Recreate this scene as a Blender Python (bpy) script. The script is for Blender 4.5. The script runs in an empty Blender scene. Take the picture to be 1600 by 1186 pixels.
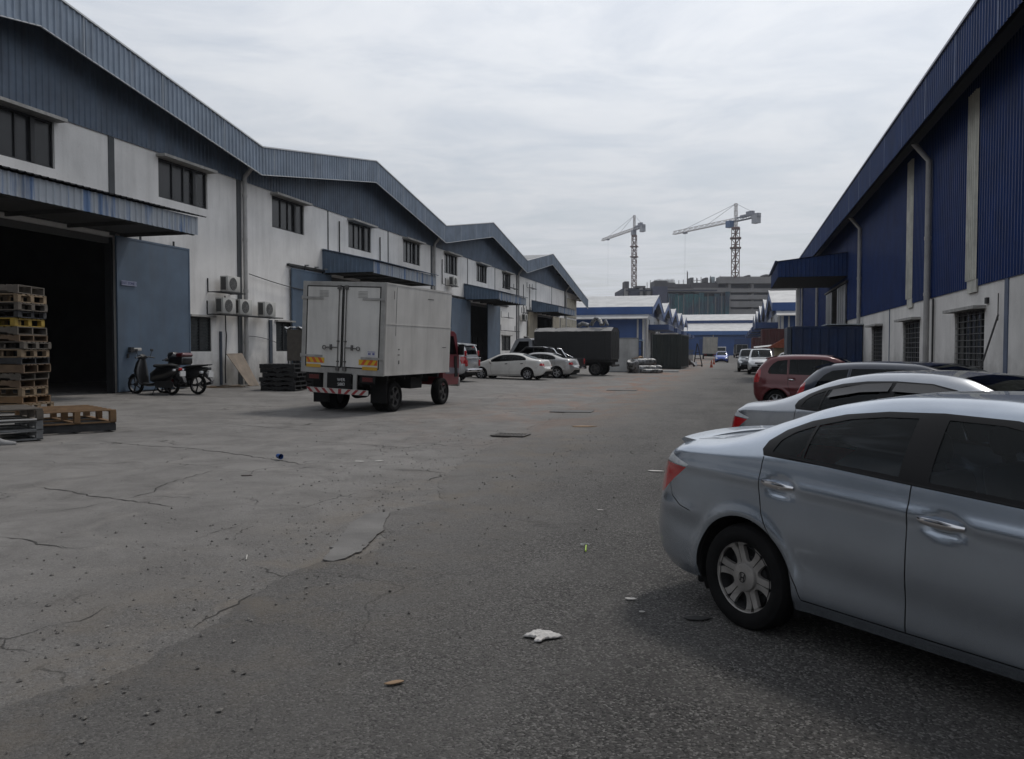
import bpy, math, random
import numpy as np
from mathutils import Vector, Matrix
from mathutils.geometry import delaunay_2d_cdt
random.seed(7); rng = np.random.default_rng(7)
R = math.radians; PI = math.pi
S = bpy.context.scene; C = S.collection

# ------------------------------------------------------------ camera, sky, sun, exposure
cam_d = bpy.data.cameras.new('camera'); cam = bpy.data.objects.new('camera', cam_d); C.objects.link(cam)
S.camera = cam
cam_d.sensor_width = 36; cam_d.sensor_fit = 'HORIZONTAL'; cam_d.lens = 36*1290/1600
cam_d.clip_start = 0.05; cam_d.clip_end = 3000
cam.location = (0, 0, 1.65)
cam.rotation_euler = (R(90-2.042), 0, R(15.17))

SUN_EL, SUN_AZ = 58, 26          # azimuth measured from +Y towards +X
W = bpy.data.worlds.new('World'); S.world = W; W.use_nodes = True
nt = W.node_tree; nt.nodes.clear()
def wn(t, **k):
    n = nt.nodes.new(t)
    for a, b in k.items(): setattr(n, a, b)
    return n
out = wn('ShaderNodeOutputWorld'); bg = wn('ShaderNodeBackground'); bg.inputs[1].default_value = 0.1
sky = wn('ShaderNodeTexSky', sky_type='NISHITA', sun_disc=False)
sky.sun_elevation = R(SUN_EL); sky.sun_rotation = R(SUN_AZ); sky.dust_density = 3; sky.air_density = 1.2
tc = wn('ShaderNodeTexCoord')
sep = wn('ShaderNodeSeparateXYZ'); nt.links.new(tc.outputs['Generated'], sep.inputs[0])
# flat cloud deck: project the view direction onto a plane
mz = wn('ShaderNodeMath', operation='MAXIMUM'); mz.inputs[1].default_value = 0.06; nt.links.new(sep.outputs[2], mz.inputs[0])
dx = wn('ShaderNodeMath', operation='DIVIDE'); nt.links.new(sep.outputs[0], dx.inputs[0]); nt.links.new(mz.outputs[0], dx.inputs[1])
dy = wn('ShaderNodeMath', operation='DIVIDE'); nt.links.new(sep.outputs[1], dy.inputs[0]); nt.links.new(mz.outputs[0], dy.inputs[1])
cmb = wn('ShaderNodeCombineXYZ'); nt.links.new(dx.outputs[0], cmb.inputs[0]); nt.links.new(dy.outputs[0], cmb.inputs[1])
n1 = wn('ShaderNodeTexNoise'); n1.inputs['Scale'].default_value = 1.15; n1.inputs['Detail'].default_value = 8; n1.inputs['Roughness'].default_value = .6; n1.inputs['Distortion'].default_value = .5
nt.links.new(cmb.outputs[0], n1.inputs['Vector'])
n2 = wn('ShaderNodeTexNoise'); n2.inputs['Scale'].default_value = 3.4; n2.inputs['Detail'].default_value = 7; n2.inputs['Roughness'].default_value = .62
nt.links.new(cmb.outputs[0], n2.inputs['Vector'])
r1 = wn('ShaderNodeMapRange'); r1.inputs[1].default_value = .36; r1.inputs[2].default_value = .56; r1.inputs[3].default_value = .76; r1.inputs[4].default_value = .985
nt.links.new(n1.outputs[0], r1.inputs[0])
# cloud colour: bright veil with greyer patches, a little dimmer low down
ra = wn('ShaderNodeValToRGB'); ra.color_ramp.elements[0].position = .3; ra.color_ramp.elements[0].color = (7.6, 7.95, 8.5, 1)
ra.color_ramp.elements[1].position = .68; ra.color_ramp.elements[1].color = (8.6, 8.8, 9.15, 1)
mixn = wn('ShaderNodeMath', operation='ADD'); nt.links.new(n1.outputs[0], mixn.inputs[0])
s2 = wn('ShaderNodeMath', operation='MULTIPLY_ADD'); s2.inputs[1].default_value = .5; s2.inputs[2].default_value = -.25; nt.links.new(n2.outputs[0], s2.inputs[0])
nt.links.new(s2.outputs[0], mixn.inputs[1]); nt.links.new(mixn.outputs[0], ra.inputs[0])
hz = wn('ShaderNodeValToRGB'); cr = hz.color_ramp
cr.elements[0].position = 0.0; cr.elements[0].color = (.68, .69, .71, 1)
cr.elements[1].position = .95; cr.elements[1].color = (.62, .63, .65, 1)
e = cr.elements.new(.5); e.color = (.97, .98, 1, 1)
e = cr.elements.new(.68); e.color = (.74, .75, .77, 1)
e = cr.elements.new(.16); e.color = (.76, .77, .78, 1)
e = cr.elements.new(.30); e.color = (.90, .91, .92, 1)
nt.links.new(sep.outputs[2], hz.inputs[0])
# the veil is brighter round the hidden sun (towards the right of the view)
sd = Vector((math.sin(R(SUN_AZ))*math.cos(R(SUN_EL)), math.cos(R(SUN_AZ))*math.cos(R(SUN_EL)), math.sin(R(SUN_EL))))
dot = wn('ShaderNodeVectorMath', operation='DOT_PRODUCT'); dot.inputs[1].default_value = sd; nt.links.new(tc.outputs['Generated'], dot.inputs[0])
gl = wn('ShaderNodeMapRange'); gl.inputs[1].default_value = .35; gl.inputs[2].default_value = 1.0; gl.inputs[3].default_value = .95; gl.inputs[4].default_value = 1.35
nt.links.new(dot.outputs['Value'], gl.inputs[0])
m1 = wn('ShaderNodeVectorMath', operation='MULTIPLY'); nt.links.new(ra.outputs[0], m1.inputs[0]); nt.links.new(hz.outputs[0], m1.inputs[1])
m2 = wn('ShaderNodeVectorMath', operation='SCALE'); nt.links.new(m1.outputs[0], m2.inputs[0]); nt.links.new(gl.outputs[0], m2.inputs['Scale'])
mx = wn('ShaderNodeMixRGB'); nt.links.new(r1.outputs[0], mx.inputs[0]); nt.links.new(sky.outputs[0], mx.inputs[1]); nt.links.new(m2.outputs[0], mx.inputs[2])
nt.links.new(mx.outputs[0], bg.inputs[0]); nt.links.new(bg.outputs[0], out.inputs[0])

sun_d = bpy.data.lights.new('sun', 'SUN'); sun_d.energy = 1.5; sun_d.angle = R(9); sun_d.color = (1, .95, .88)
sun = bpy.data.objects.new('sun', sun_d); C.objects.link(sun)
sun.rotation_euler = (-sd).to_track_quat('-Z', 'Y').to_euler()
S.view_settings.view_transform = 'Standard'; S.view_settings.look = 'None'; S.view_settings.gamma = 1
S.view_settings.exposure = -0.08
S.render.engine = 'CYCLES'
S.cycles.max_bounces = 6; S.cycles.diffuse_bounces = 2; S.cycles.glossy_bounces = 3; S.cycles.transparent_max_bounces = 12
S.cycles.volume_bounces = 0; S.cycles.caustics_reflective = False; S.cycles.caustics_refractive = False
S.cycles.use_denoising = True

# ------------------------------------------------------------ materials
MATS = {}
def mat(name, col, rough=.6, metal=0., var=.12, vs=1.5, bump=0., bs=60., coat=0., spec=.5, streak=0., col2=None, vdet=6, lo=.35, hi=.65, cr=.06, st=None, grime=0):
    """principled material with procedural colour variation, dirt streaks and bump"""
    if name in MATS: return MATS[name]
    m = bpy.data.materials.new(name); m.use_nodes = True; t = m.node_tree; N = t.nodes; Lk = t.links
    b = N['Principled BSDF']; b.inputs['Roughness'].default_value = rough; b.inputs['Metallic'].default_value = metal
    b.inputs['Coat Weight'].default_value = coat; b.inputs['Coat Roughness'].default_value = cr; b.inputs['Specular IOR Level'].default_value = spec
    g = N.new('ShaderNodeTexCoord'); c1 = (*col, 1); c2 = (*(col2 or [c*(1-var) for c in col]), 1)
    n = N.new('ShaderNodeTexNoise'); n.inputs['Scale'].default_value = vs; n.inputs['Detail'].default_value = vdet; n.inputs['Roughness'].default_value = .6
    if st:
        mp0 = N.new('ShaderNodeMapping'); mp0.inputs['Scale'].default_value = st; Lk.new(g.outputs['Object'], mp0.inputs[0]); Lk.new(mp0.outputs[0], n.inputs['Vector'])
    else: Lk.new(g.outputs['Object'], n.inputs['Vector'])
    mr = N.new('ShaderNodeMapRange'); mr.inputs[1].default_value = lo; mr.inputs[2].default_value = hi; Lk.new(n.outputs[0], mr.inputs[0])
    mixc = N.new('ShaderNodeMixRGB'); mixc.inputs[1].default_value = c1; mixc.inputs[2].default_value = c2; Lk.new(mr.outputs[0], mixc.inputs[0])
    last = mixc
    if streak:
        mp = N.new('ShaderNodeMapping'); mp.inputs['Scale'].default_value = (1.1, 1.1, .13); Lk.new(g.outputs['Object'], mp.inputs[0])
        n3 = N.new('ShaderNodeTexNoise'); n3.inputs['Scale'].default_value = 2.0; n3.inputs['Detail'].default_value = 10; n3.inputs['Roughness'].default_value = .65; Lk.new(mp.outputs[0], n3.inputs['Vector'])
        m3 = N.new('ShaderNodeMapRange'); m3.inputs[1].default_value = .47; m3.inputs[2].default_value = .78; m3.inputs[4].default_value = streak; Lk.new(n3.outputs[0], m3.inputs[0])
        k = N.new('ShaderNodeMixRGB'); k.inputs[2].default_value = (.07, .065, .055, 1); Lk.new(m3.outputs[0], k.inputs[0]); Lk.new(last.outputs[0], k.inputs[1]); last = k
    if grime:                                          # splash dirt and mould climbing from the ground
        sz = N.new('ShaderNodeSeparateXYZ'); Lk.new(g.outputs['Object'], sz.inputs[0])
        n5 = N.new('ShaderNodeTexNoise'); n5.inputs['Scale'].default_value = 1.6; n5.inputs['Detail'].default_value = 9; n5.inputs['Roughness'].default_value = .7; Lk.new(g.outputs['Object'], n5.inputs['Vector'])
        ad = N.new('ShaderNodeMath'); ad.operation = 'MULTIPLY_ADD'; ad.inputs[1].default_value = -2.2; Lk.new(n5.outputs[0], ad.inputs[0]); Lk.new(sz.outputs[2], ad.inputs[2])
        m5 = N.new('ShaderNodeMapRange'); m5.inputs[1].default_value = -1.1; m5.inputs[2].default_value = .5; m5.inputs[3].default_value = grime; m5.inputs[4].default_value = 0; Lk.new(ad.outputs[0], m5.inputs[0])
        n6 = N.new('ShaderNodeTexNoise'); n6.inputs['Scale'].default_value = 5; n6.inputs['Detail'].default_value = 10; n6.inputs['Roughness'].default_value = .75; Lk.new(g.outputs['Object'], n6.inputs['Vector'])
        m6 = N.new('ShaderNodeMapRange'); m6.inputs[1].default_value = .60; m6.inputs[2].default_value = .72; m6.inputs[4].default_value = grime*.45; Lk.new(n6.outputs[0], m6.inputs[0])
        mxm = N.new('ShaderNodeMath'); mxm.operation = 'MAXIMUM'; Lk.new(m5.outputs[0], mxm.inputs[0]); Lk.new(m6.outputs[0], mxm.inputs[1])
        k5 = N.new('ShaderNodeMixRGB'); k5.inputs[2].default_value = (.13, .12, .10, 1); Lk.new(mxm.outputs[0], k5.inputs[0]); Lk.new(last.outputs[0], k5.inputs[1]); last = k5
    Lk.new(last.outputs[0], b.inputs['Base Color'])
    if bump:
        n4 = N.new('ShaderNodeTexNoise'); n4.inputs['Scale'].default_value = bs; n4.inputs['Detail'].default_value = 5; Lk.new(g.outputs['Object'], n4.inputs['Vector'])
        bp = N.new('ShaderNodeBump'); bp.inputs['Strength'].default_value = bump; bp.inputs['Distance'].default_value = .02; Lk.new(n4.outputs[0], bp.inputs['Height']); Lk.new(bp.outputs[0], b.inputs['Normal'])
    MATS[name] = m; return m

def glass_mat(name, tint=.12, col=(.5, .55, .6), gloss=.42):
    if name in MATS: return MATS[name]
    m = bpy.data.materials.new(name); m.use_nodes = True; t = m.node_tree; N = t.nodes; Lk = t.links
    N.remove(N['Principled BSDF']); o = N['Material Output']
    tr = N.new('ShaderNodeBsdfTransparent'); tr.inputs[0].default_value = (tint*col[0]*2, tint*col[1]*2, tint*col[2]*2, 1)
    gl = N.new('ShaderNodeBsdfGlossy'); gl.inputs['Roughness'].default_value = .02; gl.inputs[0].default_value = (gloss*.95, gloss, gloss*1.02, 1)
    fr = N.new('ShaderNodeFresnel'); fr.inputs[0].default_value = 1.5
    mm = N.new('ShaderNodeMixShader'); Lk.new(fr.outputs[0], mm.inputs[0]); Lk.new(tr.outputs[0], mm.inputs[1]); Lk.new(gl.outputs[0], mm.inputs[2])
    Lk.new(mm.outputs[0], o.inputs[0]); MATS[name] = m; return m

def lamp_mat(name, col):
    return mat(name, col, rough=.15, coat=1, var=.25, vs=30)

# ------------------------------------------------------------ object helpers
def tag(o, label=None, cat=None, group=None, kind=None):
    if label: o['label'] = label
    if cat: o['category'] = cat
    if group: o['group'] = group
    if kind: o['kind'] = kind
    return o
def thing(name, label, cat, loc=(0, 0, 0), rz=0., group=None):
    o = bpy.data.objects.new(name, None); C.objects.link(o); o.empty_display_size = .2
    o.location = loc; o.rotation_euler = (0, 0, rz)
    return tag(o, label, cat, group)
def copy_tree(o, parent=None):
    c = o.copy(); C.objects.link(c); c.parent = parent
    for ch in [k for k in bpy.data.objects if k.parent == o]: copy_tree(ch, c)
    return c

class MB:
    """collects shapes, then becomes ONE mesh object"""
    def __init__(s): s.v = []; s.f = []; s.mi = []; s.m = 0; s.M = Matrix.Identity(4)
    def add(s, vs, fs):
        b = len(s.v); s.v += [tuple(s.M @ Vector(v)) for v in vs]
        s.f += [tuple(i+b for i in f) for f in fs]; s.mi += [s.m]*len(fs); return s
    def box(s, a, b):
        x0, y0, z0 = a; x1, y1, z1 = b
        return s.add([(x0,y0,z0),(x1,y0,z0),(x1,y1,z0),(x0,y1,z0),(x0,y0,z1),(x1,y0,z1),(x1,y1,z1),(x0,y1,z1)],
                     [(0,3,2,1),(4,5,6,7),(0,1,5,4),(1,2,6,5),(2,3,7,6),(3,0,4,7)])
    def cbox(s, c, d, rot=None):
        h = [k/2 for k in d]; M0 = s.M
        s.M = M0 @ Matrix.Translation(c) @ (rot.to_4x4() if rot else Matrix.Identity(4))
        s.box((-h[0],-h[1],-h[2]), (h[0],h[1],h[2])); s.M = M0; return s
    def rbox(s, a, b, r=.03, n=3):
        """box with rounded vertical+horizontal look: rounded in plan, bevelled top/bottom"""
        x0, y0, z0 = a; x1, y1, z1 = b; r = min(r, (x1-x0)/2.01, (y1-y0)/2.01, (z1-z0)/2.01); rings = []
        for (z, ins) in ((z0, r), (z0+r*.3, r*.3), (z0+r, 0), (z1-r, 0), (z1-r*.3, r*.3), (z1, r)):
            ring = []
            for cx, cy, a0 in ((x1-r, y1-r, 0), (x0+r, y1-r, 90), (x0+r, y0+r, 180), (x1-r, y0+r, 270)):
                for k in range(n+1):
                    a = R(a0+90*k/n); q = r-ins; q = max(q, 0.0)
                    ring.append((cx+q*math.cos(a), cy+q*math.sin(a), z))
            rings.append(ring)
        return s.loft(rings, closed=True, caps=True)
    def loft(s, rings, closed=True, caps=False):
        n = len(rings[0]); vs = [p for r in rings for p in r]; fs = []
        for i in range(len(rings)-1):
            for j in range(n if closed else n-1):
                a = i*n+j; b = i*n+(j+1) % n; fs.append((a, b, b+n, a+n))
        if caps: fs.append(tuple(range(n-1, -1, -1))); fs.append(tuple((len(rings)-1)*n+k for k in range(n)))
        return s.add(vs, fs)
    def tube(s, pts, r, n=8, caps=True):
        pts = [Vector(p) for p in pts]; rs = r if isinstance(r, (list, tuple)) else [r]*len(pts); rings = []; up = None
        for i, p in enumerate(pts):
            d = (pts[min(i+1, len(pts)-1)]-pts[max(i-1, 0)]).normalized()
            if up is None: up = Vector((0, 0, 1)) if abs(d.z) < .9 else Vector((1, 0, 0))
            a = d.cross(up).normalized(); b = a.cross(d).normalized(); up = b
            rings.append([tuple(p+a*rs[i]*math.cos(2*PI*k/n)+b*rs[i]*math.sin(2*PI*k/n)) for k in range(n)])
        return s.loft(rings, True, caps)
    def bar(s, p, q, w, h=None):
        """square bar between two points"""
        p = Vector(p); q = Vector(q); d = q-p; L = d.length
        if L < 1e-6: return s
        rot = d.to_track_quat('X', 'Z').to_matrix(); return s.cbox((p+q)/2, (L, w, h or w), rot)
    def prism(s, poly, y0, y1, axis='y'):
        """polygon extruded along an axis. axis y: poly=(x,z); x: poly=(y,z); z: poly=(x,y)"""
        f = {'y': lambda p, t: (p[0], t, p[1]), 'x': lambda p, t: (t, p[0], p[1]), 'z': lambda p, t: (p[0], p[1], t)}[axis]
        n = len(poly); vs = [f(p, y0) for p in poly]+[f(p, y1) for p in poly]
        fs = [tuple(range(n)), tuple(range(2*n-1, n-1, -1))]+[(i, i+n, (i+1) % n+n, (i+1) % n) for i in range(n)]
        return s.add(vs, fs)
    def lathe(s, prof, axis='z', n=24, c=(0, 0, 0), caps=False):
        rings = []
        for r, h in prof:
            ring = []
            for k in range(n):
                a = 2*PI*k/n; u, v = r*math.cos(a), r*math.sin(a)
                ring.append({'z': (c[0]+u, c[1]+v, c[2]+h), 'y': (c[0]+u, c[1]+h, c[2]+v), 'x': (c[0]+h, c[1]+u, c[2]+v)}[axis])
            rings.append(ring)
        return s.loft(rings, True, caps)
    def quad(s, *p): return s.add(p, [tuple(range(len(p)))])
    def build(s, name, mats, parent=None, smooth=None, bevel=0, loc=None, kind=None):
        me = bpy.data.meshes.new(name); me.from_pydata(s.v, [], s.f)
        if not isinstance(mats, (list, tuple)): mats = [mats]
        for m in mats: me.materials.append(m)
        if len(mats) > 1: me.polygons.foreach_set('material_index', s.mi)
        bm_fix(me)
        if smooth:
            me.polygons.foreach_set('use_smooth', [True]*len(me.polygons)); me.set_sharp_from_angle(angle=R(smooth))
        o = bpy.data.objects.new(name, me); C.objects.link(o)
        if parent: o.parent = parent
        if loc: o.location = loc
        if bevel:
            md = o.modifiers.new('bevel', 'BEVEL'); md.width = bevel; md.segments = 2; md.limit_method = 'ANGLE'; md.angle_limit = R(40)
        if kind: o['kind'] = kind
        return o
import bmesh
def bm_fix(me):
    bm = bmesh.new(); bm.from_mesh(me); bmesh.ops.recalc_face_normals(bm, faces=bm.faces); bm.to_mesh(me); bm.free()
def rotm(ax, ang): return Matrix.Rotation(R(ang), 3, ax)

def text_mesh(name, txt, size, m, parent, loc, rot, depth=.002):
    cu = bpy.data.curves.new(name, 'FONT'); cu.body = txt; cu.size = size; cu.extrude = depth; cu.align_x = 'CENTER'; cu.align_y = 'CENTER'
    o = bpy.data.objects.new(name, cu); C.objects.link(o)
    dg = bpy.context.evaluated_depsgraph_get(); me = bpy.data.meshes.new_from_object(o.evaluated_get(dg))
    bpy.data.objects.remove(o); o = bpy.data.objects.new(name, me); C.objects.link(o); me.materials.clear(); me.materials.append(m)
    o.parent = parent; o.location = loc; o.rotation_euler = rot; return o

def zg(x, y=0):
    """height of the ground: level road, concrete apron rising to the left buildings"""
    if x > -4.3: return 0.
    return .30*min((-4.3-x)/14.4, 1.)
CRACKS = [([(-6.14, 5.69), (-5.89, 5.68), (-5.62, 5.58), (-5.27, 5.57)], 0.03), ([(-7.85, 7.72), (-7.3, 7.62), (-6.73, 7.46), (-6.35, 7.41), (-5.61, 7.28)], 0.035), ([(-6.35, 7.41), (-6.35, 7.86), (-6.58, 8.37), (-6.63, 8.97), (-6.69, 9.52)], 0.02), ([(-6.35, 7.41), (-6.43, 6.86), (-6.58, 6.54)], 0.012), ([(-10.2, 11.47), (-9.16, 11.28), (-8.47, 11.32), (-7.62, 11.1), (-6.63, 10.75), (-5.8, 10.4)], 0.04), ([(-7.18, 12.87), (-6.46, 12.9), (-5.72, 12.85), (-5.23, 12.78), (-4.69, 12.84)], 0.03), ([(-4.67, 10.49), (-4.22, 10.54), (-3.72, 10.37)], 0.045), ([(-3.72, 10.37), (-3.75, 9.69)], 0.05), ([(-6.13, 7.74), (-5.72, 7.74), (-5.54, 7.77)], 0.025), ([(-5.88, 9.86), (-5.69, 10.19), (-5.45, 10.48)], 0.03), ([(-3.65, 4.03), (-3.94, 3.99)], 0.012), ([(-4.52, 6.03), (-4.51, 6.55), (-4.44, 6.96)], 0.012), ([(-10.63, 15.04), (-9.03, 14.66), (-7.46, 14.35)], 0.03), ([(-3.1, 5.73), (-3.14, 5.25), (-3.11, 4.51), (-3.08, 4.15)], 0.02), ([(-4.01, 3.95), (-3.83, 4.12), (-3.87, 4.44)], 0.012), ([(-7.8, 16.18), (-7.1, 17.74), (-5.9, 19.35)], 0.03), ([(-13.06, 15.47), (-11.05, 15.65), (-10.23, 16.62)], 0.03)]
PATCH = [(-3.37, 7.69), (-3.27, 7.38), (-3.11, 6.95), (-3.03, 6.58), (-2.94, 6.15), (-2.95, 5.93), (-2.99, 5.76), (-3.1, 5.79), (-3.2, 6.08), (-3.3, 6.45), (-3.49, 7.02), (-3.55, 7.53)]
# ------------------------------------------------------------ ground
def pavement(name, side):
    """one pavement: concrete grading into asphalt by position; the two sheets share the same mottling so dust hides their seam"""
    m = bpy.data.materials.new(name); m.use_nodes = True; t = m.node_tree; N = t.nodes; Lk = t.links
    b = N['Principled BSDF']; b.inputs['Roughness'].default_value = .85; b.inputs['Specular IOR Level'].default_value = .28
    g = N.new('ShaderNodeTexCoord'); P = g.outputs['Object']
    def noise(sc, det=6, ro=.6, dist=0, vec=None):
        n = N.new('ShaderNodeTexNoise'); n.inputs['Scale'].default_value = sc; n.inputs['Detail'].default_value = det; n.inputs['Roughness'].default_value = ro; n.inputs['Distortion'].default_value = dist
        Lk.new(vec or P, n.inputs['Vector']); return n.outputs[0]
    def mr(v, a, b_, c=0, d=1):
        n = N.new('ShaderNodeMapRange'); n.inputs[1].default_value = a; n.inputs[2].default_value = b_; n.inputs[3].default_value = c; n.inputs[4].default_value = d; Lk.new(v, n.inputs[0]); return n.outputs[0]
    def mix(f, a, b_):
        n = N.new('ShaderNodeMixRGB')
        for i, q in ((0, f), (1, a), (2, b_)):
            if isinstance(q, tuple): n.inputs[i].default_value = (*q, 1)
            elif isinstance(q, (int, float)): n.inputs[i].default_value = q
            else: Lk.new(q, n.inputs[i])
        return n.outputs[0]
    def mul(a, b_, op='MULTIPLY'):
        n = N.new('ShaderNodeMath'); n.operation = op
        for i, q in ((0, a), (1, b_)):
            if isinstance(q, (int, float)): n.inputs[i].default_value = q
            else: Lk.new(q, n.inputs[i])
        return n.outputs[0]
    def mapped(*sc):
        mp = N.new('ShaderNodeMapping'); mp.inputs['Scale'].default_value = sc; Lk.new(P, mp.inputs[0]); return mp.outputs[0]
    sp = N.new('ShaderNodeSeparateXYZ'); Lk.new(P, sp.inputs[0]); X, Y = sp.outputs[0], sp.outputs[1]
    # --- concrete
    c = mix(mr(noise(.33, 8), .34, .64), (.155, .149, .143), (.235, .226, .216))
    c = mix(mr(noise(1.5, 9, .72, .6), .44, .66, 0, .62), c, (.088, .083, .079))                # oil-darkened areas
    c = mix(mr(noise(.8, 7, .65, 1.6, mapped(1, .5, 1)), .55, .70, 0, .65), c, (.245, .232, .216))   # dusty patches
    dr = N.new('ShaderNodeTexVoronoi'); dr.inputs['Scale'].default_value = .85; dr.inputs['Randomness'].default_value = 1; Lk.new(P, dr.inputs['Vector'])
    wob = mul(noise(6, 4, .6), .10); drip = mul(mr(mul(dr.outputs['Distance'], wob, 'ADD'), .13, .19, 1, 0), mr(noise(.45, 3), .48, .56)); c = mix(mul(drip, .62), c, (.05, .047, .045))
    c = mix(mr(noise(170, 3, .8), .50, .66, 0, .5), c, (.070, .066, .063)); c = mix(mr(noise(95, 2, .7), .58, .70, 0, .5), c, (.36, .345, .32))
    # --- asphalt
    a = mix(mr(noise(.8, 8, .62, .5, mapped(1, .2, 1)), .34, .66), (.070, .067, .065), (.130, .125, .119))
    a = mix(mr(noise(2.2, 6, .65, .8), .58, .72, 0, .55), a, (.048, .047, .047)); a = mix(mr(noise(.5, 7, .7, 1.0), .52, .70, 0, .55), a, (.160, .154, .147))
    fx = mr(mul(X, mul(noise(.42, 4, .6, .6, mapped(1, .45, 1)), 3.6), 'ADD'), -2.0, 1.3)           # 0 concrete side .. 1 open road
    base = mix(fx, mix(.35, c, (.158, .150, .141)), a) if side == 'road' else mix(mr(mul(X, mul(noise(.42, 4, .6, .6, mapped(1, .45, 1)), 3.6), 'ADD'), -3.2, -.9, 0, .55), c, (.122, .115, .108))
    far = mul(mr(Y, 12., 50., 0, .6), mr(noise(.3, 6, .65, .4, mapped(1, .4, 1)), .36, .62)); base = mix(far, base, (.165, .157, .147))
    # exposed aggregate
    vo = N.new('ShaderNodeTexVoronoi'); vo.inputs['Scale'].default_value = 88; Lk.new(P, vo.inputs['Vector']); hs = N.new('ShaderNodeSeparateColor'); Lk.new(vo.outputs['Color'], hs.inputs[0])
    gz = mr(mul(X, mul(noise(.9, 6, .65), 3.), 'ADD'), -4.6, -1.4, .04, .42) if side != 'road' else mul(mr(noise(.6, 6, .7, .8), .36, .62, .45, 1.), mr(mul(X, mul(noise(.9, 6, .65), 3.), 'ADD'), -2.4, 1.6, .25, 1.))
    base = mix(mul(gz, mr(hs.outputs[0], .62, .95, 0, .85)), base, (.33, .32, .305)); base = mix(mul(gz, mr(hs.outputs[1], .58, .92, 0, .92)), base, (.018, .018, .018))
    base = mix(mul(gz, mr(noise(220, 2, .7), .54, .68, 0, .55)), base, (.03, .029, .028))
    # red-brown soil washed down the drain line
    band = mul(mul(mr(X, -8.5, -4.9), mr(X, -3.6, -2.2, 1, 0)), mr(Y, 12., 26.)); soil = mul(band, mr(noise(.75, 7, .7, .7, mapped(1, .45, 1)), .46, .60, 0, .8)); base = mix(soil, base, (.215, .125, .085))
    b2 = mul(mr(X, -4.6, -3.2), mr(X, -2.9, -1.5, 1, 0)); base = mix(mul(b2, mr(noise(1.4, 7, .7), .47, .62, 0, .55)), base, (.185, .160, .130))
    # hairline cracks in the slab
    wv = N.new('ShaderNodeVectorMath'); wv.operation = 'MULTIPLY_ADD'; nn = N.new('ShaderNodeTexNoise'); nn.inputs['Scale'].default_value = 1.3; nn.inputs['Detail'].default_value = 6; Lk.new(P, nn.inputs['Vector'])
    Lk.new(nn.outputs['Color'], wv.inputs[0]); wv.inputs[1].default_value = (1.2, 1.2, 0); Lk.new(P, wv.inputs[2])
    v2 = N.new('ShaderNodeTexVoronoi'); v2.feature = 'DISTANCE_TO_EDGE'; v2.inputs['Scale'].default_value = .42; Lk.new(wv.outputs[0], v2.inputs['Vector'])
    ck = mul(mr(v2.outputs['Distance'], .001, .0055, 1, 0), mr(noise(.5, 3), .47, .56, 0, .9 if side != 'road' else .35)); base = mix(ck, base, (.036, .034, .031))
    Lk.new(base, b.inputs['Base Color'])
    h = mul(mul(vo.outputs['Distance'], gz), -1.3); h = mul(h, mul(noise(130, 4, .8), 1.0), 'ADD'); h = mul(h, mul(noise(8, 6, .65), 1.5), 'ADD'); h = mul(h, mul(ck, 1.5), 'SUBTRACT')
    bp = N.new('ShaderNodeBump'); bp.inputs['Strength'].default_value = 1. if side == 'road' else .6; bp.inputs['Distance'].default_value = .013; Lk.new(h, bp.inputs['Height']); Lk.new(bp.outputs[0], b.inputs['Normal'])
    return m
CONC = pavement('apron_concrete', 'apron'); ASPH = pavement('worn_asphalt', 'road')

def ground():
    b = MB(); xs = [-600, -120, -40, -26, -18.7, -14, -9, -4.3, 0, 8, 40, 160, 600]; ys = [-60, -20, 0, 20, 60, 120, 300, 800]
    vs = [(x, y, zg(x)-(.0 if x < 5 else 0)) for y in ys for x in xs]; n = len(xs)
    b.add(vs, [(j*n+i, j*n+i+1, (j+1)*n+i+1, (j+1)*n+i) for j in range(len(ys)-1) for i in range(n-1)])
    b.build('ground', CONC, kind='structure')
ground()
EDGE = [(-3.6,-14),(-3.3,-4),(-3.24,0),(-3.24,2.98),(-2.99,3.52),(-3.07,4.45),(-3.14,5.25),(-3.1,5.73),(-2.93,5.9),(-2.86,6.3),(-3.25,7.3),(-3.35,7.7),(-3.15,8.6),(-3.69,10.09),(-3.95,12.6),(-4.15,15.29),(-4.25,18),(-4.3,21.77),(-4.45,28),(-4.5,35.5),(-4.2,48),(-4.0,60),(-4.3,75),(-4.6,100),(-60,112),(-60,130),(-9,131),(-9,240)]
def road():
    ed = []
    for (x0, y0), (x1, y1) in zip(EDGE[:-1], EDGE[1:]):
        L = math.hypot(x1-x0, y1-y0); n = max(1, int(L/(.05 if y0 < 14 else .3 if y0 < 60 else 2)))
        for k in range(n):
            t = k/n; am = .06 if y0 < 14 else .09 if y0 < 70 else 0
            x = x0+(x1-x0)*t; y = y0+(y1-y0)*t
            x += am*(math.sin(y*3.1+1)*.5+math.sin(y*7.7)*.35+math.sin(y*19.3)*.25+rng.normal()*.22)
            ed.append((x, y))
    b = MB(); vs = []; fs = []
    for x, y in ed:
        z = max(0, zg(x)); vs += [(x-.012, y, z-.02), (x, y, z+.004), (x+.07, y, z+.011), (4.9 if y < 95 else 5.2, y, .012)]
    for i in range(len(ed)-1):
        if ed[i+1][1]-ed[i][1] < 1e-4: continue
        for k in range(3): a = i*4+k; fs.append((a, a+1, a+5, a+4))
    b.add(vs, fs); b.build('road', ASPH, kind='structure')
road()
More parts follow.
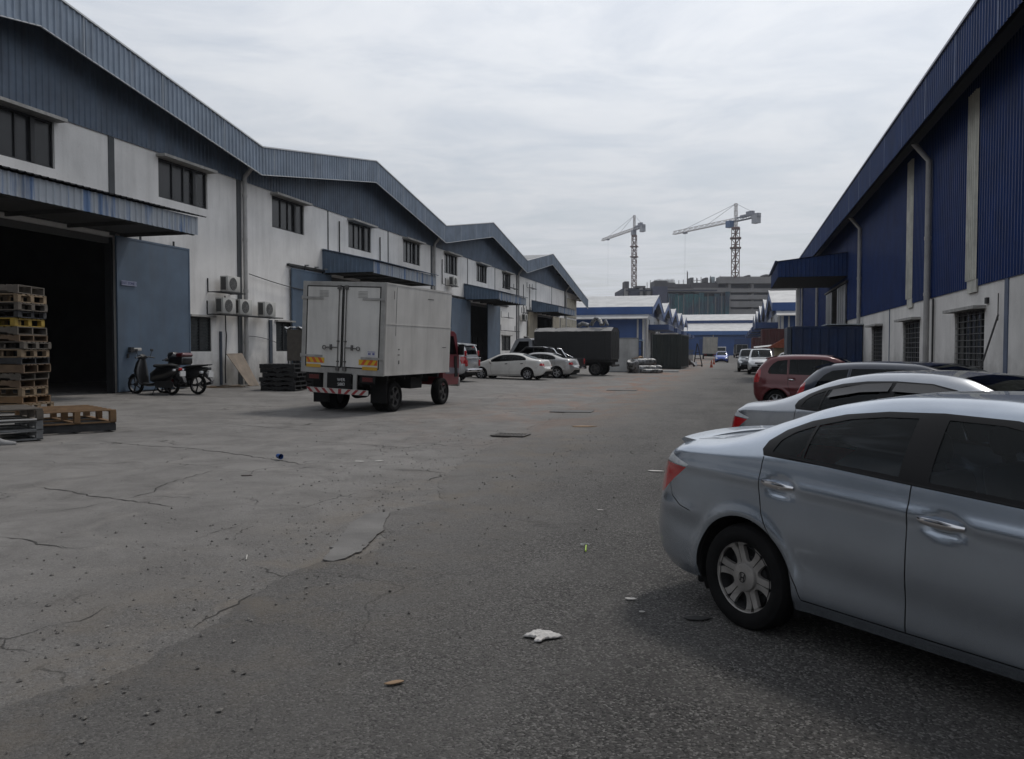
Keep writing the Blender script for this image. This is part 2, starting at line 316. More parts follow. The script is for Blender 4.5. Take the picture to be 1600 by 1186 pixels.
# a smooth remnant of the old concrete surface at the broken edge of the asphalt
pp = []
for (x0, y0), (x1, y1) in zip(PATCH, PATCH[1:]+PATCH[:1]):
    n = max(1, int(math.hypot(x1-x0, y1-y0)/.05))
    for k in range(n): t = k/n; pp.append((x0+(x1-x0)*t+rng.normal()*.009, y0+(y1-y0)*t+rng.normal()*.015))
MB().prism(pp, .006, .0165, 'z').build('concrete_patch', mat('smooth_old_concrete', (.172, .166, .159), .85, var=.35, vs=2.2, vdet=10, bump=.3, bs=60), kind='structure')
# raised concrete strip along the right wall
mb = MB(); mb.box((4.95, -14, -.1), (5.6, 81, .10)); mb.build('walkway', CONC, kind='structure')

# long cracks and joints in the apron
CRK = mat('crack_dirt', (.045, .042, .039), .95)
cr = MB()
def ribbon(pts, w):
    P = []
    for (x0, y0), (x1, y1) in zip(pts[:-1], pts[1:]):
        n = max(2, int(math.hypot(x1-x0, y1-y0)/.08))
        for k in range(n):
            t = k/n; P.append((x0+(x1-x0)*t+rng.normal()*.014, y0+(y1-y0)*t+rng.normal()*.02))
    P.append(pts[-1]); vs = []; n = len(P)
    for i, (x, y) in enumerate(P):
        dx = P[min(i+1, n-1)][0]-P[max(i-1, 0)][0]; dy = P[min(i+1, n-1)][1]-P[max(i-1, 0)][1]; L = math.hypot(dx, dy) or 1
        ww = w*(.35+1.1*rng.random())*min(1, min(i, n-1-i)/4+.15); nx, ny = -dy/L*ww/2, dx/L*ww/2
        vs += [(x-nx, y-ny, zg(x-nx)+.004), (x+nx, y+ny, zg(x+nx)+.004)]
    cr.add(vs, [(2*i, 2*i+1, 2*i+3, 2*i+2) for i in range(n-1)])
for pts, w in CRACKS: ribbon(pts, w*.6)
cr.build('pavement_cracks', CRK, kind='structure')

# loose grit and stones
def stones(n, fn, smin, smax, m, name, label):
    b = MB()
    V0 = np.array([(1,0,0),(-1,0,0),(0,1,0),(0,-1,0),(0,0,1),(0,0,-1)], float); F0 = [(0,2,4),(2,1,4),(1,3,4),(3,0,4),(2,0,5),(1,2,5),(3,1,5),(0,3,5)]
    for _ in range(n):
        x, y = fn(); s = smin+(smax-smin)*rng.random()**3; a = rng.random()*6.28
        v = V0*s*(.6+.8*rng.random((6, 3))); ca, sa = math.cos(a), math.sin(a)
        z0 = zg(x)+(.016 if x > -3.0 else .0)+s*.3
        k = len(b.v); b.v += [(x+p[0]*ca-p[1]*sa, y+p[0]*sa+p[1]*ca, z0+p[2]*.7) for p in v]; b.f += [tuple(i+k for i in f) for f in F0]; b.mi += [0]*8
    o = b.build(name, m); tag(o, label, 'gravel', kind='stuff')
def near_edge():
    y = 2.2+rng.random()**1.3*14; x = -3.3-.05*y+rng.normal()*(.5+.08*y); return x, y
def anyw():
    y = 1.8+rng.random()**1.6*14; x = -8+rng.random()*9.5; return x, y
STN = mat('grit_stone', (.23, .22, .205), .9, vs=5, col2=(.08, .076, .072), lo=.42, hi=.58)
stones(3200, near_edge, .0025, .016, STN, 'gravel', 'loose grey stones scattered along the broken asphalt edge')
stones(2600, anyw, .0015, .006, mat('grit_dark', (.085, .082, .078), .9, var=.5, vs=9), 'grit', 'fine dark grit scattered over the near pavement')
# ------------------------------------------------------------ building materials
WALL = mat('white_plaster', (.77, .755, .735), .85, var=.2, vs=.4, bump=.2, bs=14, streak=.22, vdet=10, grime=.7)
WALLG = mat('grey_plaster', (.78, .76, .73), .85, var=.22, vs=.6, bump=.3, bs=14, streak=.17, vdet=9, grime=.8)
CLAD = mat('grey_blue_sheet', (.105, .14, .195), .5, spec=.3, var=.3, vs=1.2, streak=.35)  # same paint as the fascia, with under-eave shade put into the colour
FASC = mat('weathered_fascia_sheet', (.19, .235, .30), .45, metal=.2, var=.28, vs=.9, streak=.35, col2=(.13, .165, .215))
FADE = mat('faded_blue_sheet', (.33, .36, .40), .5, metal=.1, vs=1.6, col2=(.10, .17, .31), lo=.50, hi=.60, streak=.4, st=(1.4, 1.4, .12))
ROOF = mat('galvanised_roof', (.47, .47, .465), .45, metal=.3, var=.25, vs=.5, streak=.2)
FLASH = mat('flashing', (.48, .49, .50), .4, metal=.4, var=.2)
DARKM = mat('dark_steel', (.018, .019, .021), .6, var=.3, vs=6)
DOORB = mat('blue_door_paint', (.085, .125, .18), .55, var=.22, vs=1.1, streak=.3)
BEIGE = mat('beige_door_paint', (.30, .26, .19), .6, var=.3, vs=1.5, streak=.5)
PANE = mat('tinted_pane', (.022, .023, .026), .22, var=.35, vs=.8, spec=.35)
PIPE = mat('pvc_pipe', (.42, .41, .40), .55, var=.2, vs=3, streak=.3)
CONCW = mat('hood_concrete', (.40, .39, .37), .85, var=.35, vs=4, streak=.3)
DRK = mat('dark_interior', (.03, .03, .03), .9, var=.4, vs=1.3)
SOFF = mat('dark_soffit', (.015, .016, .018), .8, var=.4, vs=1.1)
STEEL = mat('grey_steel', (.28, .29, .30), .45, metal=.5, var=.25, vs=4)

def ribs(mb, s0, s1, zlo, zhi, X, out, period=.22, depth=.03, cuts=(), axis='y', slant=0):
    """trapezoid-ribbed sheet in the plane x=X running along y; zlo/zhi functions of s; out=+1/-1 rib direction"""
    st = []; k = 0; s = s0
    while s < s1-1e-6:
        for f, d in ((0, 0), (.55, 0), (.68, 1), (.87, 1)):
            q = s+period*f
            if q < s1: st.append((q, d))
        s += period
    st.append((s1, 0)); st += [(c, 0) for c in cuts if s0 < c < s1]; st.sort()
    vs = []
    for q, d in st:
        x = X+out*depth*d
        a = (x, q, zlo(q)); b = (x+slant, q, zhi(q))
        if axis == 'x': a = (q, x, zlo(q)); b = (q, x, zhi(q))
        vs += [a, b]
    mb.add(vs, [(2*i, 2*i+2, 2*i+3, 2*i+1) for i in range(len(st)-1)]); return mb

def wall_holes(mb, X, th, s0, s1, z0, z1, holes, axis='y'):
    """wall slab x in [X-th, X] (outer face x=X) with rectangular openings (sa,sb,za,zb)"""
    S_ = sorted({s0, s1, *[h[0] for h in holes], *[h[1] for h in holes]}); Z_ = sorted({z0, z1, *[h[2] for h in holes], *[h[3] for h in holes]})
    S_ = [v for v in S_ if s0 <= v <= s1]; Z_ = [v for v in Z_ if z0 <= v <= z1]
    def f(x, s, z): return (x, s, z) if axis == 'y' else (s, x, z)
    def inh(s, z): return any(h[0] < s < h[1] and h[2] < z < h[3] for h in holes)
    for i in range(len(S_)-1):
        for j in range(len(Z_)-1):
            if inh((S_[i]+S_[i+1])/2, (Z_[j]+Z_[j+1])/2): continue
            for x in (X, X-th): mb.add([f(x, S_[i], Z_[j]), f(x, S_[i+1], Z_[j]), f(x, S_[i+1], Z_[j+1]), f(x, S_[i], Z_[j+1])], [(0, 1, 2, 3)])
    for a, b, c, d in holes+[(s0, s1, z0, z1)]:
        for p, q in (((a, c), (b, c)), ((b, c), (b, d)), ((b, d), (a, d)), ((a, d), (a, c))):
            mb.add([f(X, *p), f(X, *q), f(X-th, *q), f(X-th, *p)], [(0, 1, 2, 3)])
    return mb

# ------------------------------------------------------------ left warehouse (four gables)
XW, XF = -18.7, -17.8
PER = 21.05; V0 = 28.6
LS0, LS1, LEND = V0-2*PER, 98.8, 101.8
def lroof(s):
    k = (s-V0)/PER; 
    if s > 81.2: return 11.26-(s-81.23)*.1676
    f = k-math.floor(k); return 9.5+1.76*(1-abs(f*2-1))
LCUTS = [V0+PER*(k/2) for k in range(-4, 6)]
wh = thing('warehouse', 'long white plastered warehouse with grey-blue gabled roof edge and open cargo doors', 'building', (XW, V0, 0))
def LP(mb, name, m, par=wh, **k):
    """world-space mesh hung under the building root"""
    for i, v in enumerate(mb.v): mb.v[i] = (v[0]-XW, v[1]-V0, v[2])
    return mb.build(name, m, par, **k)
upper = []; s = V0-3.55-7.02*5
bayc = [V0-PER*j+PER*2-3.5-7.02*i for j in range(0, 5) for i in range(3)]
bayc = sorted(c for c in set(round(c, 2) for c in bayc) if c < 92 and c > -9)
valleys = [V0-PER, V0, V0+PER, V0+2*PER, V0+3*PER]
doors = [(V0-14.05+PER*k, V0-7.0+PER*k) for k in range(-1, 4)]
holes = [(c-1.33, c+1.33, 6.78, 8.1) for c in bayc]+[(a, b, .0, 5.15) for a, b in doors]
lows = []
for v in valleys:
    if v < 12 or v > 90: lows += [(v-3.3, v-2.05)]; continue
    lows += [(v-3.3, v-2.05) if abs(v-70.7) > 1 else (v-5., v-2.2), (v+2.4, v+3.65)]
holes += [(a, b, 1.6, 2.85) for a, b in lows]
LP(wall_holes(MB(), XW, .22, LS0, LS1, -.1, 8.26, holes), 'wall', WALL)
# shell behind: back wall, end walls, inner floor (cladding keeps the inside dark)
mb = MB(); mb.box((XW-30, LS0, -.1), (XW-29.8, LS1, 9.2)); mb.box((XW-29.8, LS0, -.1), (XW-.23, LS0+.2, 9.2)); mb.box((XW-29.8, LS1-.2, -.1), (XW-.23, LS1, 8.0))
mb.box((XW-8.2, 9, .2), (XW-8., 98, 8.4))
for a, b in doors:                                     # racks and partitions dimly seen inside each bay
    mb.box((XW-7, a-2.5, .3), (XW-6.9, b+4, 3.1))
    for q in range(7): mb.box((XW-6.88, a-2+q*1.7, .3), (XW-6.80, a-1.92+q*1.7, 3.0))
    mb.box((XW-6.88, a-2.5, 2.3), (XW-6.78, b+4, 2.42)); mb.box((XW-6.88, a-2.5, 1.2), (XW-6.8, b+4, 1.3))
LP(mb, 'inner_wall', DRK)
# gable cladding above the plaster
ct = [c for c in LCUTS]
LP(ribs(MB(), LS0, LS1, lambda s: 8.24 if lroof(s) > 8.34 else lroof(s)-.1, lambda s: lroof(s)-.06, XW+.035, 1, .22, .03, ct), 'cladding', CLAD)
fb = MB(); ribs(fb, LS0, LEND, lambda s: lroof(s)-1.06, lambda s: lroof(s), XF, 1, .22, .032, ct)
fb.m = 1
for k in range(40):
    q = LS0+.05+k*3.3
    if q < LEND: fb.box((XF+.033, q, lroof(q)-1.05), (XF+.040, q+.03, lroof(q)-.02))
LP(fb, 'fascia', [FASC, mat('lap_edge_grey', (.34, .38, .43), .5, var=.3, vs=2)])
mb = MB()
pts = [LS0]+[c for c in ct if LS0 < c < 85]+[LEND]; pts = sorted(set([p for p in pts if not (85 < p < 100)]))
for a, b in zip(pts[:-1], pts[1:]):
    za, zb_ = lroof(a), lroof(b)
    mb.bar((XF+.0, a, za+.015), (XF+.0, b, zb_+.015), .12, .05)
    mb.bar((XF+.0, a, za-1.065), (XF+.0, b, zb_-1.065), .05, .03)
LP(mb, 'flashing', FLASH)
mb = MB()
for a, b in zip(pts[:-1], pts[1:]):
    za, zb_ = lroof(a)-.07, lroof(b)-.07; n = int((b-a)/.35)
    vs = []
    for i in range(n+1):
        s = a+(b-a)*i/n; z = za+(zb_-za)*i/n
        for q, h in ((0, 0), (.10, 0), (.14, .035), (.2, .035), (.24, 0)):
            if i < n: vs += [(XF-.02, s+q, z+h+(zb_-za)/(b-a)*q), (XW-30, s+q, z+h+(zb_-za)/(b-a)*q)]
    vs += [(XF-.02, b, zb_), (XW-30, b, zb_)]
    mb.add(vs, [(2*i, 2*i+1, 2*i+3, 2*i+2) for i in range(len(vs)//2-1)])
LP(mb, 'roof', ROOF)
mb = MB()
for a, b in zip(pts[:-1], pts[1:]):
    za, zb_ = lroof(a)-.2, lroof(b)-.2
    mb.bar((XF-.08, a, za), (XF-.08, b, zb_), .06, .15)
    n = int((b-a)/1.5)
    for i in range(n):
        s = a+(b-a)*(i+.5)/n; z = za+(zb_-za)*(i+.5)/n; mb.bar((XF-.06, s, z-.02), (XW-.1, s, z-.02), .06, .16)
for s in (9.5, 14.5, 19.9, 25.4, 32, 36, 46, 53, 62, 67, 75, 87, 95): mb.bar((XF-.05, s, lroof(s)-.95), (XW-.1, s, lroof(s)-.35), .05)
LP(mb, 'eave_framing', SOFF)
# windows: frame > pane, hood
def make_window(c):
    root = MB(); w, h = 2.66, 1.32
    for y in (-w/2+.03, w/2-.03, -w/6-.1, w*.02, w/2-.72): root.box((-.14, y-.018, 0), (-.06, y+.018, h))
    root.box((-.14, -w/2, 0), (-.06, w/2, .055)); root.box((-.14, -w/2, h-.06), (-.06, w/2, h))
    root.box((-.1, w/2-.80, .05), (-.02, w/2-.66, h-.05))
    f = root.build('window', DARKM, wh, loc=(0, c-V0, 6.78))
    p = MB().box((-.12, -w/2+.02, .02), (-.105, w/2-.02, h-.02)).build('pane', PANE, f)
    hd = MB().box((-.05, -w/2-.12, h), (.36, w/2+.12, h+.09)).build('hood', CONCW, f)
    return f
wproto = make_window(bayc[0])
for c in bayc[1:]:
    o = copy_tree(wproto, wh); o.location = (0, c-V0, 6.78)
LOUV = mat('louvre_glass', (.10, .11, .115), .25, var=.3, vs=5)
def low_window(a, b):
    f = MB(); w = b-a; h = 1.25
    for y in (0.025, w-.025, w/2): f.box((-.12, y-.03, 0), (-.03, y+.03, h))
    f.box((-.12, 0, 0), (-.03, w, .05)); f.box((-.12, 0, h-.05), (-.03, w, h))
    o = f.build('louvre_window', DARKM, wh, loc=(0, a-V0, 1.6))
    g = MB()
    for k in range(11): g.cbox((-.1, w/2, .08+k*.107), (.015, w-.1, .11), rotm('Y', 28))
    g.build('louvre', LOUV, o)
    MB().box((-.05, -.1, h), (.16, w+.1, h+.07)).build('hood', CONCW, o)
for a, b in lows: low_window(a, b)
# vertical joints and downpipes
for v in valleys[:-1]+[91.8]:
    if v < 0: continue
    a = v
    if v < 85:
        for s in (v+7.05, v+14.05):
            wdt = .24 if abs(s-21.6) < .3 else .07
            LP(MB().box((XW+.0, s-wdt/2, 5.2), (XW+.03, s+wdt/2, 8.235)), 'joint_cover', mat('joint_strip', (.07, .075, .08), .7, var=.3))
    if v > 95: continue
    mb = MB(); x = XW+.14
    mb.tube([(XF-.15, v+.0, lroof(v)-.45), (x+.02, v+.0, lroof(v)-1.1), (x, v, 8.3), (x, v, .30)], .085, 10)
    for z in (1.9, 3.9, 5.9, 7.6): mb.tube([(x, v, z), (x, v, z+.12)], .1, 10)
    LP(mb, 'downpipe', PIPE, smooth=50)
    LP(MB().box((XW+.0, v-.36, .3), (XW+.045, v-.12, 8.24)), 'joint_cover', mat('joint_strip', (.07, .075, .08), .7, var=.3))
# canopies over the doors
def canopy(s0, s1, torn=False, name='canopy', m=FADE):
    XO = -16.1
    root = LP(ribs(MB(), s0, s1, lambda s: 5.2+(.05*math.sin(s*9)+.03*math.sin(s*23) if torn else 0), lambda s: 5.74, XO, 1, .22, .03), name, m)
    mb = MB(); vs = []
    q = s0-.12; st = []
    while q < s1+.1: st += [(q, 0), (q+.12, 0), (q+.15, .035), (q+.2, .035)]; q += .22
    for q, h in st: vs += [(XO+.16, q, 5.76+h), (XW+.0, q, 6.36+h)]
    mb.add(vs, [(2*i, 2*i+1, 2*i+3, 2*i+2) for i in range(len(st)-1)])
    LP(mb, 'canopy_roof', DARKM if s0 < 30 else CLAD, root)
    root.children[0].location = (0, 0, 0)
    for yy, nm in ((s0, 'canopy_side'), (s1, 'canopy_side')):
        mb = MB(); st = []; x = XW
        while x < XO-.05: st += [(x, 0), (x+.12, 0), (x+.15, .025), (x+.19, .025)]; x += .22
        st = [(a, d) for a, d in st if a < XO-.01]+[(XO-.01, 0)]
        sg = -1 if yy == s0 else 1; vs = []
        for x, d in st: vs += [(x, yy+sg*(d+.01), 5.25), (x, yy+sg*(d+.01), 6.33-(x-XW)/(XO-XW)*.58)]
        mb.add(vs, [(2*i, 2*i+2, 2*i+3, 2*i+1) for i in range(len(st)-1)])
        LP(mb, nm, mat('blue_side_sheet', (.10, .15, .22), .5, var=.25, vs=1, streak=.3), root)
    mb = MB(); mb.box((XW, s0+.05, 5.30), (XO-.08, s1-.05, 5.33))
    for k in range(5): y = s0+.3+(s1-s0-.6)*k/4; mb.bar((XW, y, 5.25), (XO-.1, y, 5.25), .07, .12)
    mb.bar((XO-.12, s0+.05, 5.24), (XO-.12, s1-.05, 5.24), .07, .1)
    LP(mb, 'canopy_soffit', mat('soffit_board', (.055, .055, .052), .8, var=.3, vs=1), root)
    return root
canopy(-7, 1.2); canopy(13.2, 22.25); canopy(35.1, 43.2); canopy(55.9, 63.6, True); canopy(76.1, 84.6, True)
# sliding doors
def leaf(s0, s1, m, label=None, top=5.2):
    mb = MB(); x = XW+.09
    mb.box((x, s0, .34), (x+.05, s1, top))
    o = LP(mb, 'sliding_door', m); 
    fr = MB()
    for s in (s0+.03, s1-.03): fr.box((x+.05, s-.03, .34), (x+.062, s+.03, top))
    fr.box((x+.05, s0+.06, .36), (x+.062, s1-.06, .42)); fr.box((x+.05, s0+.06, top-.06), (x+.062, s1-.06, top))
    LP(fr, 'door_frame', m, o)
    h = MB()
    for s in (s0+(s1-s0)*.32, s0+(s1-s0)*.78): h.box((x-.01, s-.03, top), (x+.03, s+.03, top+.16))
    LP(h, 'roller', DARKM, o)
    if label: o['label'] = label
    return o
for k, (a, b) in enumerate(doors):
    m = BEIGE if k == 4 else DOORB
    if k == 3:
        leaf(a-3.85, a+.35, m); leaf(b-2.4, b+1.05, m)
    else:
        leaf(a-3.5, a+.1, m); leaf(b, b+3.55, m)
    LP(MB().box((XW+.0, a-3.7, 5.28), (XW+.14, b+3.7, 5.38) if k > 1 else (XW+.14, b+.3, 5.38)), 'door_track', DARKM)
    for s_ in (a, b-.07): LP(MB().box((XW-.24, s_-.005, .3), (XW+.01, s_+.075, 5.14)), 'jamb_shade', DARKM)  # dark boxes added over both jambs to stand for the interior shade
    LP(MB().box((XW-.2, a+.08, 4.95), (XW-.06, b-.08, 5.14)), 'door_header', mat('header_grey', (.10, .10, .097), .7, var=.2))
# air-conditioner shelves and small brackets
def shelf(s0, s1, z, d=.62):
    mb = MB()
    mb.bar((XW+.02, s0, z), (XW+d, s0, z), .035); mb.bar((XW+.02, s1, z), (XW+d, s1, z), .035)
    mb.bar((XW+d, s0-.05, z), (XW+d, s1+.05, z), .04); mb.bar((XW+.25, s0-.05, z), (XW+.25, s1+.05, z), .04)
    for s in (s0, s1): mb.bar((XW+.02, s, z+.02), (XW+.02, s, z+.5), .035)
    LP(mb, 'wall_bracket', DARKM)
shelf(26.35, 27.75, 3.78); shelf(26.3, 30.45, 2.96); shelf(52.0, 53.2, 5.93, .5); shelf(71.6, 72.4, 4.25, .5)
for s0, s1, z in ((65.5, 67.8, 4.35), (65.4, 69.9, 3.25), (66.5, 69.5, 6.9), (72.2, 73.3, 5.0), (74.0, 75.6, 5.2), (74.2, 76.2, 7.4)): shelf(s0, s1, z, .45)
for q0, q1, q2 in ((27.02, 27.12, 2.35), (30.42, 30.62, 2.9)): LP(MB().box((XW+.01, q0, .35), (XW+.07, q1, q2)), 'rubber_guard', mat('guard_blue', (.06, .075, .10), .7, var=.3))
for s, z0, z1 in ((36.75, 6.35, 7.9), (41.5, 6.3, 7.75), (51.3, 6.0, 7.6), (72.8, 4.5, 7.6), (75.1, 4.9, 7.8)): LP(MB().tube([(XW+.05, s, z1), (XW+.05, s, z0), (XW+.15, s+.15, z0-.02)], .03, 6), 'wall_conduit', DARKM)
mb = MB(); mb.tube([(XW+.05, 27.35, 3.7), (XW+.07, 27.35, 2.4), (XW+.05, 27.42, 2.2), (XW+.06, 27.3, 1.0), (XW+.05, 27.33, .4)], .022, 6)
LP(mb, 'wall_conduit', DARKM); mb = MB(); pp = [(XW+.16, 28.8+.3*i, 4.65-.55*math.sin(min(1, i/16)*1.3)+.012*i) for i in range(17)]; mb.tube(pp, .018, 6)
LP(mb, 'wall_conduit', DARKM); mb = MB(); mb.tube([(XW+.12, 28.8+.25*i, 2.2-.018*i*i*.2) for i in range(9)], .012, 5)
LP(mb, 'wall_conduit', DARKM)
for q in range(3): LP(MB().bar((XW+.1, 33.3+q*.9, 5.42), (XW+.28, 33.3+q*.9, 5.42), .1, .06), 'wall_lamp', STEEL)
# faded hoardings at the far end of the row
b1 = LP(MB().box((XW+.03, 91.9, 5.4), (XW+.09, 98.3, 7.6)), 'signboard', mat('old_board', (.38, .35, .28), .8, var=.35, vs=1.5, streak=.6))
b2 = LP(MB().box((XW+.03, 89.2, 3.2), (XW+.10, 98.4, 5.2)), 'signboard', mat('old_board', (.38, .35, .28), .8))
BLK = mat('black_marking', (.03, .03, .03), .7, var=.2)
mb = MB()
for i in range(9):
    y = 90.0+i*.62; z = 3.9
    for k in range(4): mb.cbox((XW+.105, y+rng.normal()*.12, z+.45*(k/3)), (.01, .07+.3*rng.random(), .07) if k % 2 else (.01, .07, .35))
LP(mb, 'lettering', BLK, b2)
LP(MB().box((XW+.11, 89.2, 3.05), (XW+.3, 98.4, 3.18)), 'ledge', DARKM)

# ------------------------------------------------------------ right warehouse
XR = 5.6; XE = 4.7
NAVY = mat('navy_sheet', (.007, .030, .135), .5, spec=.22, var=.3, vs=1.3, streak=.15)
NAVYF = mat('navy_fascia', (.012, .038, .135), .5, spec=.25, var=.25, vs=1.3, streak=.12)
rw = thing('warehouse', 'navy blue sheet-clad warehouse on a grey plaster base with a long straight eave', 'building', (XR, 30, 0))
def RP(mb, name, m, par=rw, **k):
    for i, v in enumerate(mb.v): mb.v[i] = (v[0]-XR, v[1]-30, v[2])
    return mb.build(name, m, par, **k)
RH = [(8.0, 10.7), (14.7, 17.4), (21.55, 24.25), (28.6, 31.3), (35.5, 38.2)]
hol = [(a, b, 1.0, 2.62) for a, b in RH]+[(46.3, 55.6, -.05, 5.15)]
mb = wall_holes(MB(), XR+.22, .22, -14, 80, -.1, 3.21, [h for h in hol if h[3] < 3]+[(46.3, 55.6, -.1, 3.21)])
RP(mb, 'wall', WALLG)
cut = MB(); ribs(cut, -14, 46.3, lambda s: 3.19, lambda s: 8.7, XR-.02, -1, .2, .03); ribs(cut, 55.6, 80, lambda s: 3.19, lambda s: 8.7, XR-.02, -1, .2, .03); ribs(cut, 46.3, 55.6, lambda s: 5.15, lambda s: 8.7, XR-.02, -1, .2, .03)
RP(cut, 'cladding', NAVY)
fb = MB(); ribs(fb, -14, 81, lambda s: 7.64, lambda s: 8.72, XE, -1, .2, .028); fb.m = 1
for k in range(32): q = -13+k*3.05+rng.normal()*.1; fb.box((XE-.036, q, 7.64), (XE-.029, q+.035, 8.70))
RP(fb, 'fascia', [NAVYF, mat('lap_edge_blue', (.07, .12, .27), .45, var=.3, vs=2)])
mb = MB(); mb.box((XE-.07, -14, 8.70), (XE+.1, 81, 8.76)); RP(mb, 'flashing', mat('purple_flashing', (.16, .16, .20), .4, metal=.3, var=.2))
mb = MB(); mb.add([(XE+.05, -14, 8.69), (XE+.05, 81, 8.69), (XR+26, 81, 11.6), (XR+26, -14, 11.6)], [(0, 1, 2, 3)]); mb.box((XR+26, -14, 0), (XR+26.2, 81, 11.5)); mb.box((XR+.3, 80.8, 0), (XR+26, 81, 8.4)); RP(mb, 'roof', ROOF)
mb = MB()
for k in range(64): s = -13.5+k*1.5; mb.bar((XE+.05, s, 8.5), (XR+.2, s, 8.6), .06, .2)
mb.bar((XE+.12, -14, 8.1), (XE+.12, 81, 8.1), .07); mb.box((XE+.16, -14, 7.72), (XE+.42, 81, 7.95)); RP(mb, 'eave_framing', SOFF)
mb = MB(); mb.box((XR+7, 40, 0), (XR+7.2, 62, 6)); RP(mb, 'inner_wall', DRK)
# translucent roof-light strips in the cladding
TRL = mat('translucent_sheet', (.62, .61, .54), .5, var=.3, vs=2, streak=.45)
for s in (7.4, 15.0, 22.5, 30.0):
    mb = MB()
    ribs(mb, s-.4, s+.4, lambda q: 3.35, lambda q: 7.9, XR-.056, -1, .16, .055); mb.box((XR-.06, s-.4, 3.05), (XR-.02, s+.4, 3.36)); RP(mb, 'skylight_strip', TRL)
# barred windows
GL = mat('window_glass_dark', (.05, .055, .055), .15, var=.5, vs=3)
for a, b in RH:
    f = MB(); w = b-a; h = 1.62
    for k in range(6): f.box((.08, k*(w-.05)/5, 0), (.14, k*(w-.05)/5+.05, h))
    for z in (0, h-.05): f.box((.085, 0, z), (.135, w, z+.05))
    o = RP(f, 'window', DARKM); o.location = (0, 0, 0)
    for i, v in enumerate(o.data.vertices): v.co = (v.co.x+XR, v.co.y+30, v.co.z)   # local build
    o.location = (0, a-30, 1.0)
    g = MB(); g.box((.11, .02, .02), (.12, w-.02, h-.02)); go = g.build('pane', GL, o)
    g = MB()
    for k in range(10): g.tube([(.02, 0, .09+k*.16), (.02, w, .09+k*.16)], .010, 5)
    for k in range(9): g.tube([(.035, .12+k*(w-.24)/8, 0), (.035, .12+k*(w-.24)/8, h)], .008, 5)
    g.build('grille', mat('grille_grey', (.16, .16, .16), .6, var=.3), o)
    MB().box((-.28, -.12, h+.0), (.05, w+.12, h+.075)).build('hood', CONCW, o)
for s in (19.9, 33.9):
    wd = .12 if s < 20 else .03
    RP(MB().box((XR-.025, s-wd, .1), (XR-.0, s+wd, 3.19)), 'joint_cover', mat('joint_navy', (.10, .13, .2), .6, var=.3))
for s in (12.9, 26.9, 41.0, 61.7, 75.4):
    mb = MB(); x = XR-.16; mb.tube([(XE+.3, s, 7.78), (x, s, 7.22), (x, s, 3.4), (x, s, .1)], .085, 12); mb.tube([(x, s, 4.9), (x, s, 5.0)], .1, 12); mb.tube([(x, s, 3.25), (x, s, 3.35)], .1, 12)
    RP(mb, 'downpipe', PIPE, smooth=50)
for q in (.28, .36): RP(MB().tube([(XR-.05, 26.9-q, 3.15), (XR-.05, 26.9-q, .1)], .018, 6), 'wall_conduit', DARKM)
RP(MB().tube([(XR-.05, 20.35, 2.9), (XR-.05, 20.35, 2.3)], .012, 5), 'wall_conduit', DARKM); RP(MB().box((XR-.06, 21.2, 2.72), (XR-.0, 21.36, 2.86)), 'junction_box', DARKM)
# canopy over the far door of the right warehouse
XO = 2.1
o = RP(ribs(MB(), 46, 54.5, lambda s: 5.5, lambda s: 6.33, XO, -1, .2, .025, slant=-.0), 'canopy', NAVYF)
mb = MB(); mb.add([(XO-.15, 45.9, 6.33), (XO-.15, 54.6, 6.33), (XR, 54.6, 6.74), (XR, 45.9, 6.74)], [(0, 1, 2, 3)]); mb.box((XO-.16, 45.86, 6.28), (XO-.05, 54.6, 6.36)); RP(mb, 'canopy_roof', NAVYF, o)
for yy, sg in ((46, -1), (54.5, 1)):
    mb = MB()
    st = []; x = XO
    while x < XR-.05: st += [(x, 0), (x+.12, 0), (x+.14, .025), (x+.18, .025)]; x += .2
    st = [(a, d) for a, d in st if a < XR]+[(XR, 0)]; vs = []
    for x, d in st: vs += [(x, yy+sg*d, 5.5), (x, yy+sg*d, 6.31+(x-XO)/(XR-XO)*.42)]
    mb.add(vs, [(2*i, 2*i+2, 2*i+3, 2*i+1) for i in range(len(st)-1)])
    RP(mb, 'canopy_side', NAVYF, o)
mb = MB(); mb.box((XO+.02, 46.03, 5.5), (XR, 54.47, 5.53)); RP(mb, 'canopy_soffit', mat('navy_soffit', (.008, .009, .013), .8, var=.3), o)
ZN = mat('zinc_door', (.33, .34, .35), .4, metal=.5, var=.35, vs=1, streak=.4)
for a, b in ((46.2, 49.8), (52.6, 55.7)):
    mb = MB(); mb.box((XR-.14, a, .12), (XR-.09, b, 5.1)); 
    for k in range(1, 4): mb.box((XR-.16, a+(b-a)*k/4-.03, .12), (XR-.14, a+(b-a)*k/4+.03, 5.1))
    RP(mb, 'sliding_door', ZN)
RP(MB().box((XR-.2, 45.6, 5.14), (XR-.06, 56.2, 5.24)), 'door_track', DARKM)
RP(MB().box((XR-.35, 79.2, 0), (XR-.05, 80.2, 7.4)), 'corner_column', mat('white_column', (.55, .54, .52), .8, var=.2, streak=.4))
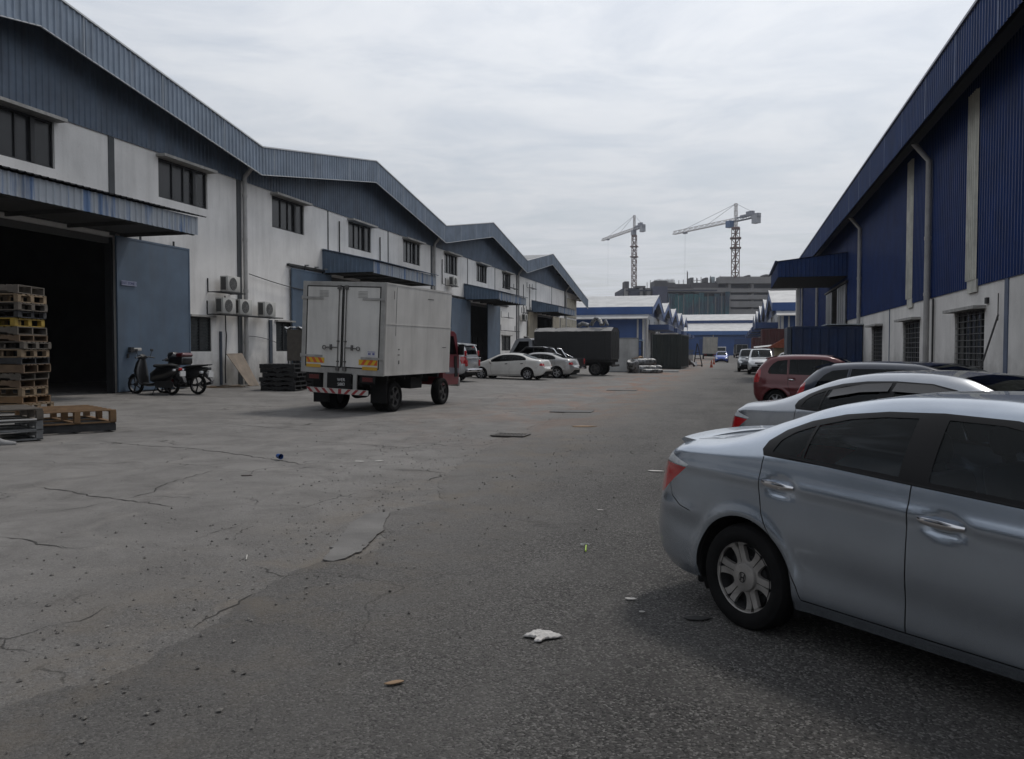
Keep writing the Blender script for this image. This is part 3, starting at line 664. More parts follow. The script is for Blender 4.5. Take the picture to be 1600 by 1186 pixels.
# ------------------------------------------------------------ cars
def pchip(xs, ys, x):
    xs = np.asarray(xs, float); ys = np.asarray(ys, float); h = np.diff(xs); d = np.diff(ys)/h
    m = np.zeros_like(ys); m[0] = d[0]; m[-1] = d[-1]
    for i in range(1, len(xs)-1):
        if d[i-1]*d[i] > 0:
            w1 = 2*h[i]+h[i-1]; w2 = h[i]+2*h[i-1]; m[i] = (w1+w2)/(w1/d[i-1]+w2/d[i])
    x = np.clip(x, xs[0], xs[-1]); i = np.clip(np.searchsorted(xs, x)-1, 0, len(xs)-2); t = (x-xs[i])/h[i]
    return (2*t**3-3*t**2+1)*ys[i]+(t**3-2*t**2+t)*h[i]*m[i]+(-2*t**3+3*t**2)*ys[i+1]+(t**3-t**2)*h[i]*m[i+1]
TK = np.array([0, .10, .30, .48, .58, .78, .87, 1.])
class Body:
    def __init__(s, prof, bumps=()):
        s.p = prof; s.b = bumps
    def P(s, x, t):
        p = s.p; f = lambda k: pchip([a for a, _ in p[k]], [b for _, b in p[k]], x)
        zb, zs, zr, zc, wy, yr = f('zb'), f('zs'), f('zr'), f('zc'), f('wy'), f('yr')
        zs = np.maximum(zs, zb+.02); zr = np.maximum(zr, zs+.012); zc = np.maximum(zc, zr+.008); h = zs-zb
        yr = np.minimum(yr, wy-.05)
        Y = np.stack([wy-.06, wy-.014, wy, wy-.016, wy-.042, yr, yr*.80, yr*0], -1)
        Z = np.stack([zb, zb+.12*h, zb+.42*h, zb+.80*h, zs, zr, zr+.70*(zc-zr), zc], -1)
        def hm(V, endzero):
            hh = np.diff(TK); d = np.diff(V, axis=-1)/hh; m = np.zeros_like(V)
            m[..., 0] = d[..., 0]; m[..., -1] = 0 if endzero else d[..., -1]
            for i in range(1, len(TK)-1):
                a, b = d[..., i-1], d[..., i]; w1 = 2*hh[i]+hh[i-1]; w2 = hh[i]+2*hh[i-1]; ok = a*b > 0
                with np.errstate(divide='ignore', invalid='ignore'): v = (w1+w2)/(w1/a+w2/b)
                m[..., i] = np.where(ok, v, 0)
            i = np.clip(np.searchsorted(TK, t, side='right')-1, 0, len(TK)-2); u = (t-TK[i])/hh[i]; g = lambda A, k: np.take_along_axis(A, k[..., None], -1)[..., 0]
            return (2*u**3-3*u**2+1)*g(V, i)+(u**3-2*u**2+u)*hh[i]*g(m, i)+(-2*u**3+3*u**2)*g(V, i+1)+(u**3-u**2)*hh[i]*g(m, i+1)
        y, z = hm(Y, False), hm(Z, True)
        for fn in s.b: y = y+np.where(t < .8, fn(x, z), 0)
        return np.stack([x+0*t, y, z], -1)
    def T(s, x, z, lo=0., hi=.86):
        """t of the side-view point (x,z)"""
        ts = np.linspace(lo, hi, 240); pp = s.P(np.full(240, x), ts)[:, 2]; return float(np.interp(z, pp, ts))
    def N(s, x, t):
        e = 2e-3; a = s.P(x+e, t)-s.P(x-e, t); b = s.P(x, np.minimum(t+e, 1))-s.P(x, np.maximum(t-e, 0)); n = np.cross(b, a)
        L = np.linalg.norm(n, axis=-1, keepdims=True); return n/np.maximum(L, 1e-9)
def inside(poly, pts):
    x, y = pts[:, 0], pts[:, 1]; r = np.zeros(len(pts), bool); j = len(poly)-1
    for i in range(len(poly)):
        xi, yi = poly[i]; xj, yj = poly[j]
        c = ((yi > y) != (yj > y)) & (x < (xj-xi)*(y-yi)/((yj-yi) or 1e-12)+xi); r ^= c; j = i
    return r
def dens(pts, st, closed=True):
    o = []; n = len(pts)
    for i in range(n if closed else n-1):
        a, b = pts[i], pts[(i+1) % n]; k = max(1, int(math.hypot(b[0]-a[0], b[1]-a[1])/st))
        o += [(a[0]+(b[0]-a[0])*q/k, a[1]+(b[1]-a[1])*q/k) for q in range(k)]
    if not closed: o.append(pts[-1])
    return o
def smooth_poly(pts, it=2):
    for _ in range(it):
        q = []
        for i in range(len(pts)):
            a, b = pts[i], pts[(i+1) % len(pts)]; q += [(a[0]*.75+b[0]*.25, a[1]*.75+b[1]*.25), (a[0]*.25+b[0]*.75, a[1]*.25+b[1]*.75)]
        pts = q
    return pts
def seam_poly(line, w=.006):
    """thin polygon round a side-view polyline"""
    L, Rr = [], []; n = len(line)
    for i, p in enumerate(line):
        a = line[max(i-1, 0)]; b = line[min(i+1, n-1)]; dx, dz = b[0]-a[0], b[1]-a[1]; l = math.hypot(dx, dz) or 1
        L.append((p[0]-dz/l*w/2, p[1]+dx/l*w/2)); Rr.append((p[0]+dz/l*w/2, p[1]-dx/l*w/2))
    return L+Rr[::-1]

BLACKP = mat('black_plastic', (.010, .010, .011), .45, var=.2, spec=.2)
UNDER = mat('underbody_black', (.008, .008, .008), .9, var=.2)
TYRE = mat('tyre_rubber', (.010, .010, .0105), .9, spec=.2, var=.4, vs=9, bump=.1)
CHROME = mat('chrome', (.7, .7, .72), .12, metal=1, var=.1)
GLS = glass_mat('car_glass', .10)
GLSL = glass_mat('car_glass_light', .22)
REDL = lamp_mat('red_lamp', (.42, .012, .015)); CLRL = lamp_mat('clear_lamp', (.62, .64, .66)); AMB = lamp_mat('amber_lamp', (.6, .22, .03))
SEAT = mat('seat_fabric', (.055, .055, .06), .9, var=.3)
SEATB = mat('seat_beige', (.22, .19, .15), .9, var=.3)

def alloy(n, r, style):
    """disc of a wheel with openings; local axis y is the outside"""
    b = MB(); ro = r*.70; 
    b.lathe([(ro+.004, -.02), (ro+.006, .0), (ro-.004, .006), (ro-.014, .0), (ro-.022, -.05), (ro-.03, -.10)], 'y', 40)
    if style == 'cover6':
        pts, segs = [], []
        outer = [(math.cos(a)*(ro-.01), math.sin(a)*(ro-.01)) for a in np.linspace(0, 2*PI, 60, endpoint=False)]
        holes = []
        for k in range(6):
            c = 2*PI*k/6+PI/6+.05; pl = [(.44*ro, -.15), (.44*ro, .15), (.66*ro, .26), (.88*ro, .27), (.93*ro, .12), (.93*ro, -.12), (.88*ro, -.27), (.66*ro, -.26)]
            holes.append(smooth_poly([(q*math.cos(c+a), q*math.sin(c+a)) for q, a in pl], 2))
            c = 2*PI*k/6+.05; pl = [(.36*ro, -.025), (.36*ro, .025), (.74*ro, .02), (.95*ro, .075), (.95*ro, -.075), (.74*ro, -.02)]
            holes.append([(q*math.cos(c+a), q*math.sin(c+a)) for q, a in pl])
    else:
        outer = [(math.cos(a)*(ro-.01), math.sin(a)*(ro-.01)) for a in np.linspace(0, 2*PI, 48, endpoint=False)]
        holes = []
        for k in range(n):
            c = 2*PI*(k+.5)/n; w = PI/n-.10*(7/n if n > 5 else 1.4); w = max(w, .12)
            pl = [(.32*ro, -w*.55), (.32*ro, w*.55), (.86*ro, w), (.90*ro, 0), (.86*ro, -w)]
            holes.append(smooth_poly([(q*math.cos(c+a), q*math.sin(c+a)) for q, a in pl], 1))
    vs = []; ed = []
    for pl in [outer]+holes:
        k = len(vs); vs += [Vector(p) for p in pl]; ed += [(k+i, k+(i+1) % len(pl)) for i in range(len(pl))]
    V, E_, F, *_ = delaunay_2d_cdt(vs, ed, [], 0, 1e-5)
    V = np.array([tuple(v) for v in V]); cen = np.array([V[list(f)].mean(0) for f in F]); ok = inside(outer, cen)
    for h in holes: ok &= ~inside(h, cen)
    def dish(p): q = math.hypot(*p)/ro; return .004-.022*math.exp(-((q-.55)/.35)**2)
    k = len(b.v); base = [(p[0], dish(p), p[1]) for p in V]; back = [(p[0], dish(p)-.025, p[1]) for p in V]
    fs = [tuple(f) for f, o in zip(F, ok) if o]; b.add(base+back, fs+[tuple(i+len(V) for i in f)[::-1] for f in fs])
    from collections import Counter
    ce = Counter(); 
    for f in fs:
        for i in range(3): ce[tuple(sorted((f[i], f[(i+1) % 3])))] += 1
    for (i, j), c in ce.items():
        if c == 1: b.f.append((k+i, k+j, k+j+len(V), k+i+len(V))); b.mi.append(0)
    return b
def build_wheel(r, w=.20, style='spoke', n=7, rimmat=None, hub=None):
    b = MB(); ri = r*.70
    b.lathe([(ri-.012, w/2-.015), (ri+.004, w/2-.002), (ri+.03, w/2+.006), (r-.045, w/2+.004), (r-.018, w/2-.006), (r-.004, w/2-.03), (r, w/2-.06), (r, -w/2+.06), (r-.004, -w/2+.03), (r-.03, -w/2), (ri, -w/2+.01)], 'y', 44)
    for k in (-.04, 0, .04): pass
    tyre = b.build('wheel', TYRE, smooth=35)
    rm = rimmat or mat('alloy_silver', (.36, .365, .38), .35, metal=.6, var=.15, vs=20)
    a = alloy(n, r, style); rim = a.build('rim', rm, tyre, smooth=30, loc=(0, w/2-.022, 0))
    d = MB(); d.lathe([(0.0, -.085), (ri-.02, -.085)], 'y', 28); d.lathe([(ri-.03, -.09), (ri-.03, 0)], 'y', 28); d.lathe([(.0, -.06), (.12, -.06), (.12, -.08)], 'y', 24)
    d.build('brake_disc', mat('brake_dark', (.03, .03, .032), .6, var=.3), tyre, loc=(0, w/2-.022, 0))
    c = MB(); rc = r*(.27 if style == 'cover6' else .11); c.lathe([(0, .012), (rc*.6, .010), (rc*.93, .004), (rc, -.006), (rc, -.03)], 'y', 32)
    c.build('hub_cap', rm, tyre, smooth=40, loc=(0, w/2-.022, 0))
    if style == 'cover6':                       # marque emblem: an upright two-stroke letter with a bar inside a rounded frame
        g = MB(); g.M = Matrix.Scale(1.35, 4, (1, 0, 0)) @ Matrix.Scale(1.35, 4, (0, 0, 1)); y0, y1 = .011, .0155
        fr = smooth_poly([(-.021, .024), (.021, .024), (.017, -.022), (-.017, -.022)], 2); fi = [(x*.83, z*.83) for x, z in fr]; n_ = len(fr)
        g.add([(x, y1, z) for x, z in fr]+[(x, y1, z) for x, z in fi], [(i, (i+1) % n_, n_+(i+1) % n_, n_+i) for i in range(n_)])
        for sx in (-1, 1): g.add([(sx*.006, y1, .016), (sx*.0125, y1, .017), (sx*.010, y1, -.016), (sx*.0055, y1, -.015)], [(0, 1, 2, 3)])
        g.box((-.008, y1-.002, -.003), (.008, y1, .003))
        g.build('emblem', mat('emblem_dark', (.02, .02, .022), .3, var=.1), tyre, loc=(0, w/2-.022, 0))
    return tyre

def wave(line, amp, wid):
    """horizontal crease following a side-view line z(x)"""
    xs = [a for a, _ in line]; zs = [b for _, b in line]
    return lambda x, z: amp*np.exp(-((z-np.interp(x, xs, zs))/wid)**2)*np.clip((x-xs[0])/.15, 0, 1)*np.clip((xs[-1]-x)/.15, 0, 1)
def bowl(cx, cz, rx, rz, d):
    return lambda x, z: -d*np.exp(-(((x-cx)/rx)**2+((z-cz)/rz)**2)**2.5)
def flare(hx, hz, Rr, a):
    return lambda x, z: a*np.exp(-((np.hypot(x-hx, z-hz)-Rr)/.035)**2)

def car(name, label, cat, spec, paint, loc, head, q=.06, group=None, win=None):
    """spec: dict(L,W,hubs,r,Ra,prof,side=[(name,material,poly)...],seams,doors,handles ...)"""
    X0 = spec.get('x0', 0); L, Wd = spec['L'], spec['W']; hr, hf = spec['hubs']; r = spec['r']; Ra = spec.get('Ra', r+.05)
    root = thing(name, label, cat, loc, head, group)
    # local frame for shapes: x from rear (0) to nose (L); shift so the origin is under the rear axle
    off = Matrix.Translation((-hr, 0, 0))
    bumps = list(spec.get('bumps', [])); bumps += [flare(hr, r, Ra+.02, .014), flare(hf, r, Ra+.02, .014)]
    B = Body(spec['prof'], bumps); KT = 1.5
    def par(poly): return [(x, KT*B.T(x, z)) for x, z in poly]
    # outline in (x, t) with wheel arches
    def arch(hx):
        o = []
        for a in np.linspace(PI*1.16, -PI*.16, 34):
            x = hx+Ra*math.cos(a); z = r+Ra*math.sin(a)
            if z > float(B.P(np.array([x]), np.array([0.]))[0, 2])+.004: o.append((x, KT*B.T(x, z)))
        return [(o[0][0]-.0, 0)]+o+[(o[-1][0], 0)]
    ar, af = arch(hr), arch(hf)
    outline = dens([(X0, 0), ar[0]], q, False)[:-1]+ar+dens([ar[-1], af[0]], q, False)[1:-1]+af+dens([af[-1], (L, 0), (L, KT), (X0, KT), (X0, 0)], q, False)[1:-1]
    regs = []                                         # (part name, material, polygon in xt, label, mirrored pair?, sink)
    for rg in spec.get('regions', []):
        nm, m, poly, kw = rg[0], rg[1], rg[2], (rg[3] if len(rg) > 3 else {})
        pl = smooth_poly(poly, kw['sm']) if kw.get('sm') else poly
        pp = [(x, KT*t) for x, t in pl] if kw.get('xt') else par(dens(pl, q*.8))
        regs.append((nm, paint if m == 'paint' else m, dens(pp, q) if kw.get('xt') else pp, kw))
    verts = []; edges = []
    for pl in [outline]+[g[2] for g in regs]:
        k = len(verts); verts += [Vector(p) for p in pl]; edges += [(k+i, k+(i+1) % len(pl)) for i in range(len(pl))]
    nx, ntt = int(L/q), int(KT/(q*.62))
    gx = np.linspace(X0, L, nx+1)[1:-1]; gt = np.linspace(0, KT, ntt+1)[1:-1]
    GX, GT = np.meshgrid(gx, gt); pts = np.stack([GX.ravel(), GT.ravel()], 1); pts = pts[inside(outline, pts)]
    verts += [Vector(p) for p in pts]
    V, _, F, *_ = delaunay_2d_cdt(verts, edges, [], 0, 1e-5)
    V = np.array([tuple(v) for v in V]); F = np.array([tuple(f) for f in F if len(f) == 3]); cen = V[F].mean(1)
    ok = inside(outline, cen); F = F[ok]; cen = cen[ok]
    own = np.full(len(F), -1)
    for i, g in enumerate(regs): own[inside(g[2], cen)] = i
    tx = np.clip(V[:, 1]/KT, 0, 1); P3 = B.P(V[:, 0], tx); N3 = B.N(np.clip(V[:, 0], X0+.003, L-.003), np.clip(tx, .002, .998))
    P3[:, 0] -= hr; P3[tx > .9995, 1] = 0
    def emit(nm, m, sel, sides, kw):
        F_ = F[sel]
        if not len(F_): return None
        ids = np.unique(F_); mp = -np.ones(len(V), int); mp[ids] = np.arange(len(ids)); vs = P3[ids]-N3[ids]*kw.get('sink', 0); ns = N3[ids]; fs = mp[F_]
        AV, AF, AN = [], [], []
        for sd in sides:
            k = sum(len(a) for a in AV); AV.append(vs*np.array([1, sd, 1])); AN.append(ns*np.array([1, sd, 1])); AF += [tuple(int(v)+k for v in (f if sd < 0 else f[::-1])) for f in fs]
        AV = np.vstack(AV); AN = np.vstack(AN); me = bpy.data.meshes.new(nm); me.from_pydata(AV.tolist(), [], AF); me.materials.append(m)
        me.polygons.foreach_set('use_smooth', [True]*len(AF))
        # face winding must agree with the analytic normal
        co = AV; f0 = np.array(AF); gn = np.cross(co[f0[:, 1]]-co[f0[:, 0]], co[f0[:, 2]]-co[f0[:, 0]]); s_ = (gn*AN[f0].sum(1)).sum(1)
        if (s_ < 0).mean() > .5: me.flip_normals()
        me.normals_split_custom_set_from_vertices([tuple(n) for n in AN])
        o = bpy.data.objects.new(nm, me); C.objects.link(o); o.parent = root
        if kw.get('label'): o['label'] = kw['label']
        return o
    body = emit('body', paint, own == -1, (1, -1), {})
    for i, g in enumerate(regs):
        sel = own == i
        if g[3].get('both'): emit(g[0], g[1], sel, (1, -1), g[3])
        else:
            for sd in (1, -1): emit(g[0], g[1], sel, (sd,), g[3])
    # end caps with a bulge
    for x0, sg, key in ((X0, -1, 'rear'), (L, 1, 'front')):
        ts = np.linspace(0, 1, 26); Pp = B.P(np.full(26, x0), ts); bul = spec.get('bulge', .10); b = MB(); rows = []
        for k in range(26):
            y0, z0 = Pp[k, 1], Pp[k, 2]; zq = (z0-Pp[0, 2])/(Pp[-1, 2]-Pp[0, 2])
            row = []
            for u in np.linspace(-1, 1, 17): row.append((x0+sg*bul*(1-u*u)*(.35+.65*math.sin(PI*min(max(zq, .02), .98))), u*y0, z0))
            rows.append(row)
        b.M = off; b.loft(rows, closed=False); b.build('bumper', paint, body, smooth=50)
    # arch lips, wells, underbody
    for hx in (hr, hf):
        b = MB(); b.M = off; rings = []
        for a in np.linspace(PI*1.14, -PI*.14, 28):
            x = hx+Ra*math.cos(a); z = r+Ra*math.sin(a); y = float(B.P(np.array([x]), np.array([B.T(x, z)]))[0, 1])
            rings.append([(x, y, z), (x, y-.03, z), (hx+(Ra+.01)*math.cos(a), y-.05, r+(Ra+.01)*math.sin(a)), (hx+(Ra+.03)*math.cos(a), .40, r+(Ra+.03)*math.sin(a))])
        b.loft(rings, closed=False); b.loft([[(p[0], -p[1], p[2]) for p in g] for g in rings], closed=False)
        for sd in (1, -1): b.add([(hx, sd*.44, r)]+[(hx+(Ra+.03)*math.cos(a), sd*.44, r+(Ra+.03)*math.sin(a)) for a in np.linspace(PI*1.14, -PI*.14, 16)], [(0, i, i+1) for i in range(1, 16)])
        b.build('wheel_arch', UNDER, body)
    b = MB(); b.M = off; wi = Wd/2-.05; zu = r*.62
    b.box((.22, -.43, zu), (L-.22, .43, zu+.2)); b.box((hr+Ra+.02, -wi+.1, zu+.03), (hf-Ra-.02, wi-.1, zu+.16))
    b.box((.12, -wi+.14, zu+.08), (hr-Ra-.02, wi-.14, zu+.25)); b.box((hf+Ra+.03, -wi+.2, zu), (L-.12, wi-.2, zu+.2))
    b.build('underbody', UNDER, root)
    # seats and dashboard seen through the glass
    zs = float(np.interp(L*.5, [a for a, _ in spec['prof']['zs']], [c for _, c in spec['prof']['zs']])); zc = spec['H']
    b = MB(); b.M = off; sx = spec.get('seats', [(.44, 2), (.60, 2)])
    cb0, cb1 = spec.get('cabin', (L*.30, L*.66)); b.box((cb0, -wi+.07, zs-.45), (cb1, wi-.07, zs-.40))
    b.box((cb1-.25, -wi+.09, zs-.4), (cb1+.05, wi-.09, zs-.02))
    for fx, nn in sx:
        for sy in (-.36, .36):
            x = L*fx; b.M = off @ Matrix.Translation((x, sy, 0)) @ Matrix.Rotation(R(14), 4, 'Y').inverted()
            b.M = off @ Matrix.Translation((x, sy, zs-.4)) @ Matrix.Rotation(R(-12), 4, 'Y')
            b.rbox((-.06, -.23, 0), (.08, .23, .46), .05, 3); b.rbox((-.045, -.13, .50), (.055, .13, .50+min(.19, zc-zs-.30)), .05, 3)
            b.box((-.01, -.06, .44), (.01, .06, .52))
    b.M = off; b.build('seats', spec.get('seatmat', SEAT), root, smooth=40)
    # wheels
    wt = build_wheel(r, spec.get('tw', .20), spec.get('rim', 'spoke'), spec.get('nsp', 7), spec.get('rimmat'))
    first = True; yw = Wd/2-spec.get('tw', .20)/2-.012
    for hx in (hr, hf):
        for sd in (1, -1):
            o = wt if first else copy_tree(wt); first = False; o.parent = root; o.location = (hx-hr, sd*yw, r)
            o.rotation_euler = (0, spec.get('rot', 0), 0) if sd > 0 else (0, spec.get('rot', 0), PI)
    # extra pieces
    for fn in spec.get('extras', []): fn(root, B, off, L, Wd, paint)
    root['_L'] = L
    del root['_L']
    return root

def ex_handle(x, z, w=.2, m=CHROME):
    def fn(root, B, off, L, Wd, paint):
        for sd in (1, -1):
            b = MB(); b.M = off; rings = []
            for k in range(9):
                u = k/8; xx = x-w/2+w*u; y = float(B.P(np.array([xx]), np.array([B.T(xx, z)]))[0, 1]); lift = .034*math.sin(PI*min(max(u, .0), 1))**.5+.002; h = .019*(.6+.4*math.sin(PI*u)); zz = z+(.5-u)*.014
                yo = y+lift; rings.append([(xx, sd*(yo), zz+h), (xx, sd*(yo+.008), zz), (xx, sd*yo, zz-h), (xx, sd*(yo-.012), zz)])
            b.loft(rings, True, True); b.build('door_handle', m if m else paint, root, smooth=60)
    return fn
def ex_mirror(x, z, s=1.):
    def fn(root, B, off, L, Wd, paint):
        for sd in (1, -1):
            b = MB(); b.M = off; y = Wd/2-.06; rings = []
            for k, (dy, sc) in enumerate(((0, .35), (.05, .8), (.12, 1.), (.18, .9), (.215, .5), (.225, .1))):
                rings.append([(x+.06*s*sc*math.cos(a)*(1.2 if math.cos(a) > 0 else .5), sd*(y+dy*s), z+.075*s*sc*math.sin(a)) for a in np.linspace(0, 2*PI, 12, endpoint=False)])
            b.loft(rings, True, True); b.build('wing_mirror', paint, root, smooth=60)
    return fn
def ex_plate(txt, rear=True, z=.75, w=.46, front_z=.42):
    def fn(root, B, off, L, Wd, paint):
        b = MB(); b.M = off; x = -.125 if rear else L+.125; zz = z if rear else front_z
        b.box((x-.008, -w/2, zz-.06), (x+.008, w/2, zz+.06)); p = b.build('number_plate', BLACKP, root)
        if txt: text_mesh('plate_text', txt, .085, mat('plate_white', (.6, .6, .6), .5, var=.1), p, (-spec_hr(off)+x+(-.010 if rear else .010), 0, zz), (PI/2, 0, -PI/2 if rear else PI/2))
    return fn
def spec_hr(off): return -off.translation.x
def ex_box(nm, m, a, c, bev=.01):
    def fn(root, B, off, L, Wd, paint):
        b = MB(); b.M = off; b.rbox(a, c, bev, 2); b.build(nm, m or paint, root, smooth=50)
    return fn
def ex_both(nm, m, a, c, bev=.01):
    def fn(root, B, off, L, Wd, paint):
        for sd in (1, -1):
            b = MB(); b.M = off; y0, y1 = sorted((a[1]*sd, c[1]*sd)); b.rbox((a[0], y0, a[2]), (c[0], y1, c[2]), bev, 2); b.build(nm, m or paint, root, smooth=50)
    return fn
def paintm(name, col, metal=.35, rough=.32, dust=.12):
    return mat(name, col, rough, metal=metal, var=dust, vs=2.2, coat=.7, spec=.5, cr=.05, bump=0)

# --- profiles -------------------------------------------------------------
SEDAN = dict(x0=.05, L=4.545, W=1.755, H=1.43, hubs=(.98, 3.65), r=.312, Ra=.365, bulge=.07,
  prof=dict(
    zb=[(.05,.46),(.11,.36),(.24,.26),(.5,.22),(1.5,.215),(3.2,.215),(4.1,.22),(4.4,.27),(4.545,.40)],
    zs=[(.05,.60),(.11,.68),(.20,.84),(.28,.95),(.45,1.005),(1.1,1.02),(2.0,.975),(3.1,.91),(3.7,.82),(4.3,.66),(4.545,.54)],
    zr=[(.05,.62),(.11,.70),(.20,.88),(.27,1.01),(.4,1.05),(.62,1.075),(.85,1.125),(1.1,1.205),(1.35,1.285),(1.7,1.345),(2.05,1.368),(2.45,1.36),(2.8,1.285),(3.1,1.165),(3.45,1.02),(3.75,.915),(4.3,.72),(4.545,.57)],
    zc=[(.05,.64),(.10,.71),(.15,.90),(.205,1.05),(.26,1.072),(.50,1.085),(.72,1.125),(1.05,1.25),(1.4,1.365),(1.8,1.422),(2.2,1.432),(2.6,1.40),(2.9,1.30),(3.3,1.125),(3.65,1.0),(4.1,.89),(4.4,.76),(4.545,.60)],
    wy=[(.05,.60),(.08,.68),(.15,.76),(.3,.835),(.5,.868),(.9,.877),(3.7,.877),(4.1,.84),(4.35,.75),(4.545,.56)],
    yr=[(.05,.54),(.12,.65),(.4,.70),(.8,.68),(1.1,.645),(1.5,.60),(2.0,.585),(2.5,.59),(3.0,.63),(3.5,.70),(3.8,.72),(4.3,.62),(4.545,.46)]))
def sedan_regions(glass, trimw=BLACKP, lamp=REDL):
    arch_pts = [(1.345+0, .30)]
    return [
      ('rear_door', 'paint', [(1.105,1.03),(1.10,.86),(1.125,.72),(1.20,.60),(1.30,.48),(1.375,.36),(1.40,.285),(2.005,.285),(2.005,.98)], {}),
      ('front_door', 'paint', [(2.015,.98),(2.015,.285),(2.98,.285),(3.06,.40),(3.09,.60),(3.08,.915)], {}),
      ('door_seam', UNDER, seam_poly([(1.105,1.04),(1.10,.86),(1.125,.72),(1.20,.60),(1.30,.48),(1.375,.36),(1.40,.285),(2.01,.283),(2.98,.285),(3.06,.40),(3.09,.60),(3.08,.915)], .007), {'sink': .004}),
      ('door_seam', UNDER, seam_poly([(2.01,.285),(2.012,.6),(2.01,1.0)], .007), {'sink': .004}),
      ('window_trim', trimw, [(1.10,1.045),(1.075,1.08),(1.085,1.125),(1.16,1.19),(1.30,1.250),(1.50,1.300),(1.75,1.330),(2.05,1.340),(2.40,1.328),(2.62,1.285),(2.85,1.195),(3.05,1.085),(3.20,.985),(3.22,.935),(2.6,.965),(2.0,1.0),(1.5,1.03)], {}),
      ('side_glass', glass, [(1.155,1.07),(1.175,1.135),(1.24,1.185),(1.355,1.228),(1.355,1.062)], {'sink': .004}),
      ('side_glass', glass, [(1.375,1.06),(1.375,1.233),(1.55,1.278),(1.75,1.302),(1.935,1.308),(1.935,1.03)], {'sink': .004}),
      ('side_glass', glass, [(2.09,1.022),(2.09,1.31),(2.35,1.302),(2.58,1.262),(2.80,1.178),(2.98,1.075),(3.02,1.0),(2.95,.975)], {'sink': .004}),
      ('rear_window', glass, [(.72,.88),(.70,1.0),(1.40,1.0),(1.37,.86),(1.10,.84),(.84,.85)], {'xt': 1, 'both': 1}),
      ('windscreen', glass, [(3.42,1.0),(2.58,1.0),(2.60,.86),(2.95,.83),(3.30,.83),(3.40,.88)], {'xt': 1, 'both': 1}),
      ('tail_light', lamp, [(.12,.69),(.16,.84),(.215,.925),(.50,.905),(.37,.815),(.25,.72)], {}),
      ('tail_light_lens', CLRL, [(.222,.932),(.235,.972),(.28,.988),(.52,.925),(.50,.912)], {}),
      ('bumper_seam', UNDER, seam_poly([(.33,.79),(.37,.71),(.46,.66),(.555,.64)], .006), {'sink': .003}),
      ('headlight', CLRL, [(4.02,.70),(4.18,.735),(4.40,.68),(4.53,.585),(4.50,.53),(4.30,.60)], {}),
      ('bonnet_seam', UNDER, [(3.52,.83),(4.38,.79),(4.38,.797),(3.52,.837)], {'xt': 1, 'both': 1, 'sink': .004}),
      ('boot_seam', UNDER, [(.27,.84),(.62,.845),(.62,.838),(.27,.833)], {'xt': 1, 'both': 1, 'sink': .004}),
    ]
HATCH = dict(L=3.75, W=1.66, H=1.53, hubs=(.62, 3.06), r=.285, Ra=.335, bulge=.05,
  prof=dict(
    zb=[(0,.46),(.07,.34),(.2,.25),(1.0,.22),(3.3,.22),(3.6,.26),(3.75,.38)],
    zs=[(0,.86),(.05,.93),(.3,.96),(1.2,.96),(2.4,.915),(2.9,.87),(3.3,.78),(3.6,.66),(3.75,.56)],
    zr=[(0,.88),(.05,1.0),(.15,1.15),(.30,1.29),(.46,1.39),(.72,1.445),(1.2,1.47),(1.9,1.455),(2.2,1.37),(2.5,1.2),(2.8,1.02),(2.95,.93),(3.3,.83),(3.6,.70),(3.75,.59)],
    zc=[(0,.90),(.05,1.03),(.13,1.19),(.26,1.36),(.38,1.46),(.62,1.51),(1.2,1.535),(1.8,1.52),(2.1,1.46),(2.5,1.26),(2.85,1.05),(3.0,1.0),(3.3,.91),(3.6,.79),(3.75,.64)],
    wy=[(0,.66),(.04,.74),(.15,.79),(.4,.825),(3.0,.83),(3.35,.79),(3.6,.69),(3.75,.54)],
    yr=[(0,.60),(.1,.66),(.3,.64),(.8,.615),(1.5,.61),(2.1,.62),(2.6,.66),(2.9,.68),(3.4,.62),(3.75,.45)]))
def hatch_regions(glass, lamp=REDL, pillar='paint'):
    return [
      ('rear_door', 'paint', [(.93,.95),(.93,.70),(1.02,.45),(1.06,.29),(1.66,.29),(1.66,.95)], {}),
      ('front_door', 'paint', [(1.67,.95),(1.67,.29),(2.52,.29),(2.60,.45),(2.62,.88)], {}),
      ('door_seam', UNDER, seam_poly([(.93,1.40),(.93,.72),(.98,.58),(1.03,.42),(1.06,.29),(2.52,.29),(2.60,.45),(2.62,.88)], .010), {'sink': .004}),
      ('door_seam', UNDER, seam_poly([(1.665,.29),(1.665,1.0)], .010), {'sink': .004}),
      ('side_glass', glass, [(.44,1.01),(.40,1.06),(.43,1.16),(.52,1.28),(.64,1.36),(.90,1.39),(.90,.995)], {'sink': .003}),
      ('side_glass', glass, [(.95,1.0),(.95,1.398),(1.60,1.405),(1.60,.985)], {'sink': .003}),
      ('window_trim', BLACKP, [(1.60,.98),(1.60,1.405),(1.72,1.405),(1.72,.98)], {}),
      ('side_glass', glass, [(1.72,.98),(1.72,1.405),(1.90,1.38),(2.15,1.29),(2.40,1.13),(2.58,.99),(2.56,.955)], {'sink': .003}),
      ('rear_window', glass, [(.06,.90),(.06,1.0),(.36,1.0),(.36,.88),(.2,.85)], {'xt': 1, 'both': 1}),
      ('windscreen', glass, [(2.88,1.0),(1.98,1.0),(2.0,.85),(2.4,.83),(2.78,.83),(2.86,.88)], {'xt': 1, 'both': 1}),
      ('tail_light', lamp, [(0,.78),(.0,.96),(.10,1.10),(.20,1.14),(.21,1.0),(.16,.78)], {}),
      ('headlight', CLRL, [(3.28,.70),(3.42,.74),(3.62,.69),(3.73,.60),(3.70,.52),(3.50,.58)], {}),
    ]
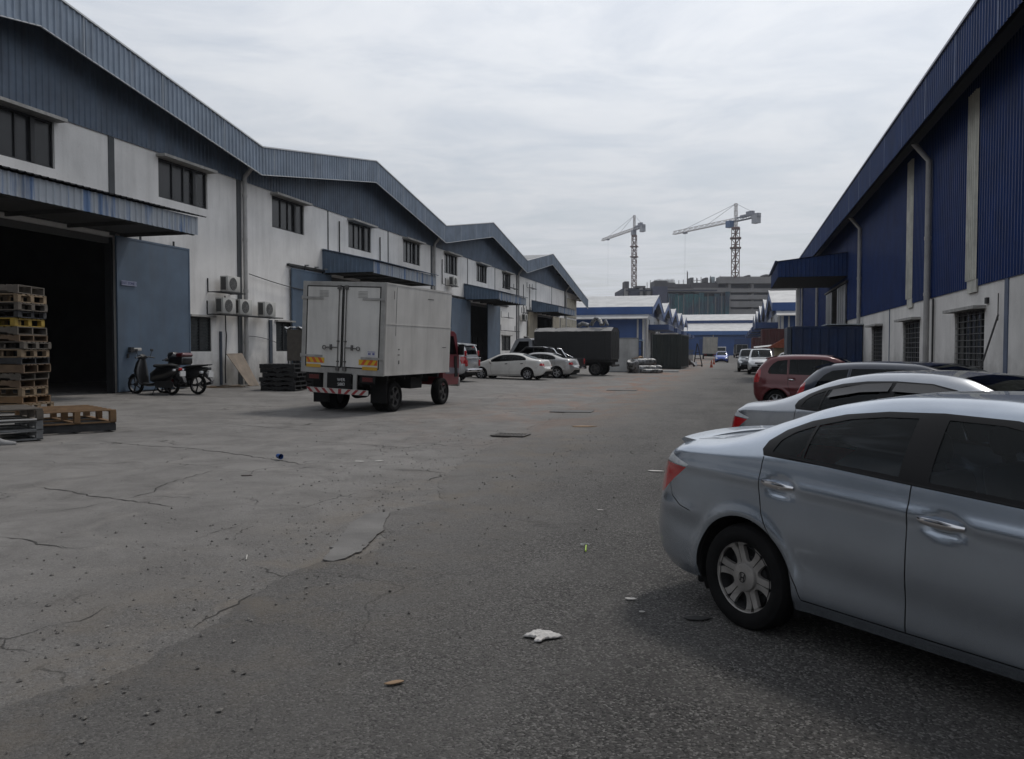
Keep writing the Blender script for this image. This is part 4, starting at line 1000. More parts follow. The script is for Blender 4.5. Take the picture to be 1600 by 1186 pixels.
MPV = dict(L=4.58, W=1.77, H=1.75, hubs=(.95, 3.70), r=.335, Ra=.39, bulge=.06,
  prof=dict(
    zb=[(0,.55),(.07,.42),(.25,.34),(1.0,.30),(3.8,.30),(4.3,.33),(4.58,.45)],
    zs=[(0,1.0),(.05,1.05),(.4,1.08),(1.5,1.08),(2.9,1.04),(3.3,1.0),(3.8,.92),(4.3,.80),(4.58,.68)],
    zr=[(0,1.02),(.04,1.2),(.10,1.42),(.2,1.58),(.4,1.64),(1.2,1.675),(2.3,1.66),(2.6,1.58),(3.0,1.33),(3.35,1.09),(3.6,1.02),(4.1,.93),(4.4,.84),(4.58,.71)],
    zc=[(0,1.04),(.03,1.2),(.08,1.44),(.15,1.62),(.3,1.70),(1.2,1.75),(2.2,1.74),(2.5,1.68),(2.9,1.45),(3.3,1.18),(3.5,1.12),(4.0,1.04),(4.35,.95),(4.58,.80)],
    wy=[(0,.72),(.04,.79),(.15,.845),(.4,.88),(3.8,.885),(4.2,.84),(4.45,.75),(4.58,.62)],
    yr=[(0,.66),(.1,.72),(.4,.70),(1.2,.68),(2.3,.66),(2.9,.70),(3.4,.75),(4.1,.70),(4.58,.52)]))
def mpv_regions(glass, lamp=REDL):
    return [
      ('rear_door', 'paint', [(1.38,1.06),(1.38,.55),(1.46,.36),(2.12,.36),(2.12,1.06)], {}),
      ('front_door', 'paint', [(2.13,1.06),(2.13,.36),(3.08,.36),(3.15,.6),(3.16,1.0)], {}),
      ('door_seam', UNDER, seam_poly([(1.38,1.06),(1.38,.55),(1.46,.36),(3.08,.36),(3.15,.6),(3.16,1.0)], .010), {'sink': .004}),
      ('side_glass', glass, [(.30,1.12),(.30,1.52),(.42,1.58),(1.28,1.61),(1.28,1.12)], {'sink': .003}),
      ('side_glass', glass, [(1.36,1.12),(1.36,1.61),(2.07,1.605),(2.07,1.11)], {'sink': .003}),
      ('side_glass', glass, [(2.17,1.11),(2.17,1.60),(2.42,1.575),(2.75,1.40),(3.08,1.15),(3.08,1.08)], {'sink': .003}),
      ('rear_window', glass, [(.03,.88),(.03,1.0),(.13,1.0),(.13,.87)], {'xt': 1, 'both': 1}),
      ('windscreen', glass, [(3.36,1.0),(2.44,1.0),(2.46,.85),(2.9,.83),(3.28,.83),(3.35,.88)], {'xt': 1, 'both': 1}),
      ('tail_light', lamp, [(0,.80),(.0,1.06),(.06,1.12),(.24,1.12),(.24,.95),(.18,.80)], {}),
      ('headlight', CLRL, [(4.0,.80),(4.15,.86),(4.42,.83),(4.56,.74),(4.55,.64),(4.30,.66)], {}),
    ]
import copy as _cp
def scaled(sp, L=None, H=None, W=None, **k):
    """another car of the same general shape: stretch length / height / width of the profile"""
    s = _cp.deepcopy({a: b for a, b in sp.items() if a not in ('regions', 'extras', 'bumps')}); fx = (L or sp['L'])/sp['L']; fz = (H or sp['H'])/sp['H']; fw = (W or sp['W'])/sp['W']
    for kk, tb in s['prof'].items(): s['prof'][kk] = [(a*fx, v*(fw if kk in ('wy', 'yr') else fz)) for a, v in tb]
    s['x0'] = sp.get('x0', 0)*fx; s['hubs'] = tuple(h*fx for h in sp['hubs']); s['L'] = sp['L']*fx; s['W'] = sp['W']*fw; s['H'] = sp['H']*fz
    def reg(rs):
        o = []
        for g in rs:
            kw = g[3]; o.append((g[0], g[1], [(x*fx, z*(1 if kw.get('xt') else fz)) for x, z in g[2]], kw))
        return o
    s['regf'] = reg; s.update(k); return s
# ------------------------------------------------------------ parked and moving cars
def Hd(a): return R(a)
SILB = paintm('silver_blue_paint', (.42, .47, .535), .88, .27)
SIL2 = paintm('silver_paint', (.34, .36, .39), .85, .27)
NAVP = paintm('midnight_paint', (.010, .016, .034), .2, .28)
MAR = paintm('maroon_paint', (.11, .007, .012), .2, .3)
WHT = paintm('white_paint', (.56, .55, .52), .0, .35)
SILW = paintm('warm_silver_paint', (.34, .335, .33), .5, .32)
MPVP = paintm('bright_silver_paint', (.48, .49, .50), .5, .28)
BLUP = paintm('blue_paint', (.02, .06, .30), .2, .3)
BLKP = paintm('black_paint', (.012, .012, .014), .2, .3)
DGRY = paintm('dark_grey_paint', (.06, .07, .08), .4, .3)
REDP = paintm('red_paint', (.42, .02, .02), .1, .3)

def bowls(): return [bowl(1.235+.02, .915, .10, .055, .014), bowl(2.17, .87, .10, .055, .014)]
civ = _cp.deepcopy(SEDAN); civ['regions'] = sedan_regions(glass_mat('car_glass_tint', .85))
civ['bumps'] = [bowl(1.25, .885, .105, .055, .016), bowl(2.195, .835, .105, .055, .016),
    wave([(.25, .93), (1.3, .90), (3.6, .80)], .010, .035), wave([(.3, .56), (1.4, .47), (3.5, .36)], -.013, .10), wave([(.1, .66), (.7, .62)], .010, .05)]
def civic_bits(root, B, off, L, Wd, paint):
    for sd in (1, -1):                                     # rear mud flaps, boot lip
        b = MB(); b.M = off; b.rbox((.585, min(sd*.64, sd*.835), .19), (.625, max(sd*.64, sd*.835), .50), .015, 2); b.build('mud_flap', BLACKP, root, smooth=40)
    b = MB(); b.M = off; rings = []
    for y in np.linspace(-.66, .66, 15):
        xx = .22+.09*(abs(y)/.66)**2.2; z = 1.078-.03*(abs(y)/.66)**2; rings.append([(xx-.055, y, z+.008), (xx-.03, y, z+.022), (xx+.10, y, z+.010), (xx+.10, y, z-.02), (xx-.02, y, z-.02)])
    b.loft(rings, True, True); b.build('boot_spoiler', paint, root, smooth=50)
    for sd in (1, -1):
        b = MB(); b.M = off; rings = []
        for x in np.linspace(.5, .0, 2): pass
        for x in np.linspace(1.28, 3.12, 24):
            z = float(np.interp(x, [1.28, 2.0, 2.6, 3.12], [1.050, 1.003, .968, .940])); y = float(B.P(np.array([x]), np.array([B.T(x, z)]))[0, 1])
            rings.append([(x, sd*(y+.001), z+.007), (x, sd*(y+.005), z), (x, sd*(y+.001), z-.007)])
        b.loft(rings, True, True); b.build('belt_moulding', BLACKP, root, smooth=50)
civ['extras'] = [ex_handle(1.235, .895, .215), ex_handle(2.18, .845, .225), civic_bits, ex_mirror(3.0, .98), ex_plate('', True, .62)]
civ['rim'] = 'cover6'; civ['rimmat'] = mat('cover_silver', (.36, .345, .33), .38, metal=.45, var=.25, vs=12, bump=.05); civ['rot'] = R(-8)
civ['seats'] = [(.43, 2), (.585, 2)]; civ['cabin'] = (1.3, 3.2)
CIV_A = -43.
civ_hub = Vector((.055, 5.01, 0)); ca = R(CIV_A); left = Vector((-math.sin(ca), math.cos(ca), 0))
cl = civ_hub+left*(1.755/2-.03)
car('parked_sedan', 'pale blue-silver sedan in the right foreground with six-hole wheel covers and chrome door handles', 'car', civ, SILB, (cl.x, cl.y, 0), ca, q=.034, group='cars parked slantwise along the right side')

alt = scaled(SEDAN, L=4.54, H=1.46, W=1.76); alt['regions'] = alt['regf'](sedan_regions(GLSL)); alt['seatmat'] = SEATB
def visor(root, B, off, L, Wd, paint):
    for sd in (1, -1):
        for x0, x1 in ((1.42, 2.02), (2.06, 2.95)):
            b = MB(); b.M = off; rings = []
            for x in np.linspace(x0, x1, 14):
                zt = float(np.interp(x, [1.42, 1.75, 2.05, 2.4, 2.65, 2.95], [1.27, 1.335, 1.355, 1.345, 1.29, 1.16])); y = float(B.P(np.array([x]), np.array([B.T(x, zt)]))[0, 1]); y2 = float(B.P(np.array([x]), np.array([B.T(x, zt-.075)]))[0, 1])
                rings.append([(x, sd*(y+.004), zt), (x, sd*(y+.02), zt-.02), (x, sd*(y2+.022), zt-.075), (x, sd*(y2+.018), zt-.075), (x, sd*(y+.0), zt-.02)])
            b.loft(rings, True, True); b.build('wind_visor', mat('smoke_visor', (.03, .028, .027), .12, var=.1, spec=.8), root, smooth=50)
alt['extras'] = [ex_handle(1.24, .905, .2, None), ex_handle(2.18, .86, .2, None), visor, ex_mirror(3.0, 1.0), ex_plate('', True, .62)]
car('parked_sedan', 'silver-grey sedan with smoked wind visors parked just beyond the pale blue-silver one', 'car', alt, SIL2, (1.05, 9.30, 0), R(-43), q=.05, group='cars parked slantwise along the right side')

nav = scaled(HATCH, L=4.45, H=1.46, W=1.74); nav['regions'] = nav['regf'](hatch_regions(GLS))
def spoiler(w=.62, z=1.455, x=.06, m=None):
    def fn(root, B, off, L, Wd, paint):
        b = MB(); b.M = off; rings = []
        for y in np.linspace(-w, w, 11):
            d = .05*(abs(y)/w)**2; rings.append([(x-.13+d, y, z-.03-d*.4), (x-.12+d, y, z+.0-d*.4), (x+.22, y, z+.05), (x+.22, y, z-.0), (x+.02, y, z-.035)])
        b.loft(rings, True, True); b.build('roof_spoiler', paint, root, smooth=50)
    return fn
nav['extras'] = [spoiler(.58, 1.38, .40), ex_mirror(2.9, .98)]
car('parked_hatchback', 'midnight-blue hatchback with a roof spoiler between the silver-grey sedan and the maroon hatchback', 'car', nav, NAVP, (2.05, 15.6, 0), R(-42), q=.06, group='cars parked slantwise along the right side')
myv = _cp.deepcopy(HATCH); myv['regions'] = hatch_regions(GLS); myv['extras'] = [ex_handle(1.02, .86, .17, CHROME), ex_handle(1.78, .83, .17, CHROME), ex_mirror(2.55, .98), spoiler(.55, 1.45, .38)]
myv['bumps'] = [bowl(1.02, .86, .09, .05, .012), wave([(.15, .66), (3.4, .60)], .012, .05)]
car('parked_hatchback', 'maroon hatchback, the farthest of the slantwise parked cars, with its rear lamps towards the road', 'car', myv, MAR, (1.22, 24.0, 0), R(-13), q=.05, group='cars parked slantwise along the right side')

inn = _cp.deepcopy(MPV); inn['regions'] = mpv_regions(glass_mat('car_glass_sky', .3))
def mpv_front(root, B, off, L, Wd, paint):
    b = MB(); b.M = off; b.rbox((L+.0, -.40, .74), (L+.075, .40, .84), .02, 2); g = b.build('grille', mat('grille_chrome', (.3, .3, .32), .25, metal=.8, var=.1), root, smooth=50)
    b = MB(); b.M = off; 
    for k in range(3): b.box((L+.073, -.37, .752+k*.03), (L+.079, .37, .764+k*.03))
    b.build('grille_bar', BLACKP, g)
    b = MB(); b.M = off; b.rbox((L-.02, -.62, .44), (L+.07, .62, .56), .03, 2); b.build('lower_grille', BLACKP, root, smooth=50)
    for sd in (1, -1):
        b = MB(); b.M = off; b.lathe([(0, .012), (.045, .01), (.055, 0)], 'x', 14, (L+.0, sd*.66, .53)); b.build('fog_lamp', CLRL, root, smooth=50)
inn['extras'] = [mpv_front, ex_plate('', False, .6, .5, .64), ex_mirror(3.15, 1.1), ex_handle(1.5, .98, .18, None), ex_handle(2.25, .97, .18, None)]
IN1 = car('parked_people_carrier', 'bright silver people carrier facing us on the right side of the road', 'people carrier', inn, MPVP, (1.72, 60.8, 0), R(-91.5), q=.07, group='people carriers on the right side of the road')
inn2 = _cp.deepcopy(MPV); inn2['regions'] = mpv_regions(GLS); inn2['extras'] = [mpv_front, ex_mirror(3.15, 1.1)]
car('parked_people_carrier', 'dark grey people carrier half hidden behind the bright silver one', 'people carrier', inn2, DGRY, (1.05, 67.6, 0), R(-91), q=.09, group='people carriers on the right side of the road')

wira = scaled(SEDAN, L=4.36, H=1.385, W=1.69)
def wira_regs(gl):
    rs = sedan_regions(gl); o = []
    for g in rs:
        if g[0] == 'tail_light': g = ('tail_light', REDL, [(0, .74), (0, .90), (.10, .90), (.30, .86), (.30, .76)], {})
        o.append(g)
    return o
wira['regions'] = wira['regf'](wira_regs(GLS)); wira['extras'] = [ex_handle(1.24, .84, .15, BLACKP), ex_handle(2.1, .83, .15, BLACKP), ex_mirror(2.95, .93), ex_plate('', True, .6)]; wira['nsp'] = 8
wira['bumps'] = [wave([(.1, .50), (4.1, .46)], .010, .02)]
car('parked_sedan', 'white sedan parked nose-in towards the left warehouse', 'car', wira, WHT, (-10.15, 41.55, zg(-10.5)-.01), R(173.5), q=.06, group='cars parked nose-in to the left warehouse')
wir2 = scaled(SEDAN, L=4.5, H=1.42, W=1.72); wir2['regions'] = wir2['regf'](wira_regs(GLS)); wir2['extras'] = [ex_handle(1.24, .84, .15, None), ex_mirror(2.95, .95), ex_plate('', True, .6)]; wir2['nsp'] = 5
wir2['bumps'] = [wave([(.1, .50), (4.1, .46)], .010, .02)]
car('parked_sedan', 'grey-silver sedan beyond the white sedan with its tail to the road', 'car', wir2, SILW, (-9.35, 45.0, zg(-10)-.01), R(173.5), q=.07, group='cars parked nose-in to the left warehouse')
suv = scaled(MPV, L=5.0, H=1.85, W=1.79); suv['regions'] = suv['regf'](mpv_regions(GLSL))
def suv_rear(root, B, off, L, Wd, paint):
    b = MB(); b.M = off; b.rbox((-.16, -.80, .46), (-.02, .80, .60), .03, 2); b.build('step_bumper', CHROME, root, smooth=50)
    b = MB(); b.M = off; b.rbox((-.075, -.78, 1.07), (-.03, .78, 1.12), .01, 2); b.build('tailgate_trim', CHROME, root, smooth=50)
    b = MB(); b.M = off; b.rbox((-.03, -.10, 1.58), (.0, .10, 1.64), .01, 2); b.build('stop_lamp', REDL, root)
    for sd in (1, -1):
        b = MB(); b.M = off; b.rbox((-.05, min(sd*.62, sd*.78), .72), (.10, max(sd*.62, sd*.78), 1.03), .02, 2); b.build('tail_light', REDL, root, smooth=50)
        b = MB(); b.M = off; b.rbox((.0, min(sd*.66, sd*.76), 1.2), (.09, max(sd*.66, sd*.76), 1.45), .02, 2); b.build('canopy_lamp', REDL, root, smooth=50)
suv['extras'] = [suv_rear, spoiler(.6, 1.74, .14)]
car('pickup_with_canopy', 'silver pickup with a moulded rear canopy and chrome step bumper beside the white sedan', 'pickup', suv, MPVP, (-12.95, 37.05, zg(-13)-.01), R(173.5), q=.07, group='cars parked nose-in to the left warehouse')
blu = scaled(HATCH, L=3.7, H=1.48, W=1.64); blu['regions'] = blu['regf'](hatch_regions(glass_mat('car_glass_sky', .3))); blu['extras'] = [ex_plate('', False, .6, .45, .48), ex_mirror(2.5, .95)]
car('moving_hatchback', 'small blue hatchback driving towards us down the middle of the road', 'car', blu, BLUP, (-1.75, 111.5, 0), R(-90.5), q=.10)
fr = scaled(SEDAN, L=4.4, H=1.4, W=1.7); fr['regions'] = fr['regf'](sedan_regions(GLSL)); 
car('parked_sedan', 'small bright red car far down the road in front of the blue end warehouse', 'car', fr, REDP, (2.2, 140, 0), R(-70), q=.12)
fw = scaled(HATCH, L=3.9, H=1.5, W=1.65); fw['regions'] = fw['regf'](hatch_regions(GLSL))
car('parked_hatchback', 'white car roof showing between the silver people carrier and the tiled hut', 'car', fw, WHT, (3.9, 66.5, 0), R(-60), q=.12)

# ------------------------------------------------------------ black double-cab pickup
pk = thing('pickup', 'black double-cab pickup with chrome roll bars beside the black lorry', 'pickup', (-9.75, 47.1, zg(-10)-.01), R(173.5), 'cars parked nose-in to the left warehouse')
def side_loft(b, prof, ws):
    """closed side profile (x,z) lofted across the width with narrowing ws [(y, inset)]"""
    cx = sum(p[0] for p in prof)/len(prof); cz = sum(p[1] for p in prof)/len(prof); rings = []
    for y, ins in ws: rings.append([(cx+(x-cx)*(1-ins), y, cz+(z-cz)*(1-ins*.6)) for x, z in prof])
    return b.loft(rings, True, True)
b = MB(); side_loft(b, [(-1.1, .5), (-1.1, 1.08), (.55, 1.08), (.60, 1.10), (2.6, 1.10), (3.75, .98), (3.95, .75), (3.95, .45), (3.4, .42), (2.6, .42), (.6, .42), (-.5, .42)], [(-.87, .03), (-.84, 0), (.84, 0), (.87, .03)]); b.build('body', BLKP, pk, smooth=40)
b = MB(); side_loft(b, [(.55, 1.1), (.70, 1.68), (.9, 1.74), (2.0, 1.74), (2.75, 1.1)], [(-.76, .06), (-.70, .0), (.70, 0), (.76, .06)]); b.build('cab', BLKP, pk, smooth=40)
for sd in (1, -1):
    b = MB(); b.prism([(.75, 1.14), (.86, 1.62), (1.45, 1.65), (1.45, 1.14)], sd*.755, sd*.775); b.build('side_glass', GLS, pk)
    b = MB(); b.prism([(1.52, 1.14), (1.52, 1.65), (1.95, 1.64), (2.5, 1.14)], sd*.755, sd*.775); b.build('side_glass', GLS, pk)
    b = MB(); b.tube([(-.05, sd*.66, 1.1), (.25, sd*.66, 1.55), (.36, sd*.66, 1.62), (.5, sd*.6, 1.62)], .04, 8); b.tube([(-.45, sd*.66, 1.1), (.2, sd*.66, 1.4)], .03, 8); b.build('roll_bar', CHROME, pk, smooth=50)
    MB().rbox((-1.14, min(sd*.70, sd*.86), .72), (-1.0, max(sd*.70, sd*.86), 1.04), .02, 2).build('tail_light', REDL, pk, smooth=50)
MB().rbox((-1.25, -.8, .45), (-1.1, .8, .62), .03, 2).build('bumper', CHROME, pk, smooth=50)
pw = build_wheel(.37, .24, 'spoke', 6)
for k, (x, sd) in enumerate([(0, 1), (0, -1), (3.05, 1), (3.05, -1)]):
    o = pw if k == 0 else copy_tree(pw); o.parent = pk; o.location = (x, sd*.76, .37); o.rotation_euler = (0, 0, 0 if sd > 0 else PI)

# ------------------------------------------------------------ white box truck
BOXW = mat('box_white', (.62, .61, .585), .5, var=.14, vs=1.1, streak=.32, bump=.03, bs=5)
BOXF = mat('box_frame', (.36, .355, .34), .5, var=.25, vs=3, streak=.4)
RUB = mat('rubber_seal', (.012, .012, .012), .7, var=.1)
TRED = mat('cab_red', (.17, .018, .028), .35, var=.2, vs=3, coat=.4)
th = R(85.0)
tl = Vector((-math.sin(th), math.cos(th), 0))
tc0 = Vector((-8.27, 18.48, 0))+tl*1.17
tk = thing('box_truck', 'white box truck with closed rear doors, striped rear bar and red cab', 'truck', (tc0.x, tc0.y, zg(tc0.x)), th)
# local: x forward from the rear face of the box, y left; the body leans a little to the right
ROLL = Matrix.Translation((0, -1, .3)) @ Matrix.Rotation(R(2.6), 4, 'X') @ Matrix.Translation((0, 1, -.3))
BZ0, BZ1, BW, BL = .93, 3.17, 1.17, 3.83
def TB(): b = MB(); b.M = ROLL; return b
TB().box((.03, -BW, BZ0), (BL, BW, BZ1)).build('cargo_box', BOXW, tk, bevel=.012)
b = TB()
for y in (-BW, BW): sy = 1 if y > 0 else -1; b.box((-.01, min(y, y-sy*.13)-.003, BZ0-.02), (.05, max(y, y-sy*.13)+.003, BZ1+.012))
b.box((-.012, -BW+.13, BZ1-.10), (.05, BW-.13, BZ1+.01)); b.box((-.012, -BW+.13, BZ0-.02), (.05, BW-.13, BZ0+.14)); b.build('door_frame', BOXF, tk, bevel=.004)
for sy in (1, -1):
    b = TB(); b.box((.05, sy*BW-.008, BZ1-.03), (BL+.01, sy*BW+.008, BZ1+.015)); b.box((.05, sy*BW-.008, BZ1-1.0), (BL, sy*BW+.010, BZ1-.975)); b.box((.05, sy*BW-.008, BZ0-.01), (BL, sy*BW+.006, BZ0+.05))
    b.build('box_trim', BOXW, tk)
b = TB()
for x, y, z, w, h in ((.55, -1.172, 1.9, .008, 1.2), (2.3, -1.172, 2.9, .35, .02), (3.3, -1.172, 1.62, .25, .015), (.7, -1.172, 1.42, .10, .02), (.74, -1.172, 1.2, .05, .09), (.72, -1.172, 1.55, .06, .03), (.42, -1.172, 2.8, .01, .2)): b.box((x, y-.004, z), (x+w, y+.002, z+h))
b.build('scuff_marks', mat('scuff', (.12, .115, .11), .8, var=.4, vs=20), tk)
dz0, dz1 = BZ0+.15, BZ1-.11
for sy in (1, -1):
    b = TB(); y0, y1 = sorted((sy*.035, sy*(BW-.15))); b.box((-.015, y0, dz0+.01), (.04, y1, dz1-.01))
    d = b.build('rear_door', BOXW, tk, bevel=.006)
    b = TB(); t = .025
    for a, c in (((-.019, y0-t, dz0-t+.01), (-.005, y0, dz1+t-.01)), ((-.019, y1, dz0-t+.01), (-.005, y1+t, dz1+t-.01)), ((-.019, y0, dz0-t+.01), (-.005, y1, dz0+.01)), ((-.019, y0, dz1-.01), (-.005, y1, dz1+t-.01))): b.box(a, c)
    b.build('door_seal', RUB, d)
    for z in (dz0+.22, dz1-.32): b = TB(); b.box((-.035, min(sy*.55, sy*(BW+.02)), z), (-.02, max(sy*.55, sy*(BW+.02)), z+.055)); b.tube([(-.03, sy*(BW-.0), z-.02), (-.03, sy*(BW-.0), z+.075)], .018, 8); b.build('hinge', BOXF, d)
    b = TB(); yy = sy*.10
    b.tube([(-.045, yy, dz0-.06), (-.045, yy, dz1+.02)], .013, 8)
    for z in (dz0-.04, dz1-.02): b.box((-.07, yy-.045, z-.05), (-.015, yy+.045, z+.05))
    for z in (dz0+.12, dz0+.62): b.box((-.055, yy-.03, z), (-.015, yy+.03, z+.03))
    b.tube([(-.055, yy, dz0+.48), (-.06, yy+sy*.16, dz0+.48), (-.055, yy+sy*.34, dz0+.47)], .014, 7); b.lathe([(.038, -.01), (.055, -.01), (.055, .01), (.038, .01), (.038, -.01)], 'x', 14, (-.06, yy+sy*.38, dz0+.47)); b.box((-.075, yy+sy*.2-.02, dz0+.42), (-.02, yy+sy*.2+.02, dz0+.55))
    b.build('locking_bar', mat('lock_grey', (.16, .155, .15), .5, metal=.5, var=.4, vs=12), d, smooth=50)
    b = TB()
    for k in range(5): b.box((-.022, min(sy*.42, sy*.68), dz1-.12-k*.035), (-.012, max(sy*.42, sy*.68), dz1-.115-k*.035+.008))
    b.build('vent_slot', BOXF, d)
    # reflective strips: red/yellow hatch above, amber below
    YEL = mat('yellow_reflector', (.62, .40, .03), .35, var=.1); ORG = mat('red_reflector', (.55, .10, .03), .35, var=.1); AMR = mat('amber_reflector', (.55, .33, .04), .35, var=.15)
    ya = sy*(BW-.16); n = 6; w = .52; z0 = dz0+.08
    b = TB(); ys = sorted((ya, ya-sy*w)); b.box((-.0235, ys[0], z0), (-.019, ys[1], z0+.13)); b.build('reflector', YEL, d)
    b = TB()
    for k in range(3):
        a = ys[0]+.02+k*.18; sl = .09 if sy > 0 else -.09; p = [(a, z0), (a+.085, z0), (min(max(a+.085+sl, ys[0]), ys[1]), z0+.13), (min(max(a+sl, ys[0]), ys[1]), z0+.13)]
        b.prism(p, -.026, -.0237, 'x')
    b.build('reflector', ORG, d)
    b = TB(); ys2 = sorted((ya, ya-sy*(.42))); b.box((-.0235, ys2[0], z0-.12), (-.019, ys2[1], z0-.04)); b.build('reflector', AMR, d)
b = TB(); b.box((-.024, -.94, dz0+.29), (-.018, -.72, dz0+.43)); lb = b.build('weight_label', mat('label_white', (.55, .55, .58), .6, var=.1), tk)
b = TB(); NB = mat('label_blue', (.04, .05, .25), .6, var=.1)
for y in (-.80, -.765, -.88, -.91): b.box((-.027, y-.012, dz0+.335), (-.0243, y+.012, dz0+.385))
b.box((-.027, -.93, dz0+.405), (-.0243, -.73, dz0+.415)); b.build('label_print', NB, lb)
# chassis, bumper, plate
b = TB()
for sy in (1, -1): b.box((.1, sy*.42-.05, .62), (5.3, sy*.42+.05, .80))
for x in (.3, 1.2, 2.2, 3.2): b.box((x, -BW+.06, .80), (x+.08, BW-.06, BZ0-.01))
for x in (.25, 1.7, 2.6): b.box((x, -.45, .64), (x+.1, .45, .76))
b.box((1.9, -.95, .52), (2.55, -.5, .82)); b.tube([(2.7, .7, .66), (3.4, .7, .66)], .18, 12); b.box((-.05, -.30, .55), (.0, .42, .93)); b.box((-.03, -.95, .72), (.02, -.55, .90)); b.box((-.03, .60, .72), (.02, 1.0, .90)); b.build('chassis', UNDER, tk)
b = TB(); b.tube([(.75, 0, .46), (1.15, 0, .46)], .20, 14); b.tube([(.95, -.9, .46), (.95, .9, .46)], .07, 8); b.build('axle', UNDER, tk, smooth=50)
for y in (-.42, .42): TB().box((-.06, y-.05, .50), (-.02, y+.05, .93)).build('bar_bracket', BOXF, tk)
b = TB(); b.box((-.075, -.80, .42), (-.045, .92, .545)); bar = b.build('rear_bar', mat('bar_white', (.50, .49, .46), .5, var=.2, vs=6), tk)
b = TB()
for k in range(8):
    s = .89-k*.215; a = s if True else 0; sl = -.06 if k < 4 else .06
    if abs(s-.06) < .05: sl = 0
    b.prism([(s-.09+sl, .424), (s+.0+sl, .424), (s+.0-sl, .541), (s-.09-sl, .541)], -.079, -.0755, 'x')
b.build('red_stripe', mat('bar_red', (.28, .03, .035), .5, var=.2), bar)
b = TB(); b.box((-.062, -.28, .64), (-.05, .10, .92)); pl = b.build('number_plate', BLACKP, tk)
pm = mat('plate_white', (.6, .6, .6), .5, var=.1)
for tx, zz in (('WER', .83), ('5883', .72)): text_mesh('plate_text', tx, .105, pm, pl, (-.0655, -.06, zz-.02), (PI/2, 0, -PI/2))
for sy in (1, -1):
    b = TB(); y0, y1 = sorted((sy*.62, sy*.90)); b.box((-.045, y0, .76), (-.03, y1, .86)); b.build('tail_light', mat('dull_red_lamp', (.10, .015, .015), .3, var=.2), tk)
    b = MB(); y0, y1 = sorted((sy*.60, sy*1.06)); b.box((.42, y0, .22), (.44, y1, .9)); b.build('mud_flap', BLACKP, tk)
# cab
b = TB(); prof = [(3.93, .52), (3.93, 2.05), (4.05, 2.12), (4.62, 2.10), (4.78, 2.02), (5.06, 1.35), (5.10, .62), (5.04, .50)]
side_loft(b, prof, [(-.93, .03), (-.88, 0), (.88, 0), (.93, .03)]); cb = b.build('cab', TRED, tk, smooth=35)
for sy in (1, -1):
    b = TB(); b.prism([(4.15, 1.42), (4.15, 1.95), (4.56, 1.95), (4.84, 1.42)], sy*.925, sy*.94); b.build('side_glass', GLSL, cb)
    b = TB(); b.prism([(4.1, .85), (4.1, 1.05), (5.02, 1.0), (5.04, .85)], sy*.926, sy*.938); b.build('side_stripe', mat('grey_stripe', (.18, .18, .22), .5, var=.3), cb)
    b = TB(); b.prism([(4.75, .75), (4.66, 1.36), (4.84, 1.36), (4.98, .75)], sy*.931, sy*.943); b.build('side_stripe', BLACKP, cb)
    b = TB(); b.rbox((4.92, min(sy*.93, sy*1.12), 1.4), (4.98, max(sy*.93, sy*1.12), 1.72), .02, 2); b.tube([(4.87, sy*.86, 1.74), (4.95, sy*1.0, 1.70)], .012, 6); b.build('wing_mirror', BLACKP, tk, smooth=40)
b = TB(); b.add([(4.80, -.78, 1.95), (4.80, .78, 1.95), (5.06, .80, 1.40), (5.06, -.80, 1.40)], [(0, 1, 2, 3)]); b.build('windscreen', GLS, cb)
b = TB(); b.rbox((5.05, -.95, .45), (5.17, .95, .72), .04, 2); b.build('front_bumper', mat('bumper_grey', (.35, .35, .34), .5, var=.2), tk, smooth=40)
for sy in (1, -1):
    b = MB(); b.rbox((3.98, min(sy*.80, sy*.9), 2.1), (4.1, max(sy*.80, sy*.9), 2.2), .01, 2)
    b.build('roof_lamp', TRED, tk)
rr = .385
tw = build_wheel(rr, .24, 'spoke', 5, mat('truck_rim', (.09, .088, .085), .6, metal=.4, var=.4, vs=8))
for k, (x, y, sd) in enumerate([(.95, 1.0, 1), (.95, -1.0, -1), (3.95, .95, 1), (3.95, -.95, -1), (.95, .74, 1), (.95, -.74, -1)]):
    o = tw if k == 0 else copy_tree(tw); o.parent = tk
    wp = tc0+tl*y+Vector((math.cos(th), math.sin(th), 0))*x
    o.location = (x, y-sd*.10, rr+zg(wp.x)-zg(tc0.x)); o.rotation_euler = (0, 0, 0 if sd > 0 else PI)

# ------------------------------------------------------------ black covered lorry
TARP = mat('black_tarpaulin', (.014, .0145, .016), .55, var=.4, vs=2, bump=.5, bs=3); TARPT = mat('grey_tarpaulin', (.21, .205, .20), .6, var=.25, vs=2, bump=.4, bs=4)
lo = thing('covered_lorry', 'black canvas-covered lorry with a dull grey top standing across the apron', 'lorry', (-7.2, 50.9, zg(-8)), R(175))
b = MB(); n = 12
pr = [(-1.12, 1.0), (-1.12, 2.72), (-.55, 2.96), (.55, 2.96), (1.12, 2.72), (1.12, 1.0)]; rings = []
for k in range(n+1):
    x = .0+4.9*k/n; w = 0.02*math.sin(k*2.1); rings.append([(x, y*(1+.012*math.sin(k*PI)), z+w*(z > 2.8)) for y, z in pr])
b.loft(rings, False); b.add(rings[0], [tuple(range(6))]); b.add(rings[-1], [tuple(range(6))]); b.build('cargo_cover', TARP, lo)
b = MB(); b.loft([[(x, -1.125, 2.725+.01*math.sin(x*5)), (x, -.55, 2.965+.012*math.sin(x*5)), (x, .55, 2.965+.012*math.sin(x*5)), (x, 1.125, 2.725+.01*math.sin(x*5))] for x in np.linspace(-.02, 4.93, 30)], False); b.build('cover_top', TARPT, lo)
